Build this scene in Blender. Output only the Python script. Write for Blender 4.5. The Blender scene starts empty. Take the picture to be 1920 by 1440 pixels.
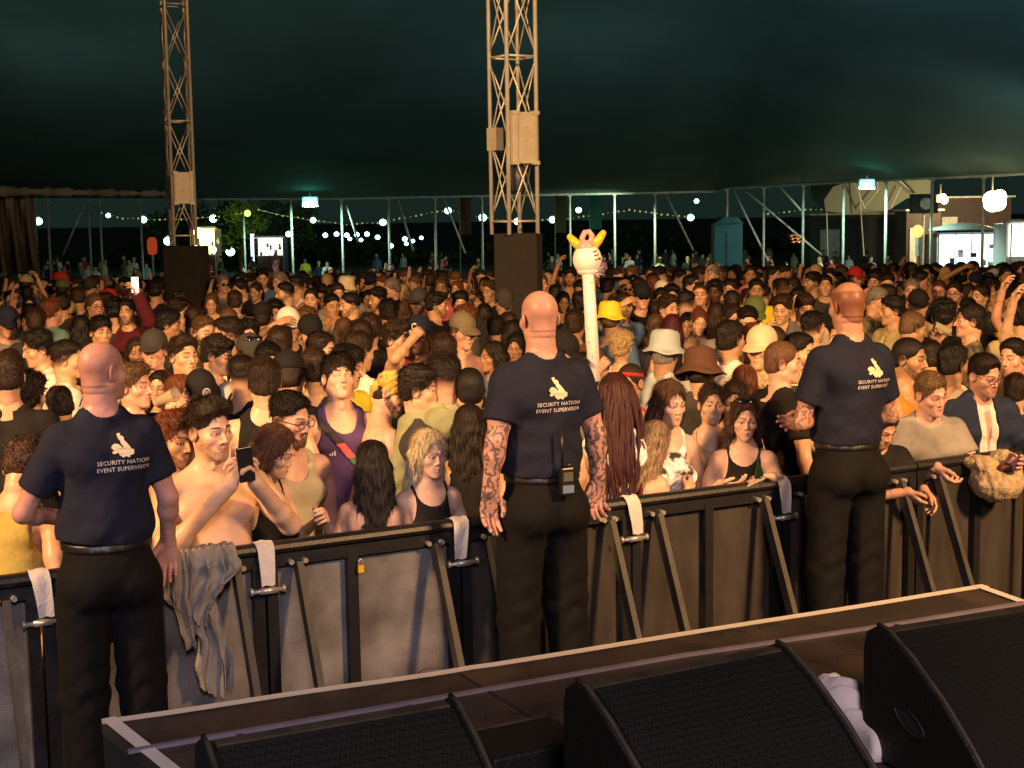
import bpy, math, random
import numpy as np
from mathutils import Vector, Matrix
random.seed(11)
RNG = np.random.default_rng(11)
SC = bpy.context.scene
COL = SC.collection
R = math.radians

# ---------------------------------------------------------------- camera
CAM_H = 2.5
FPX = 2700.0                                   # focal length in photo pixels (1920 wide)
PITCH = math.atan(320 / FPX)
ROLL = -0.0148
cam_d = bpy.data.cameras.new("camera")
cam = bpy.data.objects.new("camera", cam_d)
COL.objects.link(cam)
SC.camera = cam
cam_d.sensor_width = 36
cam_d.lens = FPX / 1920 * 36
cam_d.clip_start = 0.1
cam_d.clip_end = 900
cam.matrix_world = Matrix.Translation((0, 0, CAM_H)) @ Matrix.Rotation(math.pi / 2 - PITCH, 4, 'X') @ Matrix.Rotation(ROLL, 4, 'Z')
MW = cam.matrix_world.copy()
MWI = MW.inverted()

def ray(px, py):
    v = Vector(((px - 960) / FPX, -(py - 720) / FPX, -1.0))
    return (MW.to_3x3() @ v)

def at_z(px, py, z):
    d = ray(px, py)
    t = (z - CAM_H) / d.z
    return Vector((0, 0, CAM_H)) + d * t

def at_y(px, py, y):
    d = ray(px, py)
    return Vector((0, 0, CAM_H)) + d * (y / d.y)

def proj(p):
    q = MWI @ Vector(p)
    return 960 + FPX * q.x / -q.z, 720 - FPX * q.y / -q.z, -q.z

# ---------------------------------------------------------------- world, lights
w = bpy.data.worlds.new("World")
SC.world = w
w.use_nodes = True
bg = w.node_tree.nodes["Background"]
bg.inputs[0].default_value = (0.30, 0.62, 0.50, 1)
bg.inputs[1].default_value = 0.028
SC.view_settings.view_transform = 'Standard'
SC.view_settings.look = 'None'
SC.view_settings.exposure = 0
SC.view_settings.gamma = 1

def lamp(name, kind, loc, target, energy, color, size=0.5, cone=60, blend=0.5):
    l = bpy.data.lights.new(name, kind)
    l.energy = energy
    l.color = color
    if kind == 'SPOT':
        l.spot_size = R(cone); l.spot_blend = blend; l.shadow_soft_size = size
    elif kind == 'AREA':
        l.size = size
    else:
        l.shadow_soft_size = size
    o = bpy.data.objects.new(name, l)
    COL.objects.link(o)
    o.location = loc
    o.rotation_euler = (Vector(target) - Vector(loc)).to_track_quat('-Z', 'Y').to_euler()
    return o

# the stage rig: warm washes from both sides over the crowd, a weak violet wash on the pit
lamp("stage_wash_light", 'SPOT', (-7.0, 1.0, 6.2), (-0.4, 10.4, 1.6), 9700, (1.0, 0.525, 0.205), 0.6, 58, 0.85)
lamp("stage_wash_light", 'SPOT', (6.8, 0.5, 6.6), (0.5, 10.2, 1.6), 8500, (1.0, 0.525, 0.21), 0.6, 58, 0.85)
lamp("stage_violet_light", 'SPOT', (0.6, -2.0, 4.6), (0.0, 5.4, 1.1), 820, (0.92, 0.66, 0.74), 0.5, 62, 0.7)
lamp("stage_blue_light", 'SPOT', (-2.2, -1.0, 3.4), (-1.5, 6.0, 0.7), 330, (0.66, 0.72, 1.0), 0.4, 34, 0.7)
lamp("deck_light", 'SPOT', (0.8, -1.5, 5.0), (0.5, 4.4, 1.0), 110, (1.0, 0.86, 0.70), 0.5, 44, 0.8)
for _x, _c in ((-18, (0.80, 1.0, 0.82)), (-9, (0.76, 1.0, 0.82)), (0, (0.68, 1.0, 0.92)), (9, (0.50, 0.90, 1.0)), (18, (0.40, 0.80, 1.0))):  # unseen uplights, added only to lift the roof canvas
    lamp("added_roof_fill", 'SPOT', (_x, 33, 4.2), (_x * 1.02, 47, 13.5), 520, _c, 1.5, 150, 1.0)

for _x in (-14, 2, 16):  # second unseen row, added to even out the roof's brightness
    lamp("added_roof_edge_fill", 'SPOT', (_x, 44, 2.9), (_x, 54, 9.5), 120, (0.70, 1.0, 0.90), 1.2, 150, 1.0)

# ---------------------------------------------------------------- object helpers
def tag(o, label=None, cat=None, group=None, kind=None):
    if label: o["label"] = label
    if cat: o["category"] = cat
    if group: o["group"] = group
    if kind: o["kind"] = kind
    return o

def link(name, data, parent=None, mat=None, color=None):
    o = bpy.data.objects.new(name, data)
    COL.objects.link(o)
    if parent is not None: o.parent = parent
    if mat is not None and data is not None and len(data.materials) == 0: data.materials.append(mat)
    if color is not None: o.color = (color[0], color[1], color[2], 1)
    return o

def mesh_np(name, V, F, col=None, smooth=True):
    """V (n,3); F (m,k) array of equal-size faces or a list of such arrays"""
    me = bpy.data.meshes.new(name)
    Fs = F if isinstance(F, list) else [F]
    Fs = [np.asarray(f, dtype=np.int32) for f in Fs if len(f)]
    V = np.asarray(V, dtype=np.float32)
    me.vertices.add(len(V))
    me.vertices.foreach_set("co", V.ravel())
    nl = sum(f.size for f in Fs); nf = sum(len(f) for f in Fs)
    me.loops.add(nl)
    me.loops.foreach_set("vertex_index", np.concatenate([f.ravel() for f in Fs]))
    me.polygons.add(nf)
    tot = np.concatenate([np.full(len(f), f.shape[1], dtype=np.int32) for f in Fs])
    st = np.concatenate([[0], np.cumsum(tot)[:-1]]).astype(np.int32)
    me.polygons.foreach_set("loop_start", st)
    me.polygons.foreach_set("loop_total", tot)
    me.polygons.foreach_set("use_smooth", np.full(nf, smooth, dtype=bool))
    me.update(calc_edges=True)
    if col is not None:
        a = me.color_attributes.new("Col", 'FLOAT_COLOR', 'POINT')
        a.data.foreach_set("color", np.asarray(col, dtype=np.float32).ravel())
    me.validate()
    return me

class MB:
    """collects simple shapes into one mesh (flat shaded unless smooth)"""
    def __init__(s): s.v = []; s.f = []
    def add(s, vs, fs):
        b = len(s.v)
        s.v += [tuple(p) for p in vs]
        s.f += [tuple(i + b for i in f) for f in fs]
        return s
    def box(s, c, size, M=None):
        x, y, z = [k / 2 for k in size]
        vs = [Vector((i * x, j * y, k * z)) for i in (-1, 1) for j in (-1, 1) for k in (-1, 1)]
        if M is not None: vs = [M @ v for v in vs]
        vs = [v + Vector(c) for v in vs]
        return s.add(vs, [(0, 1, 3, 2), (4, 6, 7, 5), (0, 4, 5, 1), (2, 3, 7, 6), (0, 2, 6, 4), (1, 5, 7, 3)])
    def bar(s, a, b, wx, wy=None, up=(0, 0, 1)):
        a = Vector(a); b = Vector(b); wy = wy or wx
        d = (b - a).normalized()
        u = Vector(up)
        if abs(d.dot(u)) > 0.98: u = Vector((1, 0, 0))
        x = d.cross(u).normalized(); y = x.cross(d)
        vs = []
        for p in (a, b):
            for i, j in ((-1, -1), (1, -1), (1, 1), (-1, 1)):
                vs.append(p + x * (i * wx / 2) + y * (j * wy / 2))
        return s.add(vs, [(3, 2, 1, 0), (4, 5, 6, 7), (0, 1, 5, 4), (1, 2, 6, 5), (2, 3, 7, 6), (3, 0, 4, 7)])
    def tube(s, pts, r, n=8, caps=True):
        pts = [Vector(p) for p in pts]
        rr = r if isinstance(r, (list, tuple)) else [r] * len(pts)
        vs = []; fs = []
        ref = None
        for i, p in enumerate(pts):
            d = (pts[min(i + 1, len(pts) - 1)] - pts[max(i - 1, 0)]).normalized()
            if ref is None:
                ref = Vector((0, 0, 1)) if abs(d.z) < 0.9 else Vector((1, 0, 0))
            x = d.cross(ref).normalized(); y = x.cross(d); ref = y
            for k in range(n):
                a = 2 * math.pi * k / n
                vs.append(p + (x * math.cos(a) + y * math.sin(a)) * rr[i])
        for i in range(len(pts) - 1):
            for k in range(n):
                fs.append((i * n + k, i * n + (k + 1) % n, (i + 1) * n + (k + 1) % n, (i + 1) * n + k))
        if caps:
            fs.append(tuple(range(n))[::-1]); fs.append(tuple((len(pts) - 1) * n + k for k in range(n)))
        return s.add(vs, fs)
    def lathe(s, prof, n=20, c=(0, 0, 0), M=None, wob=None):
        vs = []; fs = []
        for i, (r, z) in enumerate(prof):
            for k in range(n):
                a = 2 * math.pi * k / n
                dz = wob(a, i) if wob else 0
                v = Vector((r * math.cos(a), r * math.sin(a), z + dz))
                if M is not None: v = M @ v
                vs.append(v + Vector(c))
        for i in range(len(prof) - 1):
            for k in range(n):
                fs.append((i * n + k, i * n + (k + 1) % n, (i + 1) * n + (k + 1) % n, (i + 1) * n + k))
        if prof[0][0] > 1e-4: fs.append(tuple(range(n))[::-1])
        if prof[-1][0] > 1e-4: fs.append(tuple((len(prof) - 1) * n + k for k in range(n)))
        return s.add(vs, fs)
    def ball(s, c, r, n=12, m=8):
        r = r if isinstance(r, (list, tuple)) else (r, r, r)
        pr = [(max(1e-5, math.sin(math.pi * i / m)), -math.cos(math.pi * i / m)) for i in range(m + 1)]
        return s.lathe(pr, n, c, Matrix.Diagonal(r))
    def poly(s, pts, fs=None):
        return s.add(pts, [tuple(range(len(pts)))] if fs is None else fs)
    def mesh(s, name, smooth=False):
        me = bpy.data.meshes.new(name)
        me.from_pydata(s.v, [], s.f)
        if smooth:
            me.polygons.foreach_set("use_smooth", [True] * len(me.polygons))
        me.update(); me.validate()
        return me
    def build(s, name, mat, parent=None, smooth=False, color=None):
        return link(name, s.mesh(name, smooth), parent, mat, color)

def empty(name, loc, rz=0.0):
    o = bpy.data.objects.new(name, None)
    o.empty_display_size = 0.2
    COL.objects.link(o)
    o.location = loc; o.rotation_euler = (0, 0, rz)
    return o

# ---------------------------------------------------------------- materials
def mat_new(name):
    m = bpy.data.materials.new(name); m.use_nodes = True
    nt = m.node_tree
    return m, nt, nt.nodes["Principled BSDF"]

def mat(name, color, rough=0.6, metal=0.0, noise=0.0, nscale=8.0, bump=0.0, bscale=60.0, objcol=False, dark=None, stretch=None, spec=None, emit=None, estr=0.0, tint2=None):
    m, nt, b = mat_new(name)
    N = nt.nodes; L = nt.links
    b.inputs["Roughness"].default_value = rough
    b.inputs["Metallic"].default_value = metal
    if spec is not None: b.inputs["Specular IOR Level"].default_value = spec
    tc = N.new("ShaderNodeTexCoord")
    src = tc.outputs["Object"]
    if stretch:
        mp = N.new("ShaderNodeMapping"); mp.inputs["Scale"].default_value = stretch
        L.new(src, mp.inputs["Vector"]); src = mp.outputs["Vector"]
    if objcol:
        oi = N.new("ShaderNodeObjectInfo"); cs = oi.outputs["Color"]
    else:
        rgb = N.new("ShaderNodeRGB"); rgb.outputs[0].default_value = (*color, 1); cs = rgb.outputs[0]
    if noise > 0:
        nz = N.new("ShaderNodeTexNoise"); nz.inputs["Scale"].default_value = nscale; nz.inputs["Detail"].default_value = 6
        L.new(src, nz.inputs["Vector"])
        mr = N.new("ShaderNodeMapRange")
        mr.inputs[1].default_value = 0.3; mr.inputs[2].default_value = 0.7
        mr.inputs[3].default_value = 1 - noise; mr.inputs[4].default_value = 1 + noise * 0.6
        L.new(nz.outputs["Fac"], mr.inputs[0])
        mx = N.new("ShaderNodeMix"); mx.data_type = 'RGBA'; mx.blend_type = 'MULTIPLY'; mx.inputs["Factor"].default_value = 1
        L.new(cs, mx.inputs["A"]); L.new(mr.outputs[0], mx.inputs["B"])
        cs = mx.outputs["Result"]
        if tint2:
            mx2 = N.new("ShaderNodeMix"); mx2.data_type = 'RGBA'
            cr = N.new("ShaderNodeMapRange"); cr.inputs[1].default_value = 0.52; cr.inputs[2].default_value = 0.62
            nz2 = N.new("ShaderNodeTexNoise"); nz2.inputs["Scale"].default_value = nscale * 0.6; nz2.inputs["Detail"].default_value = 8
            L.new(src, nz2.inputs["Vector"]); L.new(nz2.outputs["Fac"], cr.inputs[0])
            L.new(cr.outputs[0], mx2.inputs["Factor"]); L.new(cs, mx2.inputs["A"]); mx2.inputs["B"].default_value = (*tint2, 1)
            cs = mx2.outputs["Result"]
    L.new(cs, b.inputs["Base Color"])
    if bump > 0:
        bz = N.new("ShaderNodeTexNoise"); bz.inputs["Scale"].default_value = bscale; bz.inputs["Detail"].default_value = 3
        L.new(src, bz.inputs["Vector"])
        bp = N.new("ShaderNodeBump"); bp.inputs["Strength"].default_value = bump; bp.inputs["Distance"].default_value = 0.01
        L.new(bz.outputs["Fac"], bp.inputs["Height"]); L.new(bp.outputs["Normal"], b.inputs["Normal"])
    if emit:
        b.inputs["Emission Color"].default_value = (*emit, 1); b.inputs["Emission Strength"].default_value = estr
    return m

def skin_material():
    m, nt, b = mat_new("skin"); N = nt.nodes; L = nt.links
    at = N.new("ShaderNodeAttribute"); at.attribute_name = "Col"
    oi = N.new("ShaderNodeObjectInfo")
    mx = N.new("ShaderNodeMix"); mx.data_type = 'RGBA'; mx.blend_type = 'MULTIPLY'; mx.inputs["Factor"].default_value = 1
    L.new(at.outputs["Color"], mx.inputs["A"]); L.new(oi.outputs["Color"], mx.inputs["B"])
    # blotches
    tc = N.new("ShaderNodeTexCoord")
    nz = N.new("ShaderNodeTexNoise"); nz.inputs["Scale"].default_value = 22; nz.inputs["Detail"].default_value = 5
    L.new(tc.outputs["Object"], nz.inputs["Vector"])
    mr = N.new("ShaderNodeMapRange"); mr.inputs[1].default_value = 0.3; mr.inputs[2].default_value = 0.7; mr.inputs[3].default_value = 0.86; mr.inputs[4].default_value = 1.08
    L.new(nz.outputs["Fac"], mr.inputs[0])
    m2 = N.new("ShaderNodeMix"); m2.data_type = 'RGBA'; m2.blend_type = 'MULTIPLY'; m2.inputs["Factor"].default_value = 1
    L.new(mx.outputs["Result"], m2.inputs["A"]); L.new(mr.outputs[0], m2.inputs["B"])
    # tattoo ink where the attribute alpha drops below one
    wv = N.new("ShaderNodeTexWave"); wv.inputs["Scale"].default_value = 9; wv.inputs["Distortion"].default_value = 14; wv.inputs["Detail"].default_value = 3; wv.inputs["Detail Scale"].default_value = 2.2
    L.new(tc.outputs["Object"], wv.inputs["Vector"])
    wn = N.new("ShaderNodeTexNoise"); wn.inputs["Scale"].default_value = 11; wn.inputs["Detail"].default_value = 3; L.new(tc.outputs["Object"], wn.inputs["Vector"])
    wm = N.new("ShaderNodeMath"); wm.operation = 'MULTIPLY_ADD'; L.new(wn.outputs["Fac"], wm.inputs[0]); wm.inputs[1].default_value = 1.1; wm.inputs[2].default_value = -0.5
    wa = N.new("ShaderNodeMath"); wa.operation = 'ADD'; L.new(wv.outputs["Fac"], wa.inputs[0]); L.new(wm.outputs[0], wa.inputs[1])
    th = N.new("ShaderNodeMapRange"); th.inputs[1].default_value = 0.34; th.inputs[2].default_value = 0.58; th.inputs[3].default_value = 1; th.inputs[4].default_value = 0
    L.new(wa.outputs[0], th.inputs[0])
    iv = N.new("ShaderNodeMath"); iv.operation = 'SUBTRACT'; iv.inputs[0].default_value = 1; L.new(at.outputs["Alpha"], iv.inputs[1])
    ml = N.new("ShaderNodeMath"); ml.operation = 'MULTIPLY'; L.new(iv.outputs[0], ml.inputs[0]); L.new(th.outputs[0], ml.inputs[1])
    m3 = N.new("ShaderNodeMix"); m3.data_type = 'RGBA'; m3.inputs["B"].default_value = (0.085, 0.075, 0.08, 1)
    L.new(ml.outputs[0], m3.inputs["Factor"]); L.new(m2.outputs["Result"], m3.inputs["A"])
    L.new(m3.outputs["Result"], b.inputs["Base Color"])
    b.inputs["Roughness"].default_value = 0.44
    b.inputs["Specular IOR Level"].default_value = 0.4
    b.inputs["Subsurface Weight"].default_value = 0.0
    bz = N.new("ShaderNodeTexNoise"); bz.inputs["Scale"].default_value = 170; bz.inputs["Detail"].default_value = 2
    L.new(tc.outputs["Object"], bz.inputs["Vector"])
    bp = N.new("ShaderNodeBump"); bp.inputs["Strength"].default_value = 0.12; bp.inputs["Distance"].default_value = 0.004
    L.new(bz.outputs["Fac"], bp.inputs["Height"]); L.new(bp.outputs["Normal"], b.inputs["Normal"])
    return m

def hair_material():
    m, nt, b = mat_new("hair"); N = nt.nodes; L = nt.links
    oi = N.new("ShaderNodeObjectInfo"); tc = N.new("ShaderNodeTexCoord")
    mp = N.new("ShaderNodeMapping"); mp.inputs["Scale"].default_value = (380, 200, 46)
    L.new(tc.outputs["Object"], mp.inputs["Vector"])
    nz = N.new("ShaderNodeTexNoise"); nz.inputs["Scale"].default_value = 0.42; nz.inputs["Detail"].default_value = 7; nz.inputs["Roughness"].default_value = 0.7; nz.inputs["Distortion"].default_value = 0.9
    L.new(mp.outputs["Vector"], nz.inputs["Vector"])
    mr = N.new("ShaderNodeMapRange"); mr.inputs[1].default_value = 0.32; mr.inputs[2].default_value = 0.68; mr.inputs[3].default_value = 0.25; mr.inputs[4].default_value = 1.6
    L.new(nz.outputs["Fac"], mr.inputs[0])
    mx = N.new("ShaderNodeMix"); mx.data_type = 'RGBA'; mx.blend_type = 'MULTIPLY'; mx.inputs["Factor"].default_value = 1
    L.new(oi.outputs["Color"], mx.inputs["A"]); L.new(mr.outputs[0], mx.inputs["B"])
    L.new(mx.outputs["Result"], b.inputs["Base Color"])
    b.inputs["Roughness"].default_value = 0.5; b.inputs["Specular IOR Level"].default_value = 0.35
    bp = N.new("ShaderNodeBump"); bp.inputs["Strength"].default_value = 0.75; bp.inputs["Distance"].default_value = 0.008
    L.new(nz.outputs["Fac"], bp.inputs["Height"]); L.new(bp.outputs["Normal"], b.inputs["Normal"])
    return m

SKIN = skin_material()
HAIR = hair_material()
CLOTH = mat("cloth", (1, 1, 1), 0.85, noise=0.14, nscale=14, bump=0.55, bscale=22, objcol=True, spec=0.2)
KNIT = CLOTH
CAMO = mat("patterned_cloth", (1, 1, 1), 0.85, noise=0.5, nscale=26, bump=0.4, bscale=25, objcol=True, spec=0.2, tint2=(0.05, 0.045, 0.04))
FLORAL = mat("printed_cloth", (0.62, 0.42, 0.08), 0.75, noise=0.45, nscale=26, bump=0.4, bscale=25, spec=0.2, tint2=(0.10, 0.06, 0.09))
LENS = mat("dark_lens", (0.01, 0.01, 0.012), 0.08, spec=0.7)
PLASTIC = mat("hard_plastic", (1, 1, 1), 0.35, objcol=True, spec=0.5, noise=0.08)
# ================================================================= signed-distance shapes and meshing
f32 = np.float32
def A3(*a): return np.array(a, dtype=f32)
def cap(P, a, b, ra, rb):
    a = np.asarray(a, f32); b = np.asarray(b, f32)
    ab = b - a
    t = np.clip(((P - a) @ ab) / max(float(ab @ ab), 1e-9), 0, 1)
    return np.linalg.norm(P - a - t[:, None] * ab, axis=1) - (ra + (rb - ra) * t)
def ell(P, c, r):
    q = (P - np.asarray(c, f32)); r = np.asarray(r, f32)
    k0 = np.linalg.norm(q / r, axis=1); k1 = np.linalg.norm(q / (r * r), axis=1)
    return k0 * (k0 - 1) / np.maximum(k1, 1e-6)
def smin(a, b, k):
    h = np.clip(0.5 + 0.5 * (b - a) / k, 0, 1)
    return b * (1 - h) + a * h - k * h * (1 - h)
def smax(a, b, k): return -smin(-a, -b, k)
def wob(P, f, seed=0, n=4):
    r = np.random.default_rng(seed)
    o = np.zeros(len(P), f32)
    for i in range(n):
        d = r.normal(size=3); d /= np.linalg.norm(d)
        d2 = r.normal(size=3); d2 /= np.linalg.norm(d2)
        o += np.sin((P @ d.astype(f32)) * f * (0.7 + 0.6 * r.random()) + 1.6 * np.sin((P @ d2.astype(f32)) * f * 0.6 + r.random() * 6) + r.random() * 6)
    return o / n

def surfnet(fn, lo, hi, res):
    ax = [np.arange(lo[i], hi[i] + res, res, dtype=f32) for i in range(3)]
    nx, ny, nz = [len(a) for a in ax]
    X, Y, Z = np.meshgrid(*ax, indexing='ij')
    P = np.stack([X.ravel(), Y.ravel(), Z.ravel()], 1)
    F = fn(P).reshape(nx, ny, nz)
    ins = F < 0
    c = [ins[i:nx - 1 + i, j:ny - 1 + j, k:nz - 1 + k] for i in (0, 1) for j in (0, 1) for k in (0, 1)]
    s = sum(x.astype(np.int8) for x in c)
    act = (s > 0) & (s < 8)
    idx = -np.ones(act.shape, np.int32)
    ci = np.argwhere(act)
    n = len(ci)
    if n == 0: return np.zeros((0, 3)), np.zeros((0, 4), np.int32)
    idx[act] = np.arange(n)
    acc = np.zeros((n, 3), f32); cnt = np.zeros(n, f32)
    for axis in range(3):
        o1, o2 = [a for a in range(3) if a != axis]
        for u in (0, 1):
            for v in (0, 1):
                a = ci.copy(); a[:, o1] += u; a[:, o2] += v
                b = a.copy(); b[:, axis] += 1
                fa = F[a[:, 0], a[:, 1], a[:, 2]]; fb = F[b[:, 0], b[:, 1], b[:, 2]]
                m = (fa < 0) != (fb < 0)
                t = np.where(m, fa / np.where(m, fa - fb, 1), 0)
                p = (a - ci).astype(f32); p[:, axis] += t
                acc[m] += p[m]; cnt[m] += 1
    V = (ci + acc / np.maximum(cnt, 1)[:, None]) * res + np.array([a[0] for a in ax], f32)
    quads = []
    for axis in range(3):
        o1, o2 = [(1, 2), (2, 0), (0, 1)][axis]
        sl1 = [slice(None)] * 3; sl2 = [slice(None)] * 3
        sl1[axis] = slice(0, -1); sl2[axis] = slice(1, None)
        ch = ins[tuple(sl1)] != ins[tuple(sl2)]
        e = np.argwhere(ch)
        e = e[(e[:, o1] > 0) & (e[:, o2] > 0) & (e[:, o1] < idx.shape[o1]) & (e[:, o2] < idx.shape[o2])]
        if not len(e): continue
        up = ins[e[:, 0], e[:, 1], e[:, 2]]
        q = []
        for du, dv in ((-1, -1), (0, -1), (0, 0), (-1, 0)):
            g = e.copy(); g[:, o1] += du; g[:, o2] += dv
            q.append(idx[g[:, 0], g[:, 1], g[:, 2]])
        q = np.stack(q, 1)
        q[~up] = q[~up][:, ::-1]
        quads.append(q)
    Q = np.concatenate(quads)
    Q = Q[(Q >= 0).all(1)]
    return V, Q

def relax(V, Q, it=1, k=0.5):
    for _ in range(it):
        s = np.zeros_like(V); c = np.zeros(len(V), f32)
        for a, b in ((0, 1), (1, 2), (2, 3), (3, 0)):
            np.add.at(s, Q[:, a], V[Q[:, b]]); np.add.at(s, Q[:, b], V[Q[:, a]])
            np.add.at(c, Q[:, a], 1); np.add.at(c, Q[:, b], 1)
        V = V + k * (s / np.maximum(c, 1)[:, None] - V)
    return V

def join(chunks):
    Vs, Qs, Cs = [], [], []; b = 0
    for V, Q, C in chunks:
        Vs.append(V); Qs.append(Q + b); Cs.append(C); b += len(V)
    return np.concatenate(Vs), np.concatenate(Qs), np.concatenate(Cs)

# ---------------------------------------------------------------- head
def head_sdf(Q, hp):
    fem = hp.get('fem', 0); w = hp.get('w', 1.0) * (.97 if fem else 1); jaw = hp.get('jaw', 1.0) * (.82 if fem else 1); ns = hp.get('nose', 1.0) * (.86 if fem else 1)
    x = np.abs(Q[:, 0]); S = np.stack([x, Q[:, 1], Q[:, 2]], 1)     # mirrored
    d = ell(Q, (0, .014, .036), (.074 * w, .094, .086))
    d = smin(d, ell(Q, (0, -.03, -.02), (.059 * w, .060, .082)), .02)
    d = smin(d, ell(Q, (0, .03, -.045), (.055 * w, .06, .06)), .03)
    d = smin(d, cap(S, (.046 * jaw, .0, -.060), (.015 * jaw, -.066, -.097), .019, .016), .035)
    d = smin(d, ell(Q, (0, -.078, -.100), (.020 * jaw, .017, .015 if fem else .018)), .018)
    d = smin(d, ell(S, (.045 * w, -.052, -.022), (.020, .022, .018)), .03)
    d = smin(d, cap(S, (.010, -.084, .024), (.042, -.072, .022), .010 if fem else .0125, .009), .012)
    d = smax(d, -ell(S, (.031, -.099, .003), (.019, .016, .013)), .010)
    d = smin(d, ell(S, (.031, -.073, .003), (.0135, .0125, .0125)), .002)
    d = smin(d, cap(S, (.016, -.083, .016), (.046, -.070, .010), .0045, .003), .006)       # upper lid fold
    d = smin(d, cap(Q, (0, -.086, .014), (0, -.104 * (0.6 + ns * .4), -.027), .0065, .0095 * ns), .008)
    d = smin(d, ell(S, (.0115, -.091, -.032), (.0075, .010, .0065)), .005)
    d = smax(d, -ell(S, (.007, -.103, -.040), (.0035, .005, .003)), .002)
    lips = .0062 if not fem else .0078
    d = smin(d, ell(Q, (0, -.075, -.064), (.032, .015, .026)), .022)
    d = smin(d, cap(S, (.0, -.0940, -.0565), (.025, -.082, -.0590), lips * .8, .003), .004)
    d = smin(d, cap(S, (.0, -.0930, -.0675), (.022, -.082, -.0645), lips, .003), .004)
    d = smax(d, -cap(S, (0, -.1010, -.0620), (.025, -.088, -.0618), .0026, .0016), .002)
    if hp.get('smile'):
        d = smax(d, -ell(Q, (0, -.104, -.064), (.020, .010, .0045)), .002)
    ear = np.stack([S[:, 0] - .30 * (S[:, 1] - .006), S[:, 1], S[:, 2]], 1)
    if hp.get('crease'):
        bk = np.clip((Q[:, 1] - .01) / .03, 0, 1)
        for z0, a_ in ((-.062, .0030), (-.088, .0042), (-.112, .0030)): d = d + bk * a_ * (np.exp(-((Q[:, 2] - z0 - .10 * Q[:, 0] ** 2 / .1) / .0032) ** 2) - .6 * np.exp(-((Q[:, 2] - z0 - .010) / .008) ** 2))
    d = smin(d, ell(ear, (.0765 * w, .013, -.004), (.0075, .021, .034)), .006)
    d = smax(d, -ell(ear, (.0845 * w, .010, -.001), (.0065, .012, .021)), .003)
    return d

def head_color(Q, hp):
    n = len(Q); C = np.ones((n, 4), f32)
    x = np.abs(Q[:, 0]); y = Q[:, 1]; z = Q[:, 2]
    S = np.stack([x, y, z], 1)
    def blend(m, c):
        m = np.clip(m, 0, 1)[:, None]
        C[:, :3] = C[:, :3] * (1 - m) + np.array(c, f32) * m
    C[:, :3] *= np.array([1, .97, .95], f32) ** (0.6 * np.exp(-((x - .045) ** 2 + (y + .06) ** 2 + (z + .03) ** 2) / .0006))[:, None]
    rosy = np.exp(-(((x - .042) / .02) ** 2 + ((z + .028) / .02) ** 2)) * (y < -.03)
    blend(rosy * .35, (1.02, .80, .76))
    blend(np.exp(-((x / .016) ** 2 + ((z + .03) / .014) ** 2)) * (y < -.09) * .35, (1.0, .78, .74))
    bd = hp.get('beard', 0)
    if bd:
        jl = smin(cap(S, (.062, .0, -.035), (.018, -.075, -.098), .022, .026), ell(S, (0, -.088, -.05), (.028, .03, .012)), .01)
        jl = np.minimum(jl, ell(S, (0, -.085, -.092), (.03, .03, .03)))
        m = np.clip(1 - jl / .006, 0, 1) * (0.75 + 0.35 * wob(Q, 420, 5))
        m *= (S[:, 1] < .02)
        blend(m * bd, hp.get('beardcol', (.10, .06, .04)))
    lc = cap(S, (.0, -.0945, -.0565), (.026, -.082, -.0595), .0058, .002)
    lc = np.minimum(lc, cap(S, (.0, -.0935, -.0675), (.023, -.082, -.0640), .0075 if hp.get('fem') else .0062, .002))
    blend(np.clip(-lc / .002 + .4, 0, 1) * (y < -.08) * .85, (.72, .40, .38) if hp.get('fem') else (.78, .52, .47))
    if hp.get('smile'):
        blend((ell(Q, (0, -.094, -.0630), (.022, .016, .0062)) < 0.001) * 1.0, (1.5, 1.55, 1.6))
    else:
        ml = cap(S, (0, -.0965, -.0620), (.023, -.086, -.0615), .0030, .0012)
        blend((ml < .0012) * .6, (.35, .16, .14))
    front = y < -.055
    eb = cap(S, (.013, -.09, .0265), (.030, -.088, .0330), .0042, .0042)
    eb = np.minimum(eb, cap(S, (.030, -.088, .0330), (.047, -.07, .0270), .0042, .0025))
    th = .0 if hp.get('fem') else .0012
    blend(np.clip((th - eb) / .003 + .8, 0, 1) * front * .95, hp.get('browcol', (.12, .07, .05)))
    ex = (x - .031) / .0150; ez = (z - .0022) / .0050
    eye = (ex ** 2 + ez ** 2) < 1
    eye &= (y < -.06)
    if not hp.get('closed'):
        blend(eye * 1.0, (1.15, 1.2, 1.28))
        gx = hp.get('gaze', 0.0)
        ir = ((Q[:, 0] - np.sign(Q[:, 0]) * .031 - gx) ** 2 + (z - .0028) ** 2) < .0052 ** 2
        blend(ir & eye, hp.get('iris', (.12, .09, .07)))
    ll = np.abs(ex ** 2 + ez ** 2 - 1.15) < .42
    ll &= (z > -.0015) & front
    blend(ll * .95, (.10, .055, .045))
    llb = (np.abs(ex ** 2 + ez ** 2 - 1.2) < .35) & (z <= -.0015) & front
    blend(llb * .3, (.45, .3, .25))
    sc = hp.get('scalp', 0)
    if sc:
        m = np.clip((0.74 * (-y - .075) + 0.67 * (-(z - .07))) * -90, 0, 1) * np.clip((.63 * y + .78 * z + .03) * 60, 0, 1)
        top = np.clip(1 - (z - .06) / .03, .25, 1) if hp.get('balding') else 1
        if not hp.get('balding'): m = m * np.clip((z + .25 * y + .045) / .055, 0, 1) ** .7
        blend(m * sc * top, hp.get('scalpcol', (.30, .2, .15)))
    return C

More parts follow.
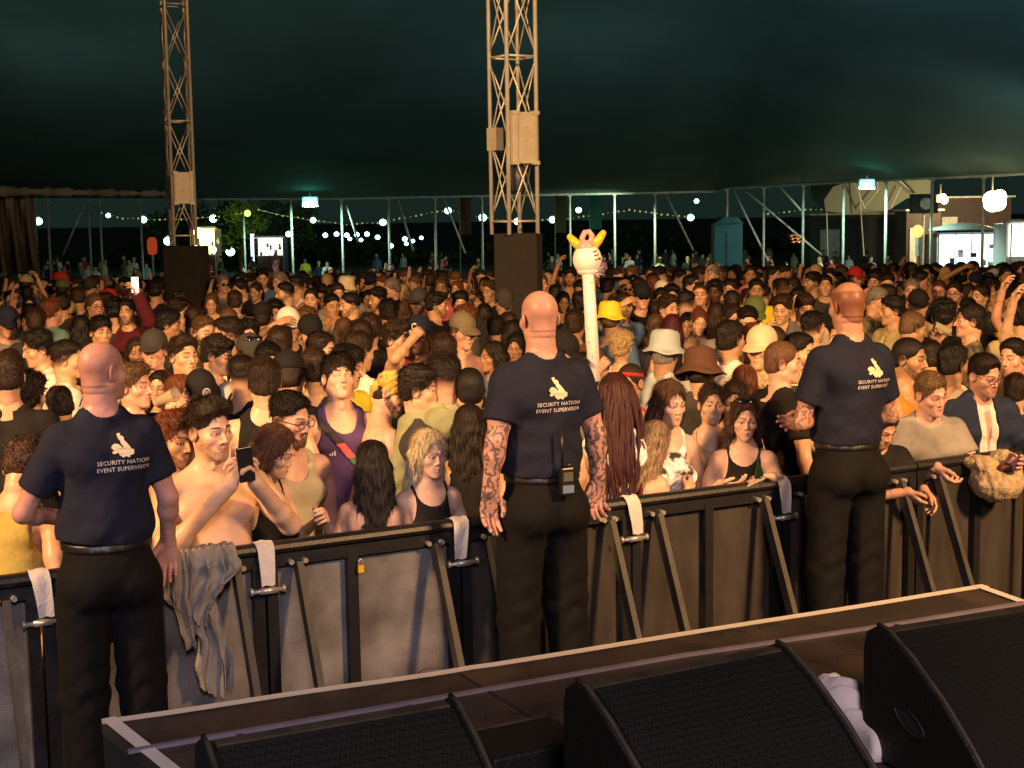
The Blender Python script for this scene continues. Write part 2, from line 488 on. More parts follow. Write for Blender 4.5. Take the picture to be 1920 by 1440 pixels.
# ---------------------------------------------------------------- body
POSES = {
    'down':  dict(L=((.245, .03, 1.155), (.265, -.05, .925)), R=((-.245, .03, 1.155), (-.265, -.05, .925))),
    'bent':  dict(L=((.235, .02, 1.17), (.14, -.22, 1.20)), R=((-.235, .02, 1.16), (-.13, -.20, 1.08))),
    'phone': dict(L=((.22, -.10, 1.19), (.055, -.27, 1.36)), R=((-.22, -.10, 1.19), (-.055, -.27, 1.36))),
    'upR':   dict(L=((.245, .03, 1.155), (.20, -.15, 1.0)), R=((-.27, -.13, 1.58), (-.20, -.20, 1.82))),
    'upL':   dict(R=((-.245, .03, 1.155), (-.20, -.15, 1.0)), L=((.27, -.13, 1.58), (.20, -.20, 1.82))),
    'browR': dict(L=((.245, .03, 1.155), (.20, -.15, 1.0)), R=((-.36, -.10, 1.56), (-.15, -.17, 1.685))),
    'chin':  dict(L=((.235, .02, 1.17), (.02, -.20, 1.10)), R=((-.20, -.10, 1.20), (-.04, -.20, 1.46))),
    'drink': dict(L=((.245, .03, 1.155), (.26, -.05, .925)), R=((-.22, -.14, 1.30), (-.03, -.24, 1.52))),
    'crossed': dict(L=((.275, -.02, 1.13), (-.06, -.19, 1.16)), R=((-.275, -.02, 1.13), (.06, -.21, 1.12))),
}
BASE = {0: dict(sh=.172, chest=.155, waist=.135, hip=.155, neck=.054, arm=1.0, head=.965, armr=.94, fem=0, fat=0, breast=0),
        1: dict(sh=.142, chest=.126, waist=.108, hip=.160, neck=.045, arm=.95, head=.935, armr=.72, fem=1, fat=0, breast=1)}

class Fig:
    """a figure's skeleton: lower body upright, upper body leaning about the hips, head turned on the neck"""
    def __init__(s, sex=0, pose='down', head=(0, 0, 0), lean=0, leanx=0, fat=0.0, hands=None, thin=0, **kw):
        s.b = dict(BASE[sex]); s.b['fat'] = fat; s.b.update(kw.get('body', {}))
        s.sex = sex
        s.pose = POSES[pose] if isinstance(pose, str) else pose
        s.U = Matrix.Translation((0, 0, .96)) @ Matrix.Rotation(R(leanx), 4, 'Y') @ Matrix.Rotation(R(lean), 4, 'X') @ Matrix.Translation((0, 0, -.96))
        y, p, r = head
        hs = s.b['head']
        pivot = Vector((0, .005, 1.555))
        s.HM = s.U @ Matrix.Translation(pivot) @ Matrix.Rotation(R(y), 4, 'Z') @ Matrix.Rotation(R(p), 4, 'X') @ Matrix.Rotation(R(r), 4, 'Y') @ Matrix.Translation((0, -.012, .100 * hs + .75 * max(0, 1 - hs) * .22)) @ Matrix.Scale(hs, 4)
        s.hands = hands or {}
        s.top = (s.HM @ Vector((0, .01, .123)))
    def up(s, P):
        M = np.array(s.U.inverted(), f32)
        return P @ M[:3, :3].T + M[:3, 3]
    def shoulder(s, side):
        return Vector((side * s.b['sh'], .005, 1.425))
    def arm(s, side):
        e, w = s.pose['L' if side > 0 else 'R']
        sh = s.shoulder(side)
        e = Vector(e); w = Vector(w)
        if s.sex: e.x *= .9
        return sh, e, w

def torso_sdf(P, fig, inf=0.0, loose=0.0):
    b = fig.b; fat = b['fat']
    U = fig.up(P); S = np.stack([np.abs(U[:, 0]), U[:, 1], U[:, 2]], 1)
    d = ell(U, (0, .0, 1.295), (b['chest'] + inf, .108 + inf + fat * .3, .20))
    d = smin(d, ell(U, (0, -.005 - fat * .5, 1.10), (b['waist'] + inf + loose + fat, .098 + inf + loose + fat * 1.2, .19)), .06)
    d = smin(d, cap(S, (0, .012, 1.405), (b['sh'] - .055, .012, 1.415), .066 + inf, .058 + inf), .04)
    d = smin(d, cap(S, (b['sh'] - .04, .012, 1.42), (.035, .015, 1.495), .036 + inf, .044 + inf), .035)
    d = smin(d, ell(S, (b['sh'] - .008, .003, 1.405), (.054 * b['armr'] + inf, .062 * b['armr'] + inf, .066 + inf)), .03)
    if b['breast']:
        d = smin(d, ell(S, (.070, -.085, 1.275), (.062 + inf, .062 + inf, .062)), .025)
    else:
        d = smin(d, ell(S, (.078, -.066, 1.335), (.085 + inf, .050 + inf, .062)), .03)
    d = smin(d, ell(S, (.070, .072, 1.37), (.075 + inf, .040 + inf, .085)), .03)
    return d, U, S

def hips_sdf(P, fig, inf=0.0):
    b = fig.b; fat = b['fat']
    S = np.stack([np.abs(P[:, 0]), P[:, 1], P[:, 2]], 1)
    d = ell(P, (0, .008, .95), (b['hip'] + inf + fat * .6, .115 + inf + fat * .6, .14))
    d = smin(d, ell(S, (.075, .052, .90), (.085 + inf, .085 + inf, .09)), .03)
    return d, S

def legs_sdf(P, fig, inf=0.0, loose=0.0):
    d, S = hips_sdf(P, fig, inf)
    k = 1.0 if not fig.sex else .92
    d = smin(d, cap(S, (.090, 0, .90), (.105, -.015, .50), .086 * k + inf, .058 * k + inf + loose), .03)
    d = smin(d, cap(S, (.105, -.015, .50), (.115, .02, .09), .056 * k + inf + loose, .038 * k + inf + loose * 1.3), .02)
    if inf == 0:
        d = smin(d, cap(S, (.115, .03, .05), (.130, -.14, .035), .040, .030), .02)
    return d

def arm_sdf(U, fig, side, inf=0.0, upto=2.0, loose=0.0):
    sh, e, w = fig.arm(side); k = fig.b['armr']
    d = cap(U, sh, e, .050 * k + inf, .041 * k + inf + loose)
    if upto > 1:
        w2 = e.lerp(w, min(upto - 1, 1.0))
        d = smin(d, cap(U, e, w2, .041 * k + inf + loose, .026 * k + .003 + inf + loose), .015)
        if inf == 0:
            m = e.lerp(w, .28); d = smin(d, cap(U, e.lerp(w, .1), m, .030 * k, .044 * k), .02)
            m2 = sh.lerp(e, .55); d = smin(d, cap(U, sh.lerp(e, .4), m2, .045 * k, .052 * k), .03)
    return d

def hand_frame(fig, side):
    sh, e, w = fig.arm(side)
    h = fig.hands.get(side, {})
    f = Vector(h.get('dir', (w - e).normalized())).normalized()
    n = Vector(h.get('palm', (-side, 0, 0)))
    n = (n - f * n.dot(f))
    if n.length < 1e-3: n = Vector((0, -1, 0.01)) - f * f.dot(Vector((0, -1, .01)))
    n.normalize()
    s_ = f.cross(n) * (-side)       # towards the thumb
    if h.get('flipthumb'): s_ = -s_
    return w, f, n, s_, h.get('curl', .45), h.get('spread', 1.0)

def hand_sdf(U, fig, side, k=1.0):
    w, f, n, s, curl, spread = hand_frame(fig, side)
    sh, e, w0 = fig.arm(side)
    kk = .92 if fig.sex else 1.0
    def pt(a, b, c): return w + (f * a + s * b + n * c) * kk
    kr = fig.b['armr']
    d = cap(U, e.lerp(w, .72), w, .033 * kr, .027 * kr + .004)
    for i, sy in enumerate((.029, .010, -.010, -.028)):
        d = smin(d, cap(U, pt(.012, sy * .55, 0), pt(.085 - abs(i - 1) * .004, sy, 0), .0155 * kk, .0125 * kk), .014)
    Ls = ((.042, .026, .021), (.047, .030, .023), (.043, .028, .022), (.033, .021, .019))
    for i, sy in enumerate((.029, .010, -.010, -.028)):
        p = pt(.086 - abs(i - 1) * .004, sy, 0); a = 0.0
        df = None
        for j, (L, th) in enumerate(zip(Ls[i], (R(48), R(62), R(45)))):
            a += th * curl * (1 + .12 * i)
            dirv = (f * math.cos(a) + n * math.sin(a) + s * (sy * 3.0 * spread * (1 - curl))).normalized()
            q = p + dirv * L * kk
            r0 = (.0100, .0092, .0085)[j] * kk
            c_ = cap(U, p, q, r0, r0 * .93)
            df = c_ if df is None else np.minimum(df, c_)
            p = q
        d = smin(d, df, .004)
    p0 = pt(.022, .022, .006); p1 = pt(.052, .050, .014 + .012 * curl); p2 = pt(.078, .056 - .018 * curl, .022 + .022 * curl); p3 = pt(.098, .054 - .03 * curl, .026 + .03 * curl)
    dt = smin(cap(U, p0, p1, .0175 * kk, .0125 * kk), cap(U, p1, p2, .0115 * kk, .0105 * kk), .006)
    dt = smin(dt, cap(U, p2, p3, .0105 * kk, .0092 * kk), .004)
    return smin(d, dt, .008)

def to_np(M): return np.array(M, f32)

def body_mesh(name, fig, hp, res=.02, hres=.0055, hdres=.0065, tattoo=None):
    b = fig.b
    chunks = []
    # trunk, limbs
    def fb(P):
        d, U, S = torso_sdf(P, fig)
        d = smin(d, legs_sdf(P, fig), .05)
        d = smin(d, cap(U, (0, .012, 1.43), (0, .0, 1.56), b['neck'] + .008, b['neck']), .03)
        for sd in (1, -1):
            d = smin(d, arm_sdf(U, fig, sd), .012 if res < .013 else .018)
        return d
    pts = []
    for sd in (1, -1):
        for p in fig.arm(sd): pts.append(fig.U @ p)
    pts += [fig.U @ Vector((.2, .13, 1.6)), fig.U @ Vector((-.2, -.2, 1.1)), Vector((-.2, -.2, 0)), Vector((.2, .2, 1)), fig.U @ Vector((-.2, .13, 1.2))]
    A = np.array([tuple(p) for p in pts]); lo = A.min(0) - .09 - b['fat']; hi = A.max(0) + .09 + b['fat']
    lo[2] = -.01
    hi[2] = min(hi[2], 2.3)
    V, Q = surfnet(fb, lo, hi, res)
    V = relax(V, Q, 1, .35)
    C = np.ones((len(V), 4), f32)
    if tattoo is not None:
        C[:, 3] = tattoo(fig.up(V.astype(f32)))
    chunks.append((V, Q, C))
    # head in its own frame
    HM = fig.HM; HI = HM.inverted(); hs = b['head']
    TU = to_np(fig.U.inverted() @ HM)
    def fh(P):
        d = head_sdf(P, hp)
        U = P @ TU[:3, :3].T + TU[:3, 3]
        nk = (cap(U, (0, .012, 1.43), (0, .0, 1.56), b['neck'] + .009, b['neck'] + .001)) / hs
        nk = smin(nk, cap(P, tuple((fig.U @ HM.inverted()) @ Vector((0, 0, 0))) if False else (0, .028, -.10), (0, .03, -.02), .05 * b['neck'] / .056, .05), .02)
        d = smin(d, nk, .022)
        if not fig.sex:
            d = smin(d, ell(U, (0, -.048, 1.515), (.012, .014, .016)) / hs, .012)
        return np.maximum(d, (1.475 - U[:, 2]) / hs)
    V, Q = surfnet(fh, (-.11, -.135, -.20), (.11, .135, .135), hres)
    hc = head_color(V, hp)
    M = to_np(HM)
    V = V @ M[:3, :3].T + M[:3, 3]
    chunks.append((V.astype(f32), Q, hc))
    # hands
    UM = to_np(fig.U)
    for sd in (1, -1):
        w, f, n, s, curl, sp = hand_frame(fig, sd)
        c = w + f * .07
        V, Q = surfnet(lambda P: hand_sdf(P, fig, sd), tuple(x - .135 for x in c), tuple(x + .135 for x in c), hdres)
        if len(V) == 0: continue
        C = np.ones((len(V), 4), f32)
        tipd = ((V - np.array(w + f * .13, f32)) ** 2).sum(1)
        C[:, 1:3] *= (1 - .12 * np.exp(-tipd / .002))[:, None]
        if tattoo is not None: C[:, 3] = tattoo(V.astype(f32))
        V = V @ UM[:3, :3].T + UM[:3, 3]
        chunks.append((V.astype(f32), Q, C))
    V, Q, C = join(chunks)
    me = mesh_np(name, V, Q, C)
    me.materials.append(SKIN)
    return me

# ---------------------------------------------------------------- clothes (solids a little larger than the body)
def top_mesh(kind, fig, res=.018, seed=0, length=None):
    inf = {'tank': .009, 'vest': .008, 'tee': .013, 'polo': .013, 'hoodie': .018, 'shirt': .016, 'jacket': .028, 'crop': .008, 'strapless': .008, 'dress': .010}[kind]
    loose = {'tee': .022, 'polo': .013, 'hoodie': .028, 'shirt': .026, 'jacket': .03, 'tank': .018, 'vest': .003, 'crop': 0, 'strapless': .003, 'dress': .004}[kind]
    sleeve = {'tank': 0, 'vest': 0, 'tee': .62, 'polo': .68, 'hoodie': 1.93, 'shirt': .7, 'jacket': 1.93, 'crop': 0, 'strapless': 0, 'dress': 0}[kind]
    hem = length if length is not None else {'tee': .86, 'polo': .88, 'hoodie': .84, 'shirt': .84, 'jacket': .86, 'tank': .88, 'vest': .93, 'crop': 1.16, 'strapless': .95, 'dress': .60}[kind]
    b = fig.b
    def f(P):
        d, U, S = torso_sdf(P, fig, inf, loose)
        hd, _ = hips_sdf(P, fig, inf + loose * .7)
        if hem < 1.0: d = smin(d, hd, .05)
        if kind == 'dress': d = smin(d, cap(P, (0, 0, .95), (0, 0, .55), b['hip'] + .01, b['hip'] + .05), .05)
        # folds
        z = U[:, 2]
        fold = .0045 * np.sin(46 * z + 5 * np.sin(11 * U[:, 0] + seed) + 4 * np.sin(9 * U[:, 1])) * np.exp(-((z - 1.03) / .12) ** 2)
        fold += .007 * wob(P, 15, seed + 1) + .005 * wob(P * np.array([1, 1, 1.8], f32), 34, seed + 2)
        if kind in ('vest', 'crop', 'strapless', 'dress'): fold *= .35
        if kind in ('polo', 'tee', 'shirt', 'hoodie'):
            q_ = U[:, 2] * 34 + np.abs(U[:, 0]) * 26 + 2.2 * np.sin(U[:, 0] * 9 + seed) + 1.5 * np.sin(U[:, 1] * 14)
            fold = fold - .009 * (np.abs(np.sin(q_)) ** .6 - .75) * (.35 + .65 * np.exp(-((U[:, 2] - 1.06) / .13) ** 2)) * (.6 + .4 * np.sin(U[:, 0] * 7 + seed * 2))
        d = d + np.clip(fold, -.016, inf * .55)
        if sleeve > 0:
            for sd in (1, -1):
                sh, e, w = fig.arm(sd)
                if sleeve < 1:
                    a = arm_sdf(U, fig, sd, inf + .006, 1, loose * .8)
                    ax = (e - sh).normalized()
                    a = np.maximum(a, (U - np.array(sh, f32)) @ np.array(ax, f32) - (e - sh).length * sleeve)
                else:
                    a = arm_sdf(U, fig, sd, inf + .004, sleeve, loose * .4) + .004 * np.sin(70 * U[:, 2] + 3 * np.sin(20 * U[:, 0]))
                d = smin(d, a, .03)
        # neck opening
        nr = b['neck']
        if kind in ('tee', 'hoodie', 'dress'):
            d = smax(d, -ell(U, (0, -.012, 1.53), (nr + .022, nr + .03, .065)), .01)
        elif kind in ('polo', 'shirt', 'jacket'):
            d = smax(d, -ell(U, (0, -.03, 1.53), (nr + .012, nr + .05, .055)), .008)
            if kind in ('shirt', 'jacket'):
                op = np.abs(U[:, 0]) - (.018 if kind == 'shirt' else .055) * np.clip((U[:, 2] - (1.2 if kind == 'shirt' else .9)) / .2, 0, 1)
                d = np.maximum(d, -np.maximum(np.maximum(op, U[:, 1] + .02), -(U[:, 2] - .8)))
        elif kind in ('tank', 'vest'):
            d = smax(d, -ell(U, (0, -.045, 1.50), (.082, .11, .13 if kind == 'tank' else .10)), .01)
            d = smax(d, -ell(U, (0, .06, 1.53), (.075, .07, .09)), .01)
            d = smax(d, -ell(S, (b['sh'] + .022, 0, 1.41), (.082, .16, .135)), .01)
            d = np.maximum(d, S[:, 0] - (b['sh'] + .02))
        elif kind == 'crop':
            d = smax(d, -ell(U, (0, -.03, 1.47), (.10, .14, .13)), .01)
            d = smax(d, -ell(S, (b['sh'] + .015, 0, 1.41), (.085, .16, .14)), .01)
        elif kind == 'strapless':
            d = np.maximum(d, U[:, 2] - 1.335)
        if kind == 'polo' or kind == 'shirt':      # collar
            rr = np.sqrt((U[:, 0]) ** 2 + ((U[:, 1] - .005) * .95) ** 2)
            col = np.abs(rr - (nr + .012 + .12 * np.clip(1.50 - U[:, 2] , 0, .05))) - .0045
            col = np.maximum(col, np.abs(U[:, 2] - 1.487 + .35 * (np.clip(-U[:, 1], 0, 1))) - .026)
            d = smin(d, col, .006)
        if kind == 'hoodie':                       # the hood hanging on the back
            hd2 = ell(U, (0, .095, 1.445), (.125, .060, .085)); hd2 = smin(hd2, cap(S, (.03, .11, 1.50), (.10, .03, 1.475), .035, .030), .03)
            hd2 = smax(hd2, -ell(U, (0, .085, 1.52), (.075, .05, .05)), .012) + .004 * wob(P, 38, 9)
            d = smin(d, hd2, .01)
        z0 = hem + .012 * np.sin(9 * P[:, 0] + seed)
        return np.maximum(d, z0 - (U[:, 2] if hem > 1 else P[:, 2]))
    pts = [fig.U @ Vector((b['sh'] + .08, .18, 1.56)), fig.U @ Vector((-b['sh'] - .08, -.22, 1.0)), Vector((.26, .22, hem)), Vector((-.26, -.26, hem - .02)), fig.U @ Vector((0, .2, 1.2))]
    if sleeve:
        for sd in (1, -1):
            sh, e, w = fig.arm(sd)
            pts += [fig.U @ e + Vector((.09 * i, .09 * i, .09 * i)) for i in (-1, 1)]
            if sleeve > 1: pts += [fig.U @ w + Vector((.07 * i, .07 * i, .07 * i)) for i in (-1, 1)]
    A = np.array([tuple(p) for p in pts]); lo = A.min(0) - .02; hi = A.max(0) + .02
    lo[0] -= b['fat']; hi[0] += b['fat']; lo[1] -= b['fat'] * 1.5; hi[1] += b['fat']
    V, Q = surfnet(f, lo, hi, res)
    return V, Q, f

def trouser_mesh(fig, res=.022, shorts=False, skirt=False, seed=3, top=1.0):
    hem = .48 if shorts else .05
    def f(P):
        d = legs_sdf(P, fig, .012, .018)
        if top > 1.0:
            d = smin(d, torso_sdf(P, fig, .008)[0], .04)
            q_ = P[:, 2] * 30 + np.abs(np.abs(P[:, 0]) - .1) * 40 + 2 * np.sin(P[:, 0] * 12 + seed) + 2 * np.sin(P[:, 1] * 13)
            d = d + .010 * (np.abs(np.sin(q_)) ** .6 - .72) * -(.25 + .75 * np.exp(-((P[:, 2] - .14) / .14) ** 2) + .5 * np.exp(-((P[:, 2] - .52) / .10) ** 2) + .35 * np.exp(-((P[:, 2] - .84) / .06) ** 2))
        z = P[:, 2]
        d = d + .004 * wob(P, 18, seed) + .004 * np.sin(60 * z + 4 * np.sin(14 * P[:, 0])) * (np.exp(-((z - .12) / .1) ** 2) + np.exp(-((z - .5) / .08) ** 2))
        return np.maximum(np.maximum(d, z - top), hem - z)
    return surfnet(f, (-.27, -.25, hem - .03), (.27, .25, top + .03), res)[:2]

def shoe_mesh(fig, side):
    def f(P):
        c = side * .12
        d = smin(cap(P, (c, .04, .045), (c + side * .012, -.15, .038), .048, .040), cap(P, (c, .03, .05), (c, .03, .11), .047, .045), .02)
        return np.maximum(np.maximum(d, P[:, 2] - .12), .004 - P[:, 2])
    return surfnet(f, (side * .12 - .08, -.22, -.01), (side * .12 + .08, .12, .14), .012)

# ---------------------------------------------------------------- hair and hats, in the head's frame
HAIRP = {  # side, top, front lift, noise, freq, hairline drop
    'buzz':  (.0030, .0040, 0, .0010, 90, 0),
    'fade':  (.0020, .013, .008, .0045, 75, .002),
    'short': (.005, .012, .005, .0045, 80, 0),
    'quiff': (.0035, .016, .017, .0065, 60, .004),
    'tousled': (.006, .020, .008, .0095, 66, -.006),
    'mop':   (.009, .018, .005, .0075, 62, -.026),
    'curly': (.013, .026, .006, .0130, 95, -.010),
    'slick': (.006, .012, .006, .0025, 70, .004),
}
def hair_sdf(Q, style, seed):
    x = np.abs(Q[:, 0]); y = Q[:, 1]; z = Q[:, 2]; S = np.stack([x, y, z], 1)
    longh = style in ('long', 'longwavy', 'bob', 'longback', 'pony', 'bun')
    p = HAIRP.get(style, (.009, .013, .003, .003, 60, 0))
    if style in ('pony', 'bun'): p = (.004, .007, .002, .002, 90, .002)
    side, top, lift, nz, fr, drop = p
    base = ell(Q, (0, .014, .036), (.0745, .0945, .0865))
    base = smin(base, ell(Q, (0, .030, -.02), (.066, .075, .065)), .02)
    t = side + (top - side) * np.clip((z - .035) / .05, 0, 1) + lift * np.clip((-y - .01) / .07, 0, 1) * np.clip((z - .06) / .03, 0, 1)
    if nz > .0025:
        n_ = wob(Q * np.array([1, .55, 1], f32), fr, seed, 4) * nz + wob(Q * np.array([1.3, .5, 1.3], f32), fr * 2.6, seed + 3, 4) * nz * .55
    else: n_ = wob(Q, fr, seed) * nz
    pl1 = (-.74 * (y + .083) - .67 * (z - (.082 + drop)))
    pl1 = pl1 - .9 * np.clip(x - .030, 0, .03) + .35 * np.clip(x - .062, 0, .02) + (.0015 + .5 * nz) * wob(Q, 150, seed + 7)
    if longh: pl1 = pl1 + .10 * (.04 - x) 
    pl2 = (-.63 * (y - .0) - .78 * (z + .022))
    tf = np.clip(-pl1 / (.016 if drop > -.02 else .006), 0, 1) ** .6
    if not longh or style in ('pony', 'bun'): tf = tf * np.clip(-pl2 / .05, .08, 1)
    zc = .028 if style == 'fade' else .012
    if style in ('fade', 'quiff', 'slick'): tf = tf * np.clip((z + .30 * y - zc + .002) / .035, .03, 1)
    d = base - (.0015 if style not in ('fade', 'quiff') else .0008) - (t + n_) * tf
    d = smax(d, pl1, .006)
    if not longh or style in ('pony', 'bun'):
        d = smax(d, pl2, .004)
        d = smax(d, -ell(S, (.082, .010, -.008), (.022, .024, .036)), .004)
    if style in ('fade', 'quiff', 'slick'):
        d = smax(d, zc - z - .30 * y + .0015 * wob(Q, 160, seed + 1), .003)
    if style == 'bun':
        d = smin(d, ell(Q, (0, .085, .105), (.038, .036, .034)) + .003 * wob(Q, 150, seed), .01)
    if style == 'pony':
        d = smin(d, ell(Q, (0, .108, .05), (.022, .022, .022)), .012)
        d = smin(d, cap(Q, (0, .125, .045), (.005, .14, -.08), .024, .026) + .003 * wob(Q, 110, seed), .01)
        d = smin(d, cap(Q, (.005, .14, -.08), (.0, .125, -.20), .026, .010) + .003 * wob(Q, 110, seed), .01)
    if longh and style not in ('pony', 'bun'):
        L = {'long': -.30, 'longwavy': -.24, 'bob': -.125, 'longback': -.36}[style]
        zz = np.clip((.03 - z) / .3, 0, 1)
        cy = .028 + .035 * zz; rx = .090 + .016 * zz; ry = .088 - .022 * zz
        k = np.sqrt((Q[:, 0] / rx) ** 2 + ((y - cy) / ry) ** 2)
        ang = np.arctan2(Q[:, 0], y - cy)
        wv = .012 if style == 'longwavy' else .004
        gro = .0035 * np.sin(ang * 19 + 2.2 * np.sin(z * 22 + seed)) + .0030 * np.sin(ang * 37 + 3 * np.sin(z * 15) + seed) + .0018 * np.sin(ang * 71 + 2 * np.sin(z * 30))
        cur = (k - 1) * .088 - .006 + gro + wv * np.sin(z * 55 + 3 * np.sin(ang * 3 + seed))
        cur = cur + .5 * np.clip(z + .005, 0, 1) ; cur = np.maximum(cur, z - .05)
        Lz = L + .018 * np.sin(ang * 9 + seed) + .012 * np.sin(ang * 23)
        cur = smax(cur, Lz - z, .02)
        fw = .054 + .016 * np.clip((.02 - z) / .1, -.5, 1) + .004 * np.sin(z * 40 + seed)
        cut = np.maximum(x - fw, y + (.012 if z is None else .0) - .005 - .010 * np.clip((-z) / .1, 0, 1))
        cut = np.maximum(cut, z - .062)
        cut = np.minimum(cut, ell(Q, (0, -.105, -.012), (.064, .075, .098)))
        cut = np.where(z > .0, np.maximum(cut, ell(Q, (0, -.105, -.012), (.064, .075, .098))), cut)
        cur = smax(cur, -cut, .010)
        d = smax(smin(d, cur, .015), -ell(Q, (0, -.105, -.012), (.058, .075, .096)), .005)
    return d

def tufts(V, Q, style, seed, n):
    r = np.random.default_rng(seed + 77)
    lng = style in ('long', 'longwavy', 'longback', 'bob')
    f0 = hair_sdf
    P = V[Q[r.integers(len(Q), size=n)][:, 0]]
    e = .002; g = np.stack([f0(P + np.array(d, f32) * e, style, seed) - f0(P - np.array(d, f32) * e, style, seed) for d in ((1, 0, 0), (0, 1, 0), (0, 0, 1))], 1)
    N = g / np.maximum(np.linalg.norm(g, axis=1, keepdims=True), 1e-9)
    base = ell(P, (0, .014, .036), (.0745, .0945, .0865))
    keep = (N[:, 2] > -.45)
    if not lng: keep &= (base > .0025)
    P = P[keep]; N = N[keep]; n = len(P)
    if lng or style in ('bun', 'pony'):
        fl = np.stack([.35 * np.sign(P[:, 0]) * (P[:, 2] > .03), .25 * (P[:, 2] > .0) * np.sign(P[:, 1] - .0), -np.ones(n)], 1)
        if style in ('bun', 'pony'): fl = np.stack([-P[:, 0] * 3, .11 - P[:, 1], .09 - P[:, 2]], 1)
        L = .035 + .05 * r.random(n); w = .0018; lift = .10
    elif style == 'curly':
        fl = r.normal(size=(n, 3)); L = .012 + .016 * r.random(n); w = .0020; lift = .8
    else:
        fl = P - np.array([.01, .055, .10]); fl[:, 2] -= .02
        front = (P[:, 1] < -.02) & (P[:, 2] > .07)
        if style in ('quiff', 'slick'): fl[front] = np.array([.3, .8, .35])
        L = {'tousled': .032, 'mop': .034, 'quiff': .026, 'slick': .026, 'short': .020, 'fade': .017}.get(style, .018) * (.5 + .9 * r.random(n)); w = .0016
        lift = {'tousled': .62, 'mop': .34, 'quiff': .5, 'slick': .10, 'short': .42, 'fade': .5}.get(style, .4)
    fl = fl + r.normal(size=(n, 3)) * .35 * np.linalg.norm(fl, axis=1, keepdims=True) * (.35 if lng else .8)
    fl = fl - N * (fl * N).sum(1, keepdims=True); fl /= np.maximum(np.linalg.norm(fl, axis=1, keepdims=True), 1e-9)
    side = np.cross(fl, N); L = L[:, None]
    b0 = P - N * .0015 - side * w; b1 = P - N * .0015 + side * w
    m = P + fl * L * .5 + N * (L * lift * .5 + .0012); t = P + fl * L + N * (L * lift * .6 - .0005 + .001)
    W = np.stack([b0, b1, m - side * w * .7, m + side * w * .7, t], 1).reshape(-1, 3)
    o = np.arange(n)[:, None] * 5 + len(V)
    return np.concatenate([V, W]).astype(f32), np.concatenate([Q, o + np.array([[0, 1, 3, 2]])]).astype(np.int32), (o + np.array([[2, 3, 4]])).astype(np.int32)

_hair = {}
def hair_mesh(style, seed=0, res=.005):
    key = (style, seed, res)
    if key not in _hair:
        lo = (-.14, -.15, -.10); hi = (.14, .15, .19)
        if style in ('long', 'longwavy', 'longback', 'bob', 'pony'): lo = (-.14, -.15, -.42); hi = (.14, .19, .17)
        V, Q = surfnet(lambda P: hair_sdf(P, style, seed), lo, hi, res)
        V = V.astype(f32); T = np.zeros((0, 3), np.int32)
        if style != 'buzz':
            V, Q, T = tufts(V, Q, style, seed, 3200 if res < .0045 else 1500 if res < .006 else 420)
        me = mesh_np("hair", V, [Q, T] if len(T) else Q); me.materials.append(HAIR)
        _hair[key] = me
    return _hair[key]

def cap_sdf(Q, kind):
    x = np.abs(Q[:, 0]); y = Q[:, 1]; z = Q[:, 2]
    T = z + .10 * y            # tilted band
    cr = ell(Q, (0, .012, .052), (.090, .108, .092 if kind != 'snap' else .098))
    cr = np.maximum(cr, .034 - T)
    cr = smax(cr, -ell(Q, (0, .0, .01), (.078, .094, .05)), .004)
    btn = ell(Q, (0, .012, .148), (.008, .008, .006))
    bz = .040 - .0 + (0.35 * (-y - .10)) * (-.6) - (0 if kind == 'snap' else 2.2) * x * x * 1.2
    br = np.maximum(np.abs(z - bz) - .0032, np.sqrt((Q[:, 0] / .078) ** 2 + ((y + .085) / .098) ** 2) * .08 - .08)
    br = np.maximum(br, y + .055)
    return np.minimum(smin(cr, btn, .004), br)

_cache = {}
def cached(key, fn):
    if key not in _cache: _cache[key] = fn()
    return _cache[key]

def cap_mesh(kind='curved', m=None):
    def mk():
        V, Q = surfnet(lambda P: cap_sdf(P, kind), (-.11, -.20, -.02), (.11, .14, .165), .0048)
        me = mesh_np("cap", V, Q); me.materials.append(m or CLOTH); return me
    return cached(('cap', kind, m.name if m else ''), mk)

def bucket_mesh(wide=False, seed=0, m=None):
    def mk():
        mb = MB()
        br = .150 if wide else .135; dz = -.055 if wide else -.035
        prof = [(.001, .150), (.05, .149), (.078, .140), (.088, .120), (.093, .075), (.097, .045), (br * .8, .045 + dz * .5), (br, .045 + dz), (br - .003, .040 + dz), (.095, .038), (.086, .060), (.080, .125), (.001, .135)]
        mb.lathe(prof, 36, (0, .012, 0), None, lambda a, i: (.009 * math.sin(2 * a + seed) + .006 * math.sin(5 * a + 1)) if 6 <= i <= 8 else (.003 * math.sin(3 * a + i) if i < 6 else 0))
        me = mb.mesh("bucket_hat", True); me.materials.append(m or CLOTH); return me
    return cached(('bucket', wide, seed, m.name if m else ''), mk)

def glasses_mesh(dark=True, up=0):
    def mk():
        mb = MB()
        for sx in (-1, 1):
            c = Vector((sx * .031, -.104, .003))
            if dark:
                mb.ball(c, (.026, .004, .019), 14, 8)
            ring = []
            for k in range(15):
                a = 2 * math.pi * k / 14
                ring.append(c + Vector((.0245 * math.cos(a), .004 * abs(math.cos(a)) , .0175 * math.sin(a))))
            mb.tube(ring, .0022, 6, False)
            mb.tube([c + Vector((sx * .024, .004, .006)), Vector((sx * .070, -.07, .012)), Vector((sx * .079, .01, .012)), Vector((sx * .077, .03, -.004))], .002, 6)
        mb.tube([(-.008, -.108, .007), (.008, -.108, .007)], .002, 6)
        me = mb.mesh("glasses", True); me.materials.append(LENS if dark else mat("spectacle_frame", (.05, .02, .015), .3)); return me
    return cached(('glasses', dark), mk)

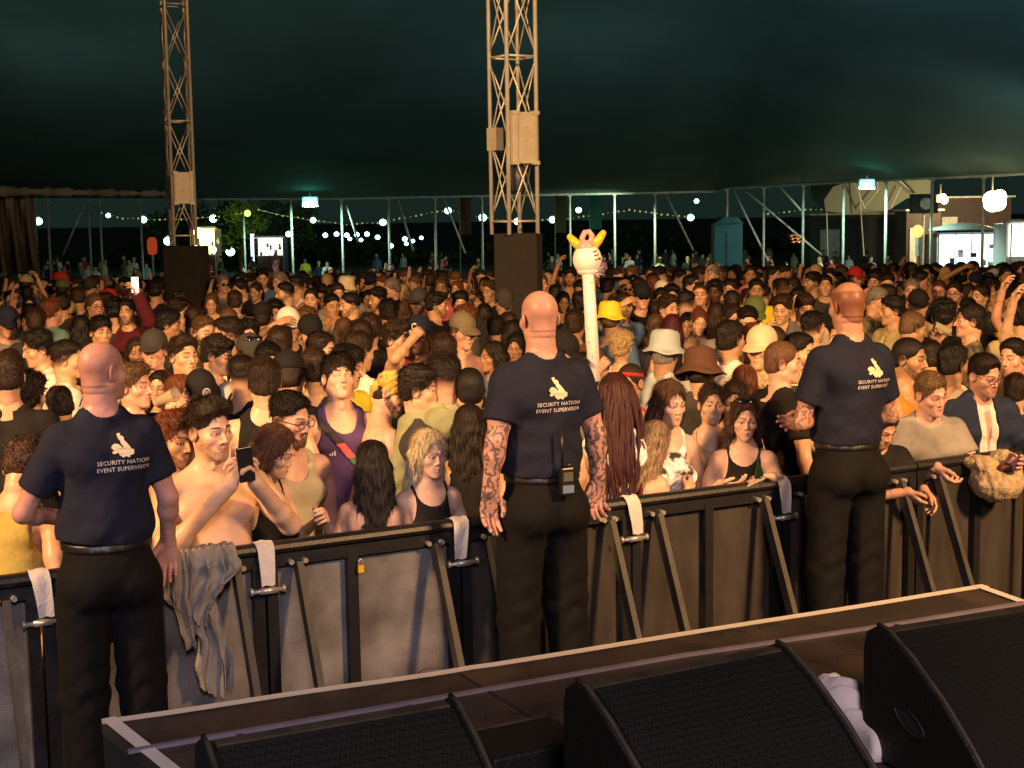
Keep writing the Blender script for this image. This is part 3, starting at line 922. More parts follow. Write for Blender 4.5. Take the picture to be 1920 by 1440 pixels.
# ---------------------------------------------------------------- people
HC = dict(k=(.006, .005, .0045), d=(.012, .0075, .005), b=(.026, .0145, .008), l=(.095, .055, .026), y=(.46, .34, .16), r=(.14, .045, .02), g=(.20, .18, .16), w=(.60, .52, .36), m=(.07, .012, .02))
HCN = dict(k='black', d='dark brown', b='brown', l='light brown', y='blonde', r='reddish', g='grey', w='pale blonde', m='maroon dyed')
SK = [(.55, .345, .215), (.60, .385, .24), (.50, .30, .175), (.40, .235, .13), (.62, .36, .25), (.30, .165, .10), (.085, .045, .028)]
GC = {'black': (.012, .012, .013), 'navy': (.014, .018, .040), 'white': (.74, .72, .66), 'grey': (.22, .22, .21), 'cream': (.60, .54, .36), 'maroon': (.09, .014, .025), 'red': (.42, .03, .035),
      'pink': (.60, .14, .18), 'yellow': (.72, .62, .04), 'teal': (.16, .30, .26), 'blue': (.07, .14, .26), 'green': (.09, .13, .05), 'sage': (.26, .28, .15), 'brown': (.09, .045, .03), 'purple': (.075, .045, .14),
      'charcoal': (.045, .045, .045), 'olive': (.16, .14, .09), 'orange': (.62, .20, .03), 'khaki': (.42, .38, .20), 'light blue': (.36, .44, .47), 'camo': (.16, .15, .09)}

GROUP = "people packed into the crowd in the tent"
PEOPLE = []      # dicts for labels
LAND = []

def proto_body(sex, var, pose, head, fat, res):
    key = ('body', sex, var, pose, head, fat, res)
    def mk():
        fig = Fig(sex, pose, head, 0, 0, fat)
        rs = np.random.default_rng(var * 7 + sex)
        hp = dict(fem=sex, w=1 + .06 * (rs.random() - .5), jaw=1 + .2 * (rs.random() - .5), nose=.9 + .3 * rs.random(), closed=(var == 3))
        if not sex and var % 3 == 2: hp['beard'] = .8
        if not sex: hp['scalp'] = .97; hp['scalpcol'] = (.07, .05, .04)
        if res == 'lo': me = body_mesh("person", fig, hp, .026, .0075, .0085)
        else: me = body_mesh("person", fig, hp, .020, .0052, .0070)
        return me, fig
    return cached(key, mk)

def add_children(o, fig, figkey, sex, hair, hcol, top, tcol, hat=None, hatcol='black', glasses=None, hseed=0, tmat=None, hres=.0055, legs='charcoal', capyaw=0, hi=False):
    M = fig.HM
    if hair and hair != 'bald':
        h = link("hair", hair_mesh(hair if not (hat and hair in ('quiff', 'tousled', 'mop', 'curly', 'short', 'fade')) else 'buzz', hseed, hres), o, color=HC[hcol] if isinstance(hcol, str) else hcol)
        h.matrix_local = M
    if hat:
        if hat in ('cap', 'snap'):
            h = link("cap", cap_mesh('snap' if hat == 'snap' else 'curved'), o, color=GC.get(hatcol, hatcol)); h.matrix_local = M @ Matrix.Translation((0, .004, .008)) @ Matrix.Rotation(R(6), 4, 'X') @ Matrix.Rotation(R(capyaw), 4, 'Z') @ Matrix.Scale(1.03, 4)
        elif hat in ('bucket', 'widebucket'):
            h = link("bucket_hat", bucket_mesh(hat == 'widebucket'), o, color=GC.get(hatcol, hatcol)); h.matrix_local = M @ Matrix.Translation((0, 0, .006)) @ Matrix.Scale(1.07, 4)
        elif hat == 'band':
            def mkb():
                mb = MB(); mb.lathe([(.0800, -.012), (.0835, -.010), (.0835, .010), (.0800, .012)], 28, (0, 0, 0), Matrix.Diagonal((.98, 1.22, 1)))
                me = mb.mesh("headband", True); me.materials.append(CLOTH); return me
            h = link("headband", cached('hb', mkb), o, color=GC.get(hatcol, hatcol)); h.matrix_local = M @ Matrix.Translation((0, .012, .055)) @ Matrix.Rotation(R(-14), 4, 'X')
    if glasses:
        g = link("sunglasses" if glasses != 'clear' else "spectacles", glasses_mesh(glasses != 'clear'), o)
        g.matrix_local = M @ (Matrix.Translation((0, .012, .075)) @ Matrix.Rotation(R(-28), 4, 'X') if glasses == 'up' else Matrix.Identity(4))
    if top and top != 'bare':
        def mkt():
            V, Q, f = top_mesh(top, fig, .011 if hi else .021, 1)
            me = mesh_np(top, V, Q); me.materials.append(CLOTH); return me
        me = cached(('top', top, figkey, hi), mkt)
        nm = {'tee': 't_shirt', 'tank': 'tank_top', 'vest': 'vest_top', 'polo': 'polo_shirt', 'hoodie': 'hoodie', 'shirt': 'shirt', 'jacket': 'jacket', 'crop': 'crop_top', 'strapless': 'bandeau_top', 'dress': 'dress'}[top]
        c = link(nm, me, o, color=GC.get(tcol, tcol))
        if tmat: c.material_slots[0].link = 'OBJECT'; c.material_slots[0].material = tmat
    if legs:
        def mkl():
            V, Q = trouser_mesh(fig, .026 if not hi else .016); me = mesh_np("trousers", V, Q); me.materials.append(CLOTH); return me
        t = link("trousers", cached(('legs', sex, round(fig.b['fat'], 2), hi), mkl), o, color=GC.get(legs, legs))

def place_root(o, fig, px, py, h, yaw, ez=0.0):
    sc = h / 1.778
    o.scale = (sc, sc, sc)
    th = R(yaw)
    g = at_z(px, py, h + ez if False else fig.top.z * sc + ez)
    off = Matrix.Rotation(th, 3, 'Z') @ Vector((fig.top.x * sc, (fig.top.y) * sc, 0))
    o.location = (g.x - off.x, g.y - off.y, ez)
    o.rotation_euler = (0, 0, th)
    return g

def view_angle(px):   # extra rotation so that yaw 0 faces the camera
    return -math.degrees(math.atan2(px - 960, FPX))

def crowd_person(px, py, yaw=0, sex=0, hair='short', hc='d', top='tee', tc='black', hat=None, hatc='black', glasses=None, pose='down', skin=0, h=None, var=None, desc=None, tmat=None, fat=0.0, head=None, hi=False, capyaw=0, land=None, explicit=True, note=None, xy=None):
    var = var if var is not None else random.randrange(4)
    if head is None:
        head = random.choice([(0, 0, 0), (18, 6, 0), (-18, 4, 0), (0, 14, 4)])
    res = 'hi' if py > 560 else 'lo'
    me, fig = proto_body(sex, var, pose, head, fat, res)
    o = link("person", me, color=SK[skin])
    h = h or (1.765 if not sex else 1.665) * (1 + .012 * random.uniform(-1, 1))
    yaw2 = yaw - head[0] + view_angle(px)
    g = place_root(o, fig, px, py, h, yaw2)
    add_children(o, fig, (sex, pose, head if False else 0, round(fat, 2)), sex, hair, hc, top, tc, hat, hatc, glasses, random.randrange(3) if hair in HAIRP else 0, tmat, .0055 if res == 'hi' else .0075, random.choice(['charcoal', 'navy', 'black', 'grey', 'blue']), capyaw)
    PEOPLE.append(dict(o=o, px=px, py=py, yaw=yaw, sex=sex, hair=hair, hc=hc, top=top, tc=tc, hat=hat, hatc=hatc, glasses=glasses, pose=pose, desc=desc, note=note, g=g, fig=fig, tmat=tmat))
    if land: LAND.append((land, px, py + 25))
    return o
# ================================================================= the pit barrier's frame
ZR = 1.20                                   # top of the rail
_p0 = at_z(70, 1070, ZR); _p4 = at_z(1460, 896, ZR)
BD = (_p4 - _p0); PL = BD.length / 4; BANG = math.atan2(BD.y, BD.x)
BM = Matrix.Translation((_p0.x, _p0.y, 0)) @ Matrix.Rotation(BANG, 4, 'Z')    # local x along the rail, -y to the pit
BMI = BM.inverted()
def bl(px, py, y=0.0):
    """local point where the pixel's ray meets the upright plane y=const of the barrier"""
    o = BMI @ Vector((0, 0, CAM_H)); d = BMI.to_3x3() @ ray(px, py)
    return o + d * ((y - o.y) / d.y)
def behind(p): return (BMI @ Vector((p[0], p[1], 0))).y
print("panel", PL, "angle", math.degrees(BANG))

def ground_z(x, y):
    t = min(max((y - 15) / 33, 0), 1)
    return -1.35 * t * t * (3 - 2 * t)

# ---------------------------------------------------------------- setting
GRASS = mat("trodden_grass", (.035, .032, .015), 0.95, noise=0.5, nscale=3, bump=0.6, bscale=20)
def ground():
    xs = np.concatenate([[-500, -200], np.arange(-80, 81, 8), [200, 500]]); ys = np.concatenate([[-60, -20, 0, 8], np.arange(14, 56, 3), [80, 140, 300, 700]])
    V = [(x, y, ground_z(x, y)) for y in ys for x in xs]; n = len(xs)
    F = [(j * n + i, j * n + i + 1, (j + 1) * n + i + 1, (j + 1) * n + i) for j in range(len(ys) - 1) for i in range(n - 1)]
    tag(link("ground", mesh_np("ground", V, np.array(F)), None, GRASS), kind="structure")
ground()

CANVAS = mat("dark_canvas", (.12, .19, .18), 0.85, noise=0.16, nscale=0.35, bump=0.2, bscale=3, spec=.1)
EAVE = [(-420, 374, 64), (60, 371, 64), (380, 372, 64), (640, 371, 64), (900, 366, 64), (1228, 360, 64), (1345, 357, 64), (1362, 352, 62), (1506, 344, 59), (1662, 336, 56), (1845, 328, 52), (1960, 322, 50), (2300, 300, 46)]
EP = [at_y(x, y, Y) for x, y, Y in EAVE]
def roof():
    V = []; F = []
    rows = [0, .04, .12, .3, .55, .8, 1]
    for t in rows:
        for p in EP:
            y = p.y * (1 - t) + (-12) * t
            z = p.z + (12.5 - p.z) * math.sin(min(t / .62, 1) * math.pi / 2) ** 1.15
            V.append((p.x * (1 - t * .3), y, z))
    n = len(EP)
    F = [(j * n + i, j * n + i + 1, (j + 1) * n + i + 1, (j + 1) * n + i) for j in range(len(rows) - 1) for i in range(n - 1)]
    b = len(V)
    V += [(x, y, z + .05) for x, y, z in V]
    F += [(a + b, d + b, c + b, e + b) for a, e, c, d in F]
    o = link("tent_roof", mesh_np("tent_roof", V, np.array(F)), None, CANVAS)
    tag(o, "dark green-black canvas roof spanning the whole tent above the crowd", "tent roof")
    return o
ROOF = roof()
STEEL = mat("galvanised_steel", (.36, .35, .32), 0.4, metal=0.5, noise=.2, nscale=5)
OLDST = mat("dull_steel", (.48, .46, .40), 0.6, metal=0.2, noise=.3, nscale=4)

# eave rail and the row of posts with their braces
rail = MB()
for a, b in zip(EP[2:], EP[3:]): rail.bar(a + Vector((0, 0, -.04)), b + Vector((0, 0, -.04)), .085)
tag(rail.build("eave_rail", OLDST), "long thin steel rail running along the lower edge of the tent roof", "rail")
def eave_at(px):
    for (x0, y0, Y0), (x1, y1, Y1) in zip(EAVE, EAVE[1:]):
        if x0 <= px <= x1:
            t = (px - x0) / (x1 - x0); return y0 + (y1 - y0) * t, Y0 + (Y1 - Y0) * t
POSTX = [64, 88, 165, 186, 262, 455, 545, 640, 728, 815, 903, 1068, 1152, 1228, 1363, 1432, 1506, 1582, 1662, 1748, 1845]
def post_where(px):
    L = ["beside the canvas curtain", "just right of the hanging canvas curtain", "left of the people in white far left", "behind the man in red far left", "near the red banner by the left tower",
         "right of the left truss tower by the lit tree", "left of the green floodlight", "right of the green floodlight", "by the many small lamps", "midway between the two truss towers", "just left of the middle truss tower",
         "just right of the middle truss tower", "right of the giraffe-horned totem", "in the middle between totem and right canopy", "at the corner where the eave steps up", "right of the eave corner by the blue hut",
         "left of the pallet stack", "crossing the pale canopy's left end", "right of the green floodlight at right", "beside the smaller warm floodlight", "crossing the lit kiosk"]
    return L[POSTX.index(px)]
for px in POSTX:
    y, Y = eave_at(px)
    top = at_y(px, y, Y)
    g = ground_z(top.x, Y)
    p = empty("tent_post", (top.x, Y, g))
    mb = MB(); mb.tube([(0, 0, 0), (0, 0, top.z - g - .06)], .055, 8); mb.build("pole", OLDST, p, True)
    mb = MB(); mb.box((0, 0, .01), (.3, .3, .02)); mb.build("foot_plate", OLDST, p); mb = MB(); mb.box((0, 0, top.z - g - .1), (.16, .16, .06)); mb.build("rail_clamp", OLDST, p)
    tag(p, "thin grey steel tent post " + post_where(px).replace("giraffe-horned ", ""), "tent post", "posts along the tent edge")
for i, (x0, y0, x1, y1, wh) in enumerate([(157, 385, 118, 478, "leaning left of the people in white at far left"), (650, 384, 672, 455, "leaning right between the small lamps"), (745, 372, 775, 470, "leaning behind the crowd left of the middle tower"), (832, 372, 872, 475, "running down to the yellow jacket left of the middle tower"),
                                      (1248, 364, 1300, 470, "sloping right from the middle eave"), (1376, 358, 1440, 490, "steep, right of the eave corner"), (1400, 360, 1540, 478, "long and shallow under the right eave"), (1462, 350, 1502, 395, "short, beside the pallet stack"), (1692, 338, 1715, 362, "short, above the black speaker box")]):
    Y = eave_at(x0)[1] - 1.0
    a = at_y(x0, y0, Y); b = at_y(x1, y1, Y)
    mb = MB(); mb.tube([a, b], .045, 8)
    tag(mb.build("diagonal_brace", OLDST, None, True), "slanting steel brace " + wh, "brace", "slanting braces at the tent edge")

# hanging canvas at the left and the rolled valance above it
CURT = mat("brown_canvas", (.15, .095, .06), 0.9, noise=.35, nscale=2, bump=.4, bscale=6, spec=.1)
def curtain():
    V = []; nx, nz = 60, 16
    for j in range(nz + 1):
        t = j / nz
        for i in range(nx + 1):
            u = i / nx
            px = -140 + (62 - t * 0 + 140) * u * (1 if t > 0 else 1) + (t ** 1.5) * 14 * u
            py = 368 + 142 * t
            fold = .35 * math.sin(u * 46 - 2.2 * t) * (.5 + t) + .15 * math.sin(u * 91)
            V.append(tuple(at_y(px, py, 40 + fold)))
    n = nx + 1
    F = [(j * n + i, j * n + i + 1, (j + 1) * n + i + 1, (j + 1) * n + i) for j in range(nz) for i in range(nx)]
    b = len(V); V += [(x, y + .03, z) for x, y, z in V]; F += [(a + b, d + b, c + b, e + b) for a, e, c, d in F]
    tag(link("canvas_curtain", mesh_np("canvas_curtain", V, np.array(F)), None, CURT), "brown canvas side curtain gathered in folds at the left edge", "curtain")
    V = []; nx = 80
    for i in range(nx + 1):
        u = i / nx; px = -100 + 440 * u
        c = at_y(px, 358 + 6 * u, 39.5); r = .15 * (1 - .55 * u) + .02 * math.sin(i * 1.7) + .02 * math.sin(i * .37)
        for k in range(8):
            a = k * math.pi / 4
            V.append((c.x, c.y + r * math.cos(a), c.z + r * math.sin(a) + .02 * math.sin(i * .9 + k)))
    F = [(i * 8 + k, i * 8 + (k + 1) % 8, (i + 1) * 8 + (k + 1) % 8, (i + 1) * 8 + k) for i in range(nx) for k in range(8)]
    tag(link("rolled_valance", mesh_np("rolled_valance", V, np.array(F)), None, CURT), "rolled-up brown canvas valance under the roof edge at upper left", "valance")
curtain()

# ---------------------------------------------------------------- truss towers
TRUSS = mat("aluminium_truss", (.72, .74, .68), 0.42, metal=0.35, noise=.15, nscale=6)
PLATE = mat("painted_plate", (.52, .50, .40), 0.5, metal=0.1, noise=.12, nscale=8)
DARKC = mat("dark_cover_cloth", (.016, .015, .013), 0.9, noise=.2, nscale=3, bump=.3)
MOTOR = mat("hoist_motor_shell", (.10, .12, .15), 0.35, metal=.3)
def truss(px, py, Y, rho, alpha, z0, ztop, sl0, sl1, motor, label, hs):
    c = at_y(px, py, Y)
    g = ground_z(c.x, Y)
    t = empty("truss_tower", (c.x, Y, g), 0)
    tag(t, label, "truss tower", "lattice truss towers holding up the tent")
    cs = [(rho * math.cos(R(alpha + 90 * k)), rho * math.sin(R(alpha + 90 * k))) for k in range(4)]   # 0 right,1 back,2 left,3 front
    for x, y in cs:
        mb = MB(); mb.tube([(x, y, z0 - g - .01), (x, y, ztop)], .022, 10); mb.build("chord", TRUSS, t, True)
    lat = MB(); step = hs
    z = z0 - g + .12
    zb = z; k = 0
    while z < ztop:
        for i in range(4):
            a = cs[i]; b = cs[(i + 1) % 4]
            lat.tube([(a[0], a[1], z), (b[0], b[1], z)], .012, 6)
            m = z + step / 2
            lat.tube([(a[0], a[1], z + .03), (b[0], b[1], m)], .0090, 6)
            lat.tube([(b[0], b[1], m), (a[0], a[1], z + step - .03)], .0090, 6)
            lat.tube([(b[0], b[1], z + .03), (a[0], a[1], m)], .0090, 6)
            lat.tube([(a[0], a[1], m), (b[0], b[1], z + step - .03)], .0090, 6)
        z += step
    lat.build("lattice", TRUSS, t, True)
    # square sleeve block on the face between the front and the right chord
    a = Vector((*cs[3], 0)); b = Vector((*cs[0], 0)); m = (a + b) / 2; d = (b - a).normalized(); nrm = Vector((d.y, -d.x, 0)); W = (b - a).length
    RM = Matrix.Rotation(math.atan2(d.y, d.x), 3, 'Z')
    zc = (sl0 + sl1) / 2 - g; hh = sl1 - sl0
    s = MB(); s.box(m + nrm * .03 + Vector((0, 0, zc)), (W * .86, .05, hh), RM)
    so = s.build("sleeve_block", PLATE, t)
    s = MB()
    for sx in (-1, 1):
        s.box(m + nrm * .062 + d * (sx * W * .33) + Vector((0, 0, zc)), (W * .10, .012, hh * .98), RM)
        for sz in (-1, 1): s.box(m + nrm * .05 + d * (sx * W * .36) + Vector((0, 0, zc + sz * hh * .49)), (W * .22, .05, .035), RM)
    s.build("flange", PLATE, so)
    s = MB()
    for sz in (-.03, .10): s.lathe([(.011, -.004), (.011, .004)], 10, m + nrm * .06 + Vector((0, 0, zc + sz)), Matrix.Rotation(math.atan2(d.y, d.x), 3, 'Z') @ Matrix.Rotation(R(90), 3, 'X'))
    s.build("bolt", OLDST, so)
    s = MB(); s.box(Vector((*cs[2], 0)) * .8 + Vector((0, 0, zc)), (.10, .14, hh * .45), Matrix.Rotation(R(40), 3, 'Z')); s.build("side_bracket", PLATE, t)
    if motor:
        s = MB(); s.lathe([(.02, -.16), (.06, -.14), (.075, -.02), (.07, .07), (.04, .11)], 16, m * .4 + Vector((0, 0, zc - hh / 2 - .12))); mo = s.build("hoist_motor", MOTOR, t, True)
        s = MB(); s.tube([m * .4 + Vector((0, 0, zc - hh / 2 - .25)), m * .4 + Vector((0, 0, zc - hh / 2 - .75))], .008, 6); s.build("chain", OLDST, mo)
    return t, c, g
T1, c1, g1 = truss(965, 420, 14.6, .237, -13.5, 2.3, 9.5, 2.99, 3.49, True, "tall pale lattice truss tower in the middle with a square sleeve block", 1.62)
T2, c2, g2 = truss(343, 430, 19.3, .204, -22.8, 2.15, 9.5, 2.69, 3.10, False, "taller-looking slimmer lattice truss tower at left, set farther back", 1.50)
def base_box(t, c, g, w, d, ztop, ang, label):
    mb = MB(); RM = Matrix.Rotation(R(ang), 3, 'Z')
    h = ztop - g
    mb.box((0, 0, h / 2), (w, d, h), RM)
    o = mb.build("tower_base_cover", DARKC); o.location = (c.x, c.y, g)
    bv = o.modifiers.new("bevel", 'BEVEL'); bv.width = .02; bv.segments = 2
    tag(o, label, "tower base")
    return o
base_box(T1, Vector((c1.x + .035, c1.y, 0)), g1, .44, .40, 2.30, -9, "square brown-black covered base block under the middle truss tower")
base_box(T2, Vector((c2.x + .03, c2.y, 0)), g2, .50, .44, 2.13, -6, "square black covered base block under the left truss tower")

# ---------------------------------------------------------------- outside the tent
def emis(name, col, s):
    return mat(name, (.02, .02, .02), .5, emit=col, estr=s)
CYAN = emis("cold_lamp_glass", (.45, 1.0, .98), 9.0)
GREENL = emis("green_lamp_glass", (.40, .85, .08), 5.0)
TEALF = emis("teal_flood_glass", (.12, 1.0, .72), 6.0)
WARM = emis("warm_flood_glass", (1.0, .78, .38), 14.0)
WHITE = emis("lit_white_panel", (1.0, .98, .82), 3.2)
COOLW = emis("lit_cool_panel", (.75, .93, 1.0), 2.6)
YELL = emis("lit_yellow_panel", (1.0, .80, .28), 7.0)
ORNG = emis("lit_orange_panel", (1.0, .50, .10), 2.2)
LAMPS = [(72, 415, 8, 'at the left edge beside the canvas curtain'), (203, 404, 5, 'small, right of the far-left posts'), (269, 412, 7, 'left of the left truss tower'), (400, 410, 8, 'just right of the left truss tower'), (587, 413, 6, 'under the green floodlight'),
         (541, 439, 6, 'left of the cluster of small lamps'), (315, 452, 9, 'low beside the red banner'), (432, 472, 9, 'low between the bright stall and the white board'), (610, 441, 5, 'first of the small cluster'), (631, 439, 5, 'second of the small cluster'), (650, 441, 5, 'third along the small cluster'),
         (669, 440, 5, 'fourth along the small cluster'), (688, 439, 5, 'fifth along the small cluster'), (708, 445, 5, 'right end of the small cluster'), (656, 448, 4, 'below the third of the cluster'), (677, 450, 4, 'below the fourth of the cluster'), (759, 448, 5, 'right of the cluster, upper'), (762, 457, 4, 'right of the cluster, lower'),
         (774, 452, 4, 'faint, right of the pair'), (790, 446, 4, 'faint, farthest right of the cluster'), (733, 461, 5, 'bluish, lowest under the string'), (718, 417, 7, 'above the small cluster'), (840, 395, 7, 'halfway to the middle tower'), (905, 408, 8, 'just left of the middle tower'), (970, 415, 7, 'seen through the middle tower'),
         (1036, 412, 7, 'just right of the middle tower'), (1085, 394, 6, 'above the totem'), (1295, 408, 7, 'lower, near the blue hut'), (1306, 377, 5, 'upper, near the blue hut'), (1377, 473, 4, 'low in front of the blue hut'), (1726, 483, 5, 'low beside the kiosk')]
for x, y, r, wh in LAMPS:
    Y = 92 + (x * 7 % 13)
    c = at_y(x, y, Y); rr = r * Y / FPX * .88
    e = empty("festoon_lamp", tuple(c))
    mb = MB(); mb.ball((0, 0, 0), (rr * 1.05, rr, rr * .95), 14, 10); mb.build("globe", CYAN, e, True)
    mb = MB(); mb.tube([(0, 0, rr * .9), (0, 0, rr * 1.35)], rr * .3, 8); mb.build("socket", OLDST, e)
    tag(e, "round cold-white outdoor lamp, " + wh, "lamp", "round lamps on the festoon strings outside")
e = empty("festoon_lamp", tuple(at_y(464, 400, 90))); mb = MB(); mb.ball((0, 0, 0), .2, 12, 8); mb.build("globe", GREENL, e, True); mb = MB(); mb.tube([(0, 0, .18), (0, 0, .3)], .06, 8); mb.build("socket", OLDST, e)
tag(e, "only yellow-green outdoor lamp, beside the lit tree right of the left tower", "lamp")
for x, y, Y, wh in [(581, 378, 62.5, "at the left eave above the small lamps"), (1626, 345, 55, "at the right eave over the pale canopy")]:
    c = at_y(x, y, Y)
    e = empty("green_floodlight", tuple(c))
    k = Y / FPX
    mb = MB(); mb.box((0, 0, 0), (26 * k, .10, 15 * k)); bo = mb.build("glass", TEALF, e); bv = bo.modifiers.new("bevel", 'BEVEL'); bv.width = .045; bv.segments = 3
    mb = MB(); mb.box((0, .09, 0), (30 * k, .10, 19 * k)); mb.box((0, .05, 12 * k), (.05, .05, 8 * k)); mb.build("housing", OLDST, e)
    tag(e, "glowing green-white floodlight hung " + wh, "floodlight")
    lamp("flood_and_fill_light", 'SPOT', (c.x, c.y - .3, c.z - .15), (c.x, c.y + 2, -2), 1500, (.55, 1, .8), .2, 150, .4)
    lamp("flood_and_fill_light", 'SPOT', (c.x + 14, c.y - .3, c.z - .15), (c.x + 12, c.y + 2, -2), 900, (.75, 1, .7), .2, 150, .4)  # added spot without a fixture, brightens the far people
# light strings
DOT = emis("string_dot", (.45, .50, .16), .9)
for pts, wh in [([(190, 400), (230, 409), (269, 411), (330, 412), (400, 407), (464, 399)], "left of the lit tree"), ([(485, 394), (530, 404), (587, 413), (650, 421), (718, 417), (780, 404), (840, 394)], "above the cluster of small lamps"), ([(840, 394), (870, 401), (905, 408), (970, 415), (1036, 412), (1085, 408), (1140, 400), (1180, 394), (1240, 402), (1295, 408)], "crossing behind the middle tower"),
                ([(1180, 394), (1222, 398), (1262, 405)], "short, right of the totem"), ([(1440, 402), (1480, 396), (1540, 392), (1600, 396)], "under the right eave")]:
    mb = MB(); P3 = [at_y(x, y, 94) for x, y in pts]; k = 0
    for a, b in zip(P3, P3[1:]):
        n = max(2, int((b - a).length / .32))
        for i in range(n):
            p = a.lerp(b, i / n); k += 1
            mb.ball((p.x, p.y, p.z + .03 * math.sin(k)), .045 + .02 * math.sin(k * 1.7), 6, 4)
    e = MB(); e.tube(P3, .015, 5)
    o = e.build("light_string", OLDST); tag(o, "sagging string of tiny dim yellow lights " + wh, "light string", "strings of tiny lights outside")
    b_ = mb.build("bulb_row", DOT, o); tag(b_, kind="stuff")
# red banner, flags
REDF = mat("red_fabric", (.55, .05, .02), .8, emit=(.8, .09, .03), estr=.35)
def flag(px0, px1, y0, y1, Y, col, name, label):
    m_ = mat(name + "_fabric", col, .85, noise=.25, nscale=1.5)
    a = at_y(px0, y0, Y); b = at_y(px1, y1, Y)
    g = ground_z(0, Y)
    e = empty(name, (a.x, Y, g))
    V = []; nx, nz = 6, 12
    for s_ in (0, .02):
        for j in range(nz + 1):
            for i in range(nx + 1):
                u = i / nx; t = j / nz
                V.append(((b.x - a.x) * u, s_ + .08 * math.sin(u * 5 + t * 3), b.z - g + (a.z - b.z) * t))
    n = nx + 1; m = n * (nz + 1)
    F = [(j * n + i, j * n + i + 1, (j + 1) * n + i + 1, (j + 1) * n + i) for j in range(nz) for i in range(nx)]
    F += [(q[3] + m, q[2] + m, q[1] + m, q[0] + m) for q in F]
    link("cloth_panel", mesh_np("cloth_panel", V, np.array(F)), e, m_)
    mb = MB(); mb.tube([(-.03, 0, 0), (-.03, 0, a.z - g + .1)], .03, 8); mb.build("pole", OLDST, e, True)
    tag(e, label, "flag")
flag(1041, 1062, 363, 436, 80, (.16, .13, .05), "tall_flag", "tall olive and brown banner flag just right of the middle truss tower")
flag(1106, 1128, 364, 430, 80, (.06, .30, .22), "tall_flag", "tall green banner flag behind the totem")
flag(862, 884, 368, 440, 82, (.16, .06, .04), "tall_flag", "faint red-brown banner flag left of the middle truss tower")
e = empty("red_banner", tuple(at_y(286, 478, 60)));
mb = MB(); k = 60 / FPX; mb.lathe([(.05, 0), (8 * k, 2 * k), (9.5 * k, 14 * k), (9 * k, 28 * k), (4 * k, 33 * k)], 14, (0, 0, 0)); mb.build("panel", REDF, e, True)
mb = MB(); mb.tube([(0, 0, -1.5), (0, 0, 0)], .05, 8); mb.build("stand", OLDST, e); tag(e, "rounded glowing red banner stand left of the left tower base", "banner")

# the lit tree behind the left tower
LEAF = mat("leaves", (.05, .085, .02), .8, noise=.4, nscale=.8); BARK = mat("bark", (.05, .035, .02), .9, noise=.3)
def tree(px, py, Y, rad, h, label, n=2600):
    c = at_y(px, py, Y); g = ground_z(0, Y)
    t = empty("tree", (c.x, Y, g)); H = c.z - g
    mb = MB(); mb.tube([(0, 0, 0), (.1, 0, H * .5), (0, 0, H * .8)], [.25, .18, .1], 10)
    for k in range(6):
        a = k * 1.1; mb.tube([(0, 0, H * .5 + .1 * k), (math.cos(a) * rad * .6, math.sin(a) * rad * .6, H + .3 * math.sin(k))], [.09, .03], 6)
    mb.build("trunk", BARK, t, True)
    rs = np.random.default_rng(int(px)); V = []
    blobs = [(rs.normal(size=3) * np.array([rad * .45, rad * .45, h * .35])) for _ in range(22)]
    for i in range(n):
        b = blobs[rs.integers(22)]; p = b + rs.normal(size=3) * rad * .17
        u = rs.normal(size=3); u /= np.linalg.norm(u); v = np.cross(u, rs.normal(size=3)); v /= np.linalg.norm(v); s_ = .09 + .09 * rs.random()
        p = p + np.array([0, 0, H])
        V += [p - u * s_, p + v * s_ * .6, p + u * s_, p - v * s_ * .6]
    F = np.arange(len(V)).reshape(-1, 4)
    link("crown", mesh_np("crown", V, F, smooth=False), t, LEAF)
    tag(t, label, "tree")
    return c
ct = tree(448, 405, 96, 1.7, 2.6, "leafy tree lit yellow-green beside the bright stall right of the left tower", 5200)
for i, (x, y, r_) in enumerate([(372, 436, 11), (390, 440, 9), (398, 468, 8), (385, 452, 9)]):  # glow balls added around the stall to spread its blown-out light
    c = at_y(x, y, 84 - i * .2); e = empty("stall_glow_ball", tuple(c)); k = 84 / FPX
    mb = MB(); mb.ball((0, 0, 0), (r_ * k, r_ * k * .5, r_ * k * .8), 14, 10); mb.build("glass", YELL, e, True); mb = MB(); mb.box((0, r_ * k * .6, 0), (r_ * k, r_ * k * .4, r_ * k)); mb.build("housing", OLDST, e)
    tag(e, ["upper left", "upper right", "lowest right", "middle"][i] + " one of the added yellow glow balls on the stall beside the left tower", "lamp", "glow balls added to the yellow stall")
tree(535, 420, 104, 2.2, 2.2, "dim leafy tree behind the small lamps left of the green floodlight")
tree(330, 430, 108, 2.6, 2.0, "dark leafy tree behind the left truss tower")
for (px, py, Y, en, colr, s_) in [(470, 398, 92, 380, (.75, 1, .15), .2), (412, 452, 88, 420, (1, .85, .3), .3), (1768, 380, 63, 500, (1, .74, .35), .2), (1866, 384, 61, 1100, (1, .76, .38), .3), (1500, 455, 62, 60, (1, .6, .25), .3)]:
    l = bpy.data.lights.new("outdoor_lamp_light", 'POINT'); l.energy = en; l.color = colr; l.shadow_soft_size = s_
    o = bpy.data.objects.new("outdoor_lamp_light", l); COL.objects.link(o); o.location = at_y(px, py, Y) + Vector((0, -.9, 0))
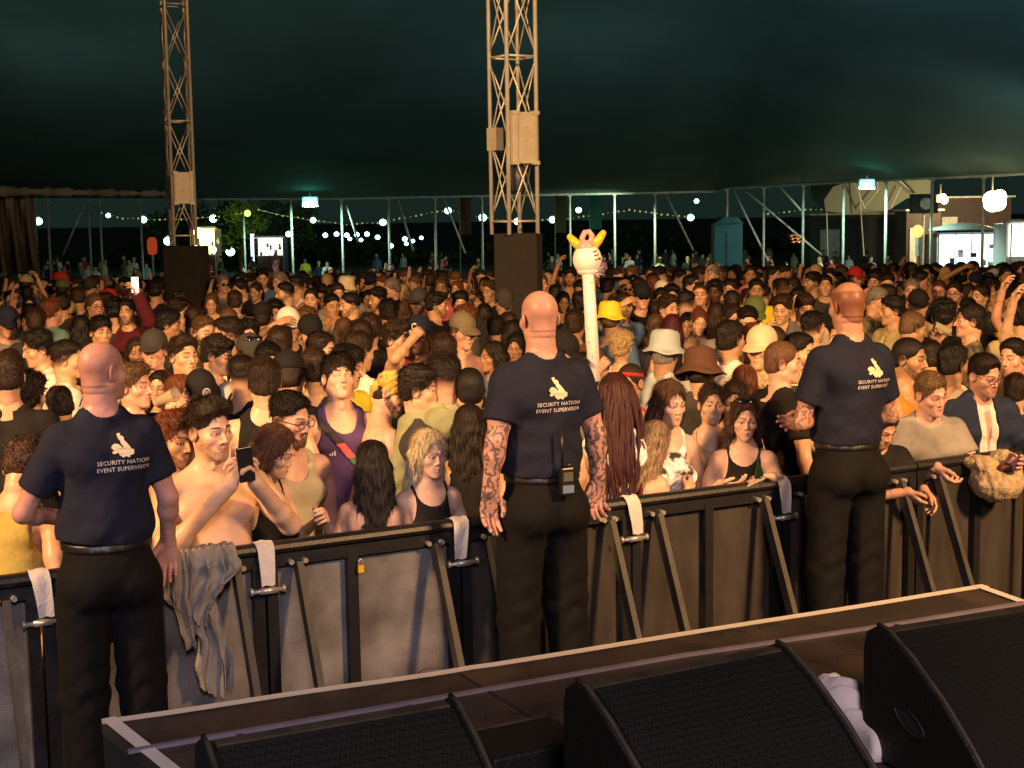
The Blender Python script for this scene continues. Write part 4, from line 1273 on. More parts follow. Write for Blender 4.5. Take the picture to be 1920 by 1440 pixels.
# dark hedge behind everything
def hedge():
    rs = np.random.default_rng(5); V = []
    for i in range(9000):
        x = rs.uniform(-52, 52); top = .3 + .7 * math.sin(x * .23) + .5 * math.sin(x * .61 + 1)
        p = np.array([x, 118 + rs.uniform(-1.5, 1.5), -1.4 + rs.random() ** .7 * (top + 1.4)])
        u = rs.normal(size=3); u /= np.linalg.norm(u); v = np.cross(u, rs.normal(size=3)); v /= np.linalg.norm(v); s_ = .35
        V += [p - u * s_, p + v * s_ * .7, p + u * s_, p - v * s_ * .7]
    tag(link("far_hedge", mesh_np("far_hedge", V, np.arange(len(V)).reshape(-1, 4), smooth=False), None, LEAF), "dark line of bushes and trees far beyond the field", "hedge", kind="stuff")
hedge()

WOODP = mat("pallet_wood", (.42, .20, .07), .8, noise=.3)
CAB = mat("dark_red_cabin", (.05, .018, .015), .6, noise=.2); PALEC = mat("pale_canopy", (.16, .165, .125), .8, noise=.1, nscale=1.5)
DARKM = mat("matt_black", (.010, .010, .010), .7, noise=.2)
BLUEH = mat("blue_hut_sheet", (.02, .075, .085), .6, noise=.35, nscale=1.2)
WHT = mat("white_sheet", (.55, .55, .50), .6, noise=.1)
def stall(px0, px1, y0, y1, Y, glass, name, label, sill=True, body=None, posts=True):
    a = at_y(px0, y0, Y); b = at_y(px1, y1, Y); W = b.x - a.x; H = a.z - b.z; g = ground_z(0, Y)
    e = empty(name, ((a.x + b.x) / 2, Y, g)); zc = (a.z + b.z) / 2 - g
    mb = MB(); mb.box((0, 0, zc), (W, .06, H)); s = mb.build("lit_opening", glass, e)
    mb = MB()
    for i in range(1, 4): mb.bar((-W / 2 + W * i / 4 + .1 * math.sin(i * 3), -.05, zc - H / 2), (-W / 2 + W * i / 4, -.05, zc + H / 2), .03)
    mb.build("mullion", DARKM, s)
    rs = random.Random(int(px0))
    for i in range(7 if px0 < 1800 else 0):
        w1 = W * rs.uniform(.05, .16); h1 = H * rs.uniform(.08, .34); mb = MB()
        mb.box((rs.uniform(-.42, .42) * W, -.08 - .02 * i, zc - H * .5 + h1 / 2 + rs.choice([0, .38, .55, .7]) * H * .8), (w1, .03, h1)); o_ = mb.build("stock_item", [CAB, WHT, OLDST, WHT][i % 4], e); bv = o_.modifiers.new("b", 'BEVEL'); bv.width = min(w1, h1) * .2; bv.segments = 2
    mb = MB(); mb.box((0, -.25, zc + H / 2 + .07), (W * 1.25, .9, .09), Matrix.Rotation(R(-8), 3, 'X')); mb.build("canopy", body or WHT, e)
    mb = MB(); mb.box((0, -.3, max(zc - H / 2, .6) - .03), (W * 1.1, .5, .05)); mb.build("counter", WHT, e)
    mb = MB(); mb.box((0, .8, (zc + H / 2) / 2), (W * 1.12, 1.5, zc + H / 2)); mb.build("cabin", body or CAB, e)
    for sx in (-1, 1):
        mb = MB(); mb.tube([(sx * W * .6, -.6, 0), (sx * W * .6, -.6, zc + H / 2)], .03, 6); mb.build("pole", OLDST, e)
    tag(e, label, "food stall")
    return e
stall(364, 404, 430, 476, 86, YELL, "food_stall", "blazing yellow-white food stall just right of the left truss tower")
stall(484, 530, 447, 478, 90, WHITE, "food_stall", "food stall with a glowing white board left of the small lamps")
mb = MB(); a = at_y(475, 440, 90); mb.box((a.x, 89.6, a.z - .8), (.22, .1, 1.7)); o = mb.build("light_column", COOLW); tag(o, "thin tall glowing column left of the white board stall", "light column")
kio = stall(1762, 1880, 440, 500, 57, COOLW, "kiosk", "brightly lit white serving kiosk under the warm floodlights at right", body=CAB)
a = at_y(1805, 431, 56)
mb = MB(); mb.lathe([(.001, .28), (.6, .22), (1.3, .05), (1.32, 0), (.001, 0)], 24, a, Matrix.Diagonal((1, .6, 1))); o = mb.build("parasol_top", WHT, None, True); tag(o, "flat white parasol top above the lit kiosk", "parasol")
stall(1893, 1960, 420, 480, 54, WHITE, "kiosk", "white-panelled kiosk cut by the right edge of the photo", body=WHT)
for x, y, Y, r, wh in [(1768, 372, 52, 12, "smaller of the two warm floodlights at right"), (1866, 376, 50, 21, "larger dazzling warm floodlight at far right")]:
    c = at_y(x, y, Y); k = Y / FPX
    e = empty("warm_floodlight", tuple(c))
    for q in range(4 if r > 15 else 2):  # lamp swelled into merging balls, its glare put into the shape
        mb = MB(); cx, cz = (((-.45, .25), (.42, .30), (-.30, -.42), (.40, -.28)) if r > 15 else ((-.2, .15), (.25, -.2)))[q]
        ob = mb.ball((0, 0, 0), (r * k * (.72 - .1 * (q % 2)), .10, r * k * (.55 + .12 * (q % 2))), 16, 10).build("glare_ball", WARM, e, True); ob.location = (cx * r * k, 0.02 * q, cz * r * k); ob.rotation_euler = (0, .5 * (q - 1.2), 0)
    mb = MB(); mb.box((0, .25, 0), (r * k * 1.5, .15, r * k * 1.2)); mb.tube([(0, .3, r * k * 2.2), (0, .3, 0)], .03, 8); mb.build("housing", OLDST, e)
    tag(e, wh, "floodlight")
# pale canopy with the frame under it
def canopy():
    Y = 66
    P = [at_y(x, y, Y) for x, y in [(1548, 396), (1545, 375), (1562, 350), (1600, 338), (1665, 333), (1745, 331), (1748, 366), (1700, 372), (1660, 398), (1600, 402)]]
    V = [tuple(p) for p in P] + [(p.x, p.y + 3.0, p.z + .6) for p in P]; n = len(P)
    F = [tuple(range(n))[::-1], tuple(range(n, 2 * n))] + [(i, (i + 1) % n, n + (i + 1) % n, n + i) for i in range(n)]
    me = bpy.data.meshes.new("canopy_sheet"); me.from_pydata(V, [], F)
    g = ground_z(0, Y)
    e = empty("stage_canopy", (0, 0, 0)); link("canopy_sheet", me, e, PALEC)
    for x0, y0, x1, y1 in [(1610, 340, 1620, 480), (1645, 336, 1645, 360), (1600, 340, 1622, 392), (1680, 334, 1716, 364), (1620, 390, 1650, 352), (1690, 350, 1670, 392), (1550, 398, 1552, 480), (1745, 366, 1745, 480)]:
        mb = MB(); mb.tube([at_y(x0, y0, Y - .4), at_y(x1, y1, Y - .4)], .028, 6); mb.build("frame_tube", OLDST, e)
    tag(e, "pale canopy sheet on a steel frame beyond the right eave", "canopy")
canopy()
for i, (x0, x1, y0, y1, Yb, c_, lb) in enumerate([(1700, 1762, 396, 500, 64, (.04, .024, .018), "dark brown cabin wall left of the lit kiosk"), (1752, 1895, 372, 432, 66, (.05, .025, .022), "dark red-brown cabin behind the warm floodlights"), (1520, 1700, 404, 478, 72, (.035, .04, .035), "dark equipment cabin under the pale canopy")]):
    a = at_y(x0, y0, Yb); b = at_y(x1, y1, Yb); g = ground_z(0, Yb)
    e = empty("cabin", ((a.x + b.x) / 2, Yb, g)); W = b.x - a.x; H = a.z - g
    m_ = mat("cabin_wall", c_, .7, noise=.3, nscale=1.5)
    mb = MB(); mb.box((0, 1, H / 2), (W, 2, H)); mb.build("wall", m_, e)
    mb = MB(); mb.box((0, .9, H + .04), (W + .2, 2.3, .08)); mb.build("roof", OLDST, e)
    for k_ in range(3):
        mb = MB(); mb.box((-W * .3 + W * .3 * k_, -.03, H * .55), (W * .2, .05, H * .5)); mb.build("panel", [OLDST, m_, CAB][k_ % 3], e)
    tag(e, lb, "cabin")
def blk(px0, px1, y0, y1, Y, m_, name, label, cat, dep=.8, bev=.03):
    a = at_y(px0, y0, Y); b = at_y(px1, y1, Y)
    mb = MB(); mb.box((0, 0, 0), (b.x - a.x, dep, a.z - b.z)); o = mb.build(name, m_); o.location = ((a.x + b.x) / 2, Y + dep / 2, (a.z + b.z) / 2)
    bv = o.modifiers.new("bevel", 'BEVEL'); bv.width = bev; bv.segments = 2
    tag(o, label, cat); return o
e = empty("loudspeaker", tuple(at_y(1732, 382, 60))); k = 60 / FPX
mb = MB(); mb.box((0, 0, 0), (46 * k, .6, 36 * k)); mb.build("cabinet", DARKM, e)
mb = MB(); mb.lathe([(.25, 0), (.2, .04), (.001, .05)], 16, (0, -.31, 0), Matrix.Rotation(R(90), 3, 'X')); mb.build("driver", OLDST, e)
mb = MB(); mb.tube([(0, 0, -.4), (0, 0, -3)], .05, 6); mb.build("pole", OLDST, e); tag(e, "black loudspeaker box left of the warm floodlights", "loudspeaker")
e = empty("blue_hut", tuple(at_y(1366, 520, 60))); k = 60 / FPX
mb = MB(); mb.box((0, .5, 50 * k), (52 * k, 1.0, 100 * k)); mb.build("wall", BLUEH, e)
mb = MB(); mb.poly([(-28 * k, -.1, 100 * k), (28 * k, -.1, 100 * k), (16 * k, -.1, 112 * k), (-10 * k, -.1, 112 * k), (-28 * k, 1.1, 100 * k), (28 * k, 1.1, 100 * k), (16 * k, 1.1, 112 * k), (-10 * k, 1.1, 112 * k)], [(0, 1, 2, 3), (7, 6, 5, 4), (3, 2, 6, 7), (1, 5, 6, 2), (0, 3, 7, 4), (0, 4, 5, 1)]); mb.build("roof", BLUEH, e)
mb = MB(); mb.box((6 * k, -.02, 42 * k), (20 * k, .04, 80 * k)); mb.build("door", BLUEH, e); tag(e, "pale blue sheeted hut behind the eave corner", "hut")
for i, yy in enumerate([(440, 444.5), (446, 450), (451.5, 456)]):
    e = empty("pallet", tuple(at_y(1492 + 2 * i, (yy[0] + yy[1]) / 2, 62)))
    mb = MB()
    for j in range(5): mb.box((0, -.3 + .15 * j, .035), (.56, .1, .02))
    mb.build("deck_boards", WOODP, e); mb = MB()
    for j in (-1, 0, 1): mb.box((j * .24, 0, -.005), (.07, .62, .055))
    mb.build("bearers", WOODP, e)
    tag(e, ["top", "middle", "bottom"][i] + " pallet of the small orange-lit wooden stack under the right eave", "pallet", "stacked pallets")
e = empty("lit_bin", tuple(at_y(1720, 480, 58))); k = 58 / FPX
mb = MB(); mb.ball((0, 0, 46 * k), (10 * k, 10 * k, 12 * k), 14, 10); mb.build("shade", ORNG, e, True); mb = MB(); mb.tube([(0, 0, 0), (0, 0, 36 * k)], .08, 8); mb.build("stem", OLDST, e); e.name = "garden_lamp"; tag(e, "glowing orange globe lamp left of the lit kiosk", "lamp")
# ================================================================= crowd barrier
BLK = mat("black_painted_steel", (.011, .012, .014), .45, noise=.3, nscale=12, bump=.15)
STRUT = mat("worn_strut", (.050, .048, .040), .6, noise=.4, nscale=10, bump=.2)
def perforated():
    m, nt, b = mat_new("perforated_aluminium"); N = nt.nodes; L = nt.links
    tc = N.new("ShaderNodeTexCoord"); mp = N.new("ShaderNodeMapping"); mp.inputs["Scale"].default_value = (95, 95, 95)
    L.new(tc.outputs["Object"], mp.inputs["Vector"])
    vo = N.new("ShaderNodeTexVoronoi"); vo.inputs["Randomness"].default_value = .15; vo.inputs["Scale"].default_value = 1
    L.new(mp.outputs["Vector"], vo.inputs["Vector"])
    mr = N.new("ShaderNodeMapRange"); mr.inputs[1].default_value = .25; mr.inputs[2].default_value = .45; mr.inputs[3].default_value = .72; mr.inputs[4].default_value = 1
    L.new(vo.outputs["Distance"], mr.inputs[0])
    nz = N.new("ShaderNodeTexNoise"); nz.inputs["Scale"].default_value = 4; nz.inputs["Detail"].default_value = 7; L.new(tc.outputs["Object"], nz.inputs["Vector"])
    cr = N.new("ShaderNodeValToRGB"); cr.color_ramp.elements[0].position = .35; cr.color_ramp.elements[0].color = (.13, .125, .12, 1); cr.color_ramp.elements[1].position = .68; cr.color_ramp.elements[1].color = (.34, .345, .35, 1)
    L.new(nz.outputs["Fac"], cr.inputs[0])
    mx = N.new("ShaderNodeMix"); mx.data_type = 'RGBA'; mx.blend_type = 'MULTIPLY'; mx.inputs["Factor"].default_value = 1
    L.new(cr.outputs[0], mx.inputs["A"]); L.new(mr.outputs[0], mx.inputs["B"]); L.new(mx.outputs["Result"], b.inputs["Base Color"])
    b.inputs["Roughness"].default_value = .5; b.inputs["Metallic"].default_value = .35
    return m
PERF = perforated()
DPAN = mat("dirty_shaded_panel", (.044, .038, .032), .65, noise=.55, nscale=3.5, stretch=(2.2, 2.2, .6), bump=.2, tint2=(.030, .024, .018))  # stained brown sheet; part of its darkness is shade put into the colour
BOLT = mat("bright_bolt", (.6, .58, .5), .35, metal=.6)
def wh_bar(i):
    return {-2: "at the far left below the leaning arm", -1: "left of the first tape strip", 0: "behind the left supervisor's legs", 1: "beside the draped grey hoodie, lit grey", 2: "with a yellow padlock and grey mesh", 3: "behind the middle supervisor's legs",
            4: "below the women with phone and drinks", 5: "behind the right supervisor's legs", 6: "below the fluffy bag at right", 7: "at the far right edge"}[i]
for i in range(-2, 8):
    e = empty("crowd_barrier", (0, 0, 0)); e.matrix_world = BM @ Matrix.Translation(((i - 1) * PL + PL * 0, 0, 0))
    # this panel spans local x 0..PL, its right end at joint i
    mb = MB(); w_ = PL - .008
    prof = []
    for k in range(10): a = 2 * math.pi * k / 10; prof.append((.040 * math.cos(a), .026 * math.sin(a)))
    V = [(x, y, ZR - .026 + z) for x in (.004, PL - .004) for y, z in prof]
    mb.add(V, [(k, (k + 1) % 10, 10 + (k + 1) % 10, 10 + k) for k in range(10)] + [tuple(range(10))[::-1], tuple(range(10, 20))])
    mb.box((PL / 2, 0, ZR - .075), (w_, .055, .05)); mb.build("top_rail", BLK, e, False)
    mb = MB(); mb.box((PL / 2, .012, .60), (w_ - .02, .006, 1.02)); mb.build("infill_panel", PERF if i <= 2 else DPAN, e)  # left panels lighter, right darker: partly the fall of light put into the colours
    for x in (.028, PL - .028, PL / 2 - (.06 if i == 2 else 0)):
        mb = MB(); mb.box((x, -.012, .575), (.045, .040, 1.10)); p_ = mb.build("upright", BLK, e)
    for x in (.135, PL - .125):
        mb = MB(); mb.bar((x, -.045, ZR - .09), (x, -.50, .06), .050, .028, up=(1, 0, 0)); s_ = mb.build("brace", STRUT, e)
        for sx in (-1, 1):
            mb = MB(); mb.tube([(x + sx * .030, -.03, ZR - .085), (x + sx * .030, -.052, ZR - .085)], .011, 8)
            mb.build("bolt_head", BOLT, s_)
    mb = MB(); mb.box((PL / 2, -.30, .285), (w_ - .03, .40, .03)); mb.box((PL / 2, -.50, .14), (w_ - .03, .02, .27)); mb.build("step", STRUT, e)
    mb = MB(); mb.box((PL / 2, -.35, .015), (w_, .9, .02)); mb.build("floor_plate", BLK, e)
    tag(e, "crowd barrier panel " + wh_bar(i), "crowd barrier", "crowd barrier panels along the front")
TAPE = mat("white_cloth_tape", (.62, .60, .56), .7, noise=.12, nscale=20, bump=.3)
for i, wh in [(0, "at the far left, grubby lower end"), (1, "just right of the draped grey hoodie"), (2, "left of the middle supervisor, twisted"), (3, "right of the middle supervisor"), (4, "left of the right supervisor's legs")]:
    e = empty("tape_strip", (0, 0, 0)); e.matrix_world = BM @ Matrix.Translation((i * PL, 0, 0))
    V = []; F = []; w0 = .036
    path = [(.040, ZR - .03), (.036, ZR - .004), (.012, ZR + .0035), (-.018, ZR + .0035), (-.040, ZR - .008), (-.050, ZR - .03), (-.052, ZR - .07), (-.056, ZR - .11), (-.058, ZR - .165)]
    for j, (y, z) in enumerate(path):
        t = max(0, j - 4) / 4; sk = .018 * t * math.sin(i * 2.1 + 1); wd = w0 * (1 - .22 * t)
        for k in range(5):
            u = (k - 2) / 2
            V.append((u * wd + sk, y - .003 * math.sin(k * 1.9 + j), z + .003 * math.sin(k * 2 + j * 1.3 + i)))
    n = len(path)
    F = [(j * 5 + k, j * 5 + k + 1, (j + 1) * 5 + k + 1, (j + 1) * 5 + k) for j in range(n - 1) for k in range(4)]
    b = len(V); V += [(x, y - .0025 if jj // 5 > 3 else y, z + (.0025 if jj // 5 <= 3 else 0)) for jj, (x, y, z) in enumerate(V)]; F += [(q[3] + b, q[2] + b, q[1] + b, q[0] + b) for q in F]
    link("tape", mesh_np("tape", V, np.array(F)), e, TAPE)
    mb = MB(); mb.tube([(-.065, -.058, ZR - .185), (.065, -.058, ZR - .185)], .009, 8); mb.box((0, -.055, ZR - .185), (.07, .03, .022))
    for sx in (-1, 1): mb.tube([(sx * .062, -.05, ZR - .185), (sx * .072, -.05, ZR - .185)], .016, 8)
    mb.build("clamp_bolt", BOLT, e, True)
    tag(e, "strip of white tape wrapped over the barrier joint " + wh, "tape", "tape strips over the barrier joints")
p = bl(676, 1062, -.045)
e = empty("padlock", (0, 0, 0)); e.matrix_world = BM @ Matrix.Translation(p)
YPL = mat("yellow_plastic", (.75, .45, .02), .4)
mb = MB(); mb.box((0, 0, -.01), (.024, .014, .03)); mb.build("body", YPL, e); mb = MB(); mb.tube([(-.008, 0, .005), (-.008, 0, .025), (0, 0, .032), (.008, 0, .025), (.008, 0, .005)], .003, 6); mb.build("shackle", BOLT, e, True)
tag(e, "small yellow padlock on the barrier upright", "padlock")

# ================================================================= stage deck
ZS = 1.0
WOODD = mat("worn_stage_ply", (.048, .038, .030), .55, noise=.5, nscale=4, bump=.3, bscale=25, tint2=(.085, .060, .042), stretch=(1.5, 1.0, 1))
WOODL = mat("worn_stage_ply_inner", (.040, .033, .027), .55, noise=.5, nscale=4, bump=.3, bscale=25, tint2=(.072, .050, .034))
GAFF = mat("cream_gaffer_tape", (.74, .70, .62), .7, noise=.08, nscale=12)
TRIM = mat("grey_violet_trim", (.19, .17, .22), .5, noise=.2, nscale=6)
BLKM = mat("black_stage_skirt", (.012, .012, .012), .9)
def zp(x, y, z=ZS): return at_z(x, y, z)
cA = zp(190, 1352); cK = zp(850, 1256); cB = zp(1842, 1098); cR = zp(2300, 1262); cL = zp(330, 1466)
def slab(name, pts, z1, z0, m_, parent=None):
    n = len(pts); V = [(p.x, p.y, z1) for p in pts] + [(p.x, p.y, z0) for p in pts]
    F = [tuple(range(n)), tuple(range(n, 2 * n))[::-1]] + [(i, n + i, n + (i + 1) % n, (i + 1) % n) for i in range(n)]
    me = bpy.data.meshes.new(name); me.from_pydata(V, [], F); me.update()
    import bmesh
    bm = bmesh.new(); bm.from_mesh(me); bmesh.ops.recalc_face_normals(bm, faces=bm.faces); bm.to_mesh(me); bm.free()
    return link(name, me, parent, m_)
stage = empty("stage", (0, 0, 0)); tag(stage, "low dark wooden stage front with worn boards and tape along its edge", "stage")
back1 = Vector((-3.2, 1.2, 0)); back2 = Vector((3.8, 1.2, 0))
din = (cB - cA).normalized(); nin = Vector((din.y, -din.x, 0))
kA = cK - din * .003; kB = cK + din * .003
sA = zp(862, 1264); sB = zp(1040, 1372)
sdir = (sB - sA).normalized()
far1 = sA + sdir * 3.0
# two deck sections with a seam between them
o1 = slab("deck_board", [cA, kA, kA + sdir * 3.0, Vector((cL.x - .3, 1.2, 0)), cL], ZS, ZS - .04, WOODD, stage)
o2 = slab("deck_board", [kB, cB, cR, Vector((cR.x + .4, 1.2, 0)), kB + sdir * 3.0], ZS, ZS - .04, WOODL, stage)
slab("skirt", [cA - nin * -.02, cB + nin * .02, cR + nin * .05, Vector((cR.x, 1.25, 0)), Vector((cL.x, 1.25, 0)), cL], ZS - .042, .02, BLKM, stage)
def strip(name, pts, w_, z, m_, parent, side=1):
    V = []; F = []
    for i, p in enumerate(pts):
        d = (pts[min(i + 1, len(pts) - 1)] - pts[max(i - 1, 0)]).normalized(); nn = Vector((d.y, -d.x, 0)) * side
        V += [(p.x, p.y, z), (p.x + nn.x * w_, p.y + nn.y * w_, z)]
    n = len(pts)
    for i in range(n - 1): F.append((2 * i, 2 * i + 1, 2 * i + 3, 2 * i + 2))
    b = 2 * n
    V += [(x, y, zz + .0012) for x, y, zz in V]; F += [(q[3] + b, q[2] + b, q[1] + b, q[0] + b) for q in F]
    return link(name, mesh_np(name, V, np.array(F), smooth=False), parent, m_)
tl = [cA.lerp(cK, t) + nin * (.004 * math.sin(t * 9)) for t in [i / 12 for i in range(12)]] + [cK + din * (-.02), cK + din * .06 - nin * .004] + [cK.lerp(cB, t) + nin * (.003 * math.sin(t * 11)) for t in [.06 + .94 * i / 14 for i in range(15)]]
o = strip("edge_tape", tl, .042, ZS + .004, GAFF, None); tag(o, "long cream tape strip along the stage front edge", "tape")
o = strip("edge_tape", [cA + din * .0, cL], .042, ZS + .0052, GAFF, None, -1); tag(o, "short cream tape strip down the stage's left edge", "tape")
o = strip("edge_tape", [cB - din * .01, cR], .040, ZS + .0052, GAFF, None, 1); tag(o, "cream tape strip down the stage's right edge", "tape")
# inner metal trim
i1 = zp(240, 1413); i2 = zp(855, 1306); i3 = zp(1280, 1232); i4 = zp(1660, 1176); i5 = zp(1920, 1133)
mb = MB()
for a, b in ((i1, i2), (i2, i3), (i3, i4), (i4, i5)): mb.bar(a + Vector((0, 0, .006)), b + Vector((0, 0, .006)), .020, .010)
o = mb.build("trim_strip", TRIM, stage)
mb = MB(); q0 = sA; mb.bar(sA + Vector((0, 0, -.012)), sA + sdir * 1.6 + Vector((0, 0, -.012)), .010, .03); mb.build("seam", BLKM, stage)
# half-round hand holes in the boards
for x, y in [(816, 1262), (905, 1252), (942, 1345), (1035, 1330), (1515, 1248), (1600, 1236), (1378, 1190), (1450, 1178)]:
    c = zp(x, y)
    V = []; F = []
    ang0 = math.atan2(din.y, din.x)
    for k in range(15):
        a = ang0 + math.pi * k / 14
        for r_ in (.050, .056): V.append((c.x + r_ * math.cos(a), c.y + r_ * math.sin(a) * .9, ZS + .0015))
    F = [(2 * k, 2 * k + 1, 2 * k + 3, 2 * k + 2) for k in range(14)]
    link("hand_hole", mesh_np("hand_hole", V, np.array(F), smooth=False), stage, BLKM)

# ================================================================= wedge monitors
def grille_mat():
    m, nt, b = mat_new("black_perforated_grille"); N = nt.nodes; L = nt.links
    tc = N.new("ShaderNodeTexCoord"); mp = N.new("ShaderNodeMapping"); mp.inputs["Scale"].default_value = (95, 95, 95); mp.inputs["Rotation"].default_value = (0, 0, .4)
    L.new(tc.outputs["Object"], mp.inputs["Vector"])
    vo = N.new("ShaderNodeTexVoronoi"); vo.inputs["Randomness"].default_value = .05; vo.inputs["Scale"].default_value = 1; L.new(mp.outputs["Vector"], vo.inputs["Vector"])
    mr = N.new("ShaderNodeMapRange"); mr.inputs[1].default_value = .28; mr.inputs[2].default_value = .42; L.new(vo.outputs["Distance"], mr.inputs[0])
    mx = N.new("ShaderNodeMix"); mx.data_type = 'RGBA'; mx.inputs["A"].default_value = (.003, .003, .003, 1); mx.inputs["B"].default_value = (.016, .017, .016, 1)
    L.new(mr.outputs[0], mx.inputs["Factor"]); L.new(mx.outputs["Result"], b.inputs["Base Color"]); b.inputs["Roughness"].default_value = .5
    return m
GRIL = grille_mat(); CABM = mat("textured_black_cabinet", (.009, .010, .010), .55, noise=.2, nscale=30, bump=.4, bscale=120); EDGE = mat("scuffed_cabinet_edge", (.075, .062, .040), .6, noise=.5, nscale=14)
WPROF = [(0, 0), (0, .30), (.012, .345), (.05, .368), (.10, .365), (.20, .315), (.32, .235), (.42, .15), (.50, .07), (.53, .0)]
def wedge(px, py, px2, py2, label):
    a = at_z(px, py, ZS + .36); b = at_z(px2, py2, ZS + .36)
    d = b - a; d.z = 0; W = d.length; ang = math.atan2(d.y, d.x)
    e = empty("wedge_monitor", (0, 0, 0)); e.matrix_world = Matrix.Translation((a.x, a.y, ZS + .004)) @ Matrix.Rotation(ang, 4, 'Z') @ Matrix.Translation((0, .05, 0)) @ Matrix.Diagonal((1, 1, 1, 1))
    # profile runs towards the camera (-y)
    for nm, x0, x1, off, m_ in (("side_cheek", 0, .022, .006, CABM), ("side_cheek", W - .022, W, .006, CABM), ("cabinet", .022, W - .022, -.006, CABM)):
        n = len(WPROF); V = []
        for x in (x0, x1):
            for y, z in WPROF:
                s_ = 1 + off / .3
                V.append((x, -y * s_ if off > 0 else -y - off * 0, max(0, z + off)))
        F = [(k, (k + 1) % n, n + (k + 1) % n, n + k) for k in range(n)] + [tuple(range(n))[::-1], tuple(range(n, 2 * n))]
        me = bpy.data.meshes.new(nm); me.from_pydata(V, [], F); o = link(nm, me, e, m_)
        if off > 0:
            bv = o.modifiers.new("bevel", 'BEVEL'); bv.width = .006; bv.segments = 2
    V = []; g = WPROF[4:9]
    nx = 6
    for y, z in g:
        for i in range(nx + 1): V.append((.03 + (W - .06) * i / nx, -y, z + .002))
    F = [(j * (nx + 1) + i, j * (nx + 1) + i + 1, (j + 1) * (nx + 1) + i + 1, (j + 1) * (nx + 1) + i) for j in range(len(g) - 1) for i in range(nx)]
    link("grille", mesh_np("grille", V, np.array(F)), e, GRIL)
    for x in (.011, W - .011):
        mb = MB(); pts = [(x, -y * 1.02, z + .009) for y, z in WPROF[3:9]]
        mb.tube(pts, .0065, 6); mb.build("rim", EDGE, e, True)
    mb = MB(); mb.box((W / 2, -.078, .366), (W - .06, .035, .008)); mb.build("top_strip", EDGE, e)
    for sx, x in ((-1, -.001), (1, W + .001)):
        hr = []
        for k in range(17):
            a = 2 * math.pi * k / 16
            hr.append((x, -.20 + .060 * math.cos(a), .155 + .028 * math.sin(a) - .35 * .060 * math.cos(a) * -1))
        mb = MB(); mb.tube(hr, .005, 6, False); hb = mb.build("handle_rim", CABM, e, True)
        mb = MB(); mb.add([(x + sx * .001, y, z) for _, y, z in hr[:16]], [tuple(range(16)) if sx < 0 else tuple(range(16))[::-1]]); mb.build("handle_hole", BLKM, hb)
    for x in (.10, W - .10):
        mb = MB(); mb.ball((x, -.020, .352), (.012, .012, .006), 10, 6); mb.build("screw", EDGE, e, True)
    tag(e, label, "stage monitor", "wedge monitors on the stage")
    return e
wedge(372, 1400, 852, 1318, "black wedge stage monitor at lower left, cut by the bottom edge")
wedge(1074, 1292, 1462, 1216, "black wedge stage monitor in the middle, below the middle supervisor")
wedge(1640, 1186, 2110, 1112, "black wedge stage monitor at lower right beside the white towel")
c = zp(975, 1418)
e = empty("black_box", (0, 0, 0)); e.matrix_world = Matrix.Translation((c.x, c.y, ZS + .004)) @ Matrix.Rotation(BANG, 4, 'Z')
mb = MB(); mb.box((.0, -.02, .03), (.30, .22, .06)); o = mb.build("case", CABM, e); bv = o.modifiers.new("bevel", 'BEVEL'); bv.width = .008; bv.segments = 2
mb = MB(); mb.box((.0, .092, .058), (.27, .012, .008)); mb.build("edge_strip", EDGE, e); tag(e, "low black equipment box between the left and middle wedge monitors", "box")

def cloth_lump(name, fn, lo, hi, res, m_, mwl, label, cat, color):
    V, Q = surfnet(fn, lo, hi, res)
    o = link(name, mesh_np(name, V, Q), None, m_, color); o.matrix_world = mwl
    tag(o, label, cat); return o
def towel(P):
    d = smin(cap(P, (-.10, .20, .10), (-.03, .05, .12), .055, .06), cap(P, (-.03, .05, .12), (.05, -.16, .03), .06, .05), .03)
    d = smin(d, cap(P, (.0, .0, .06), (.10, -.14, .02), .05, .04), .03)
    d = smin(d, cap(P, (-.02, .21, .12), (-.10, .14, .10), .04, .03), .02)
    ax = P[:, 0] * .8 + P[:, 1] * .5
    return np.maximum(d + .014 * np.sin(ax * 60 + 5 * np.sin(P[:, 1] * 14)) + .008 * wob(P, 50, 4), -P[:, 2])
c = zp(1608, 1392)
cloth_lump("towel", towel, (-.24, -.28, -.01), (.24, .32, .22), .007, CLOTH, Matrix.Translation((c.x, c.y, ZS + .004)) @ Matrix.Rotation(BANG - .5, 4, 'Z') @ Matrix.Scale(.85, 4), "crumpled white towel stuffed between two wedge monitors", "towel", (.85, .83, .82))
c = zp(1535, 1320)
mb = MB(); mb.ball((0, 0, 0), (.035, .05, .03), 14, 10); o = mb.build("blue_bottle_cap", mat("blue_plastic", (.03, .07, .18), .4), None, True); o.location = (c.x, c.y, ZS + .034); o.name = "blue_ball"; tag(o, "small rounded blue plastic thing beside the towel", "plastic item")

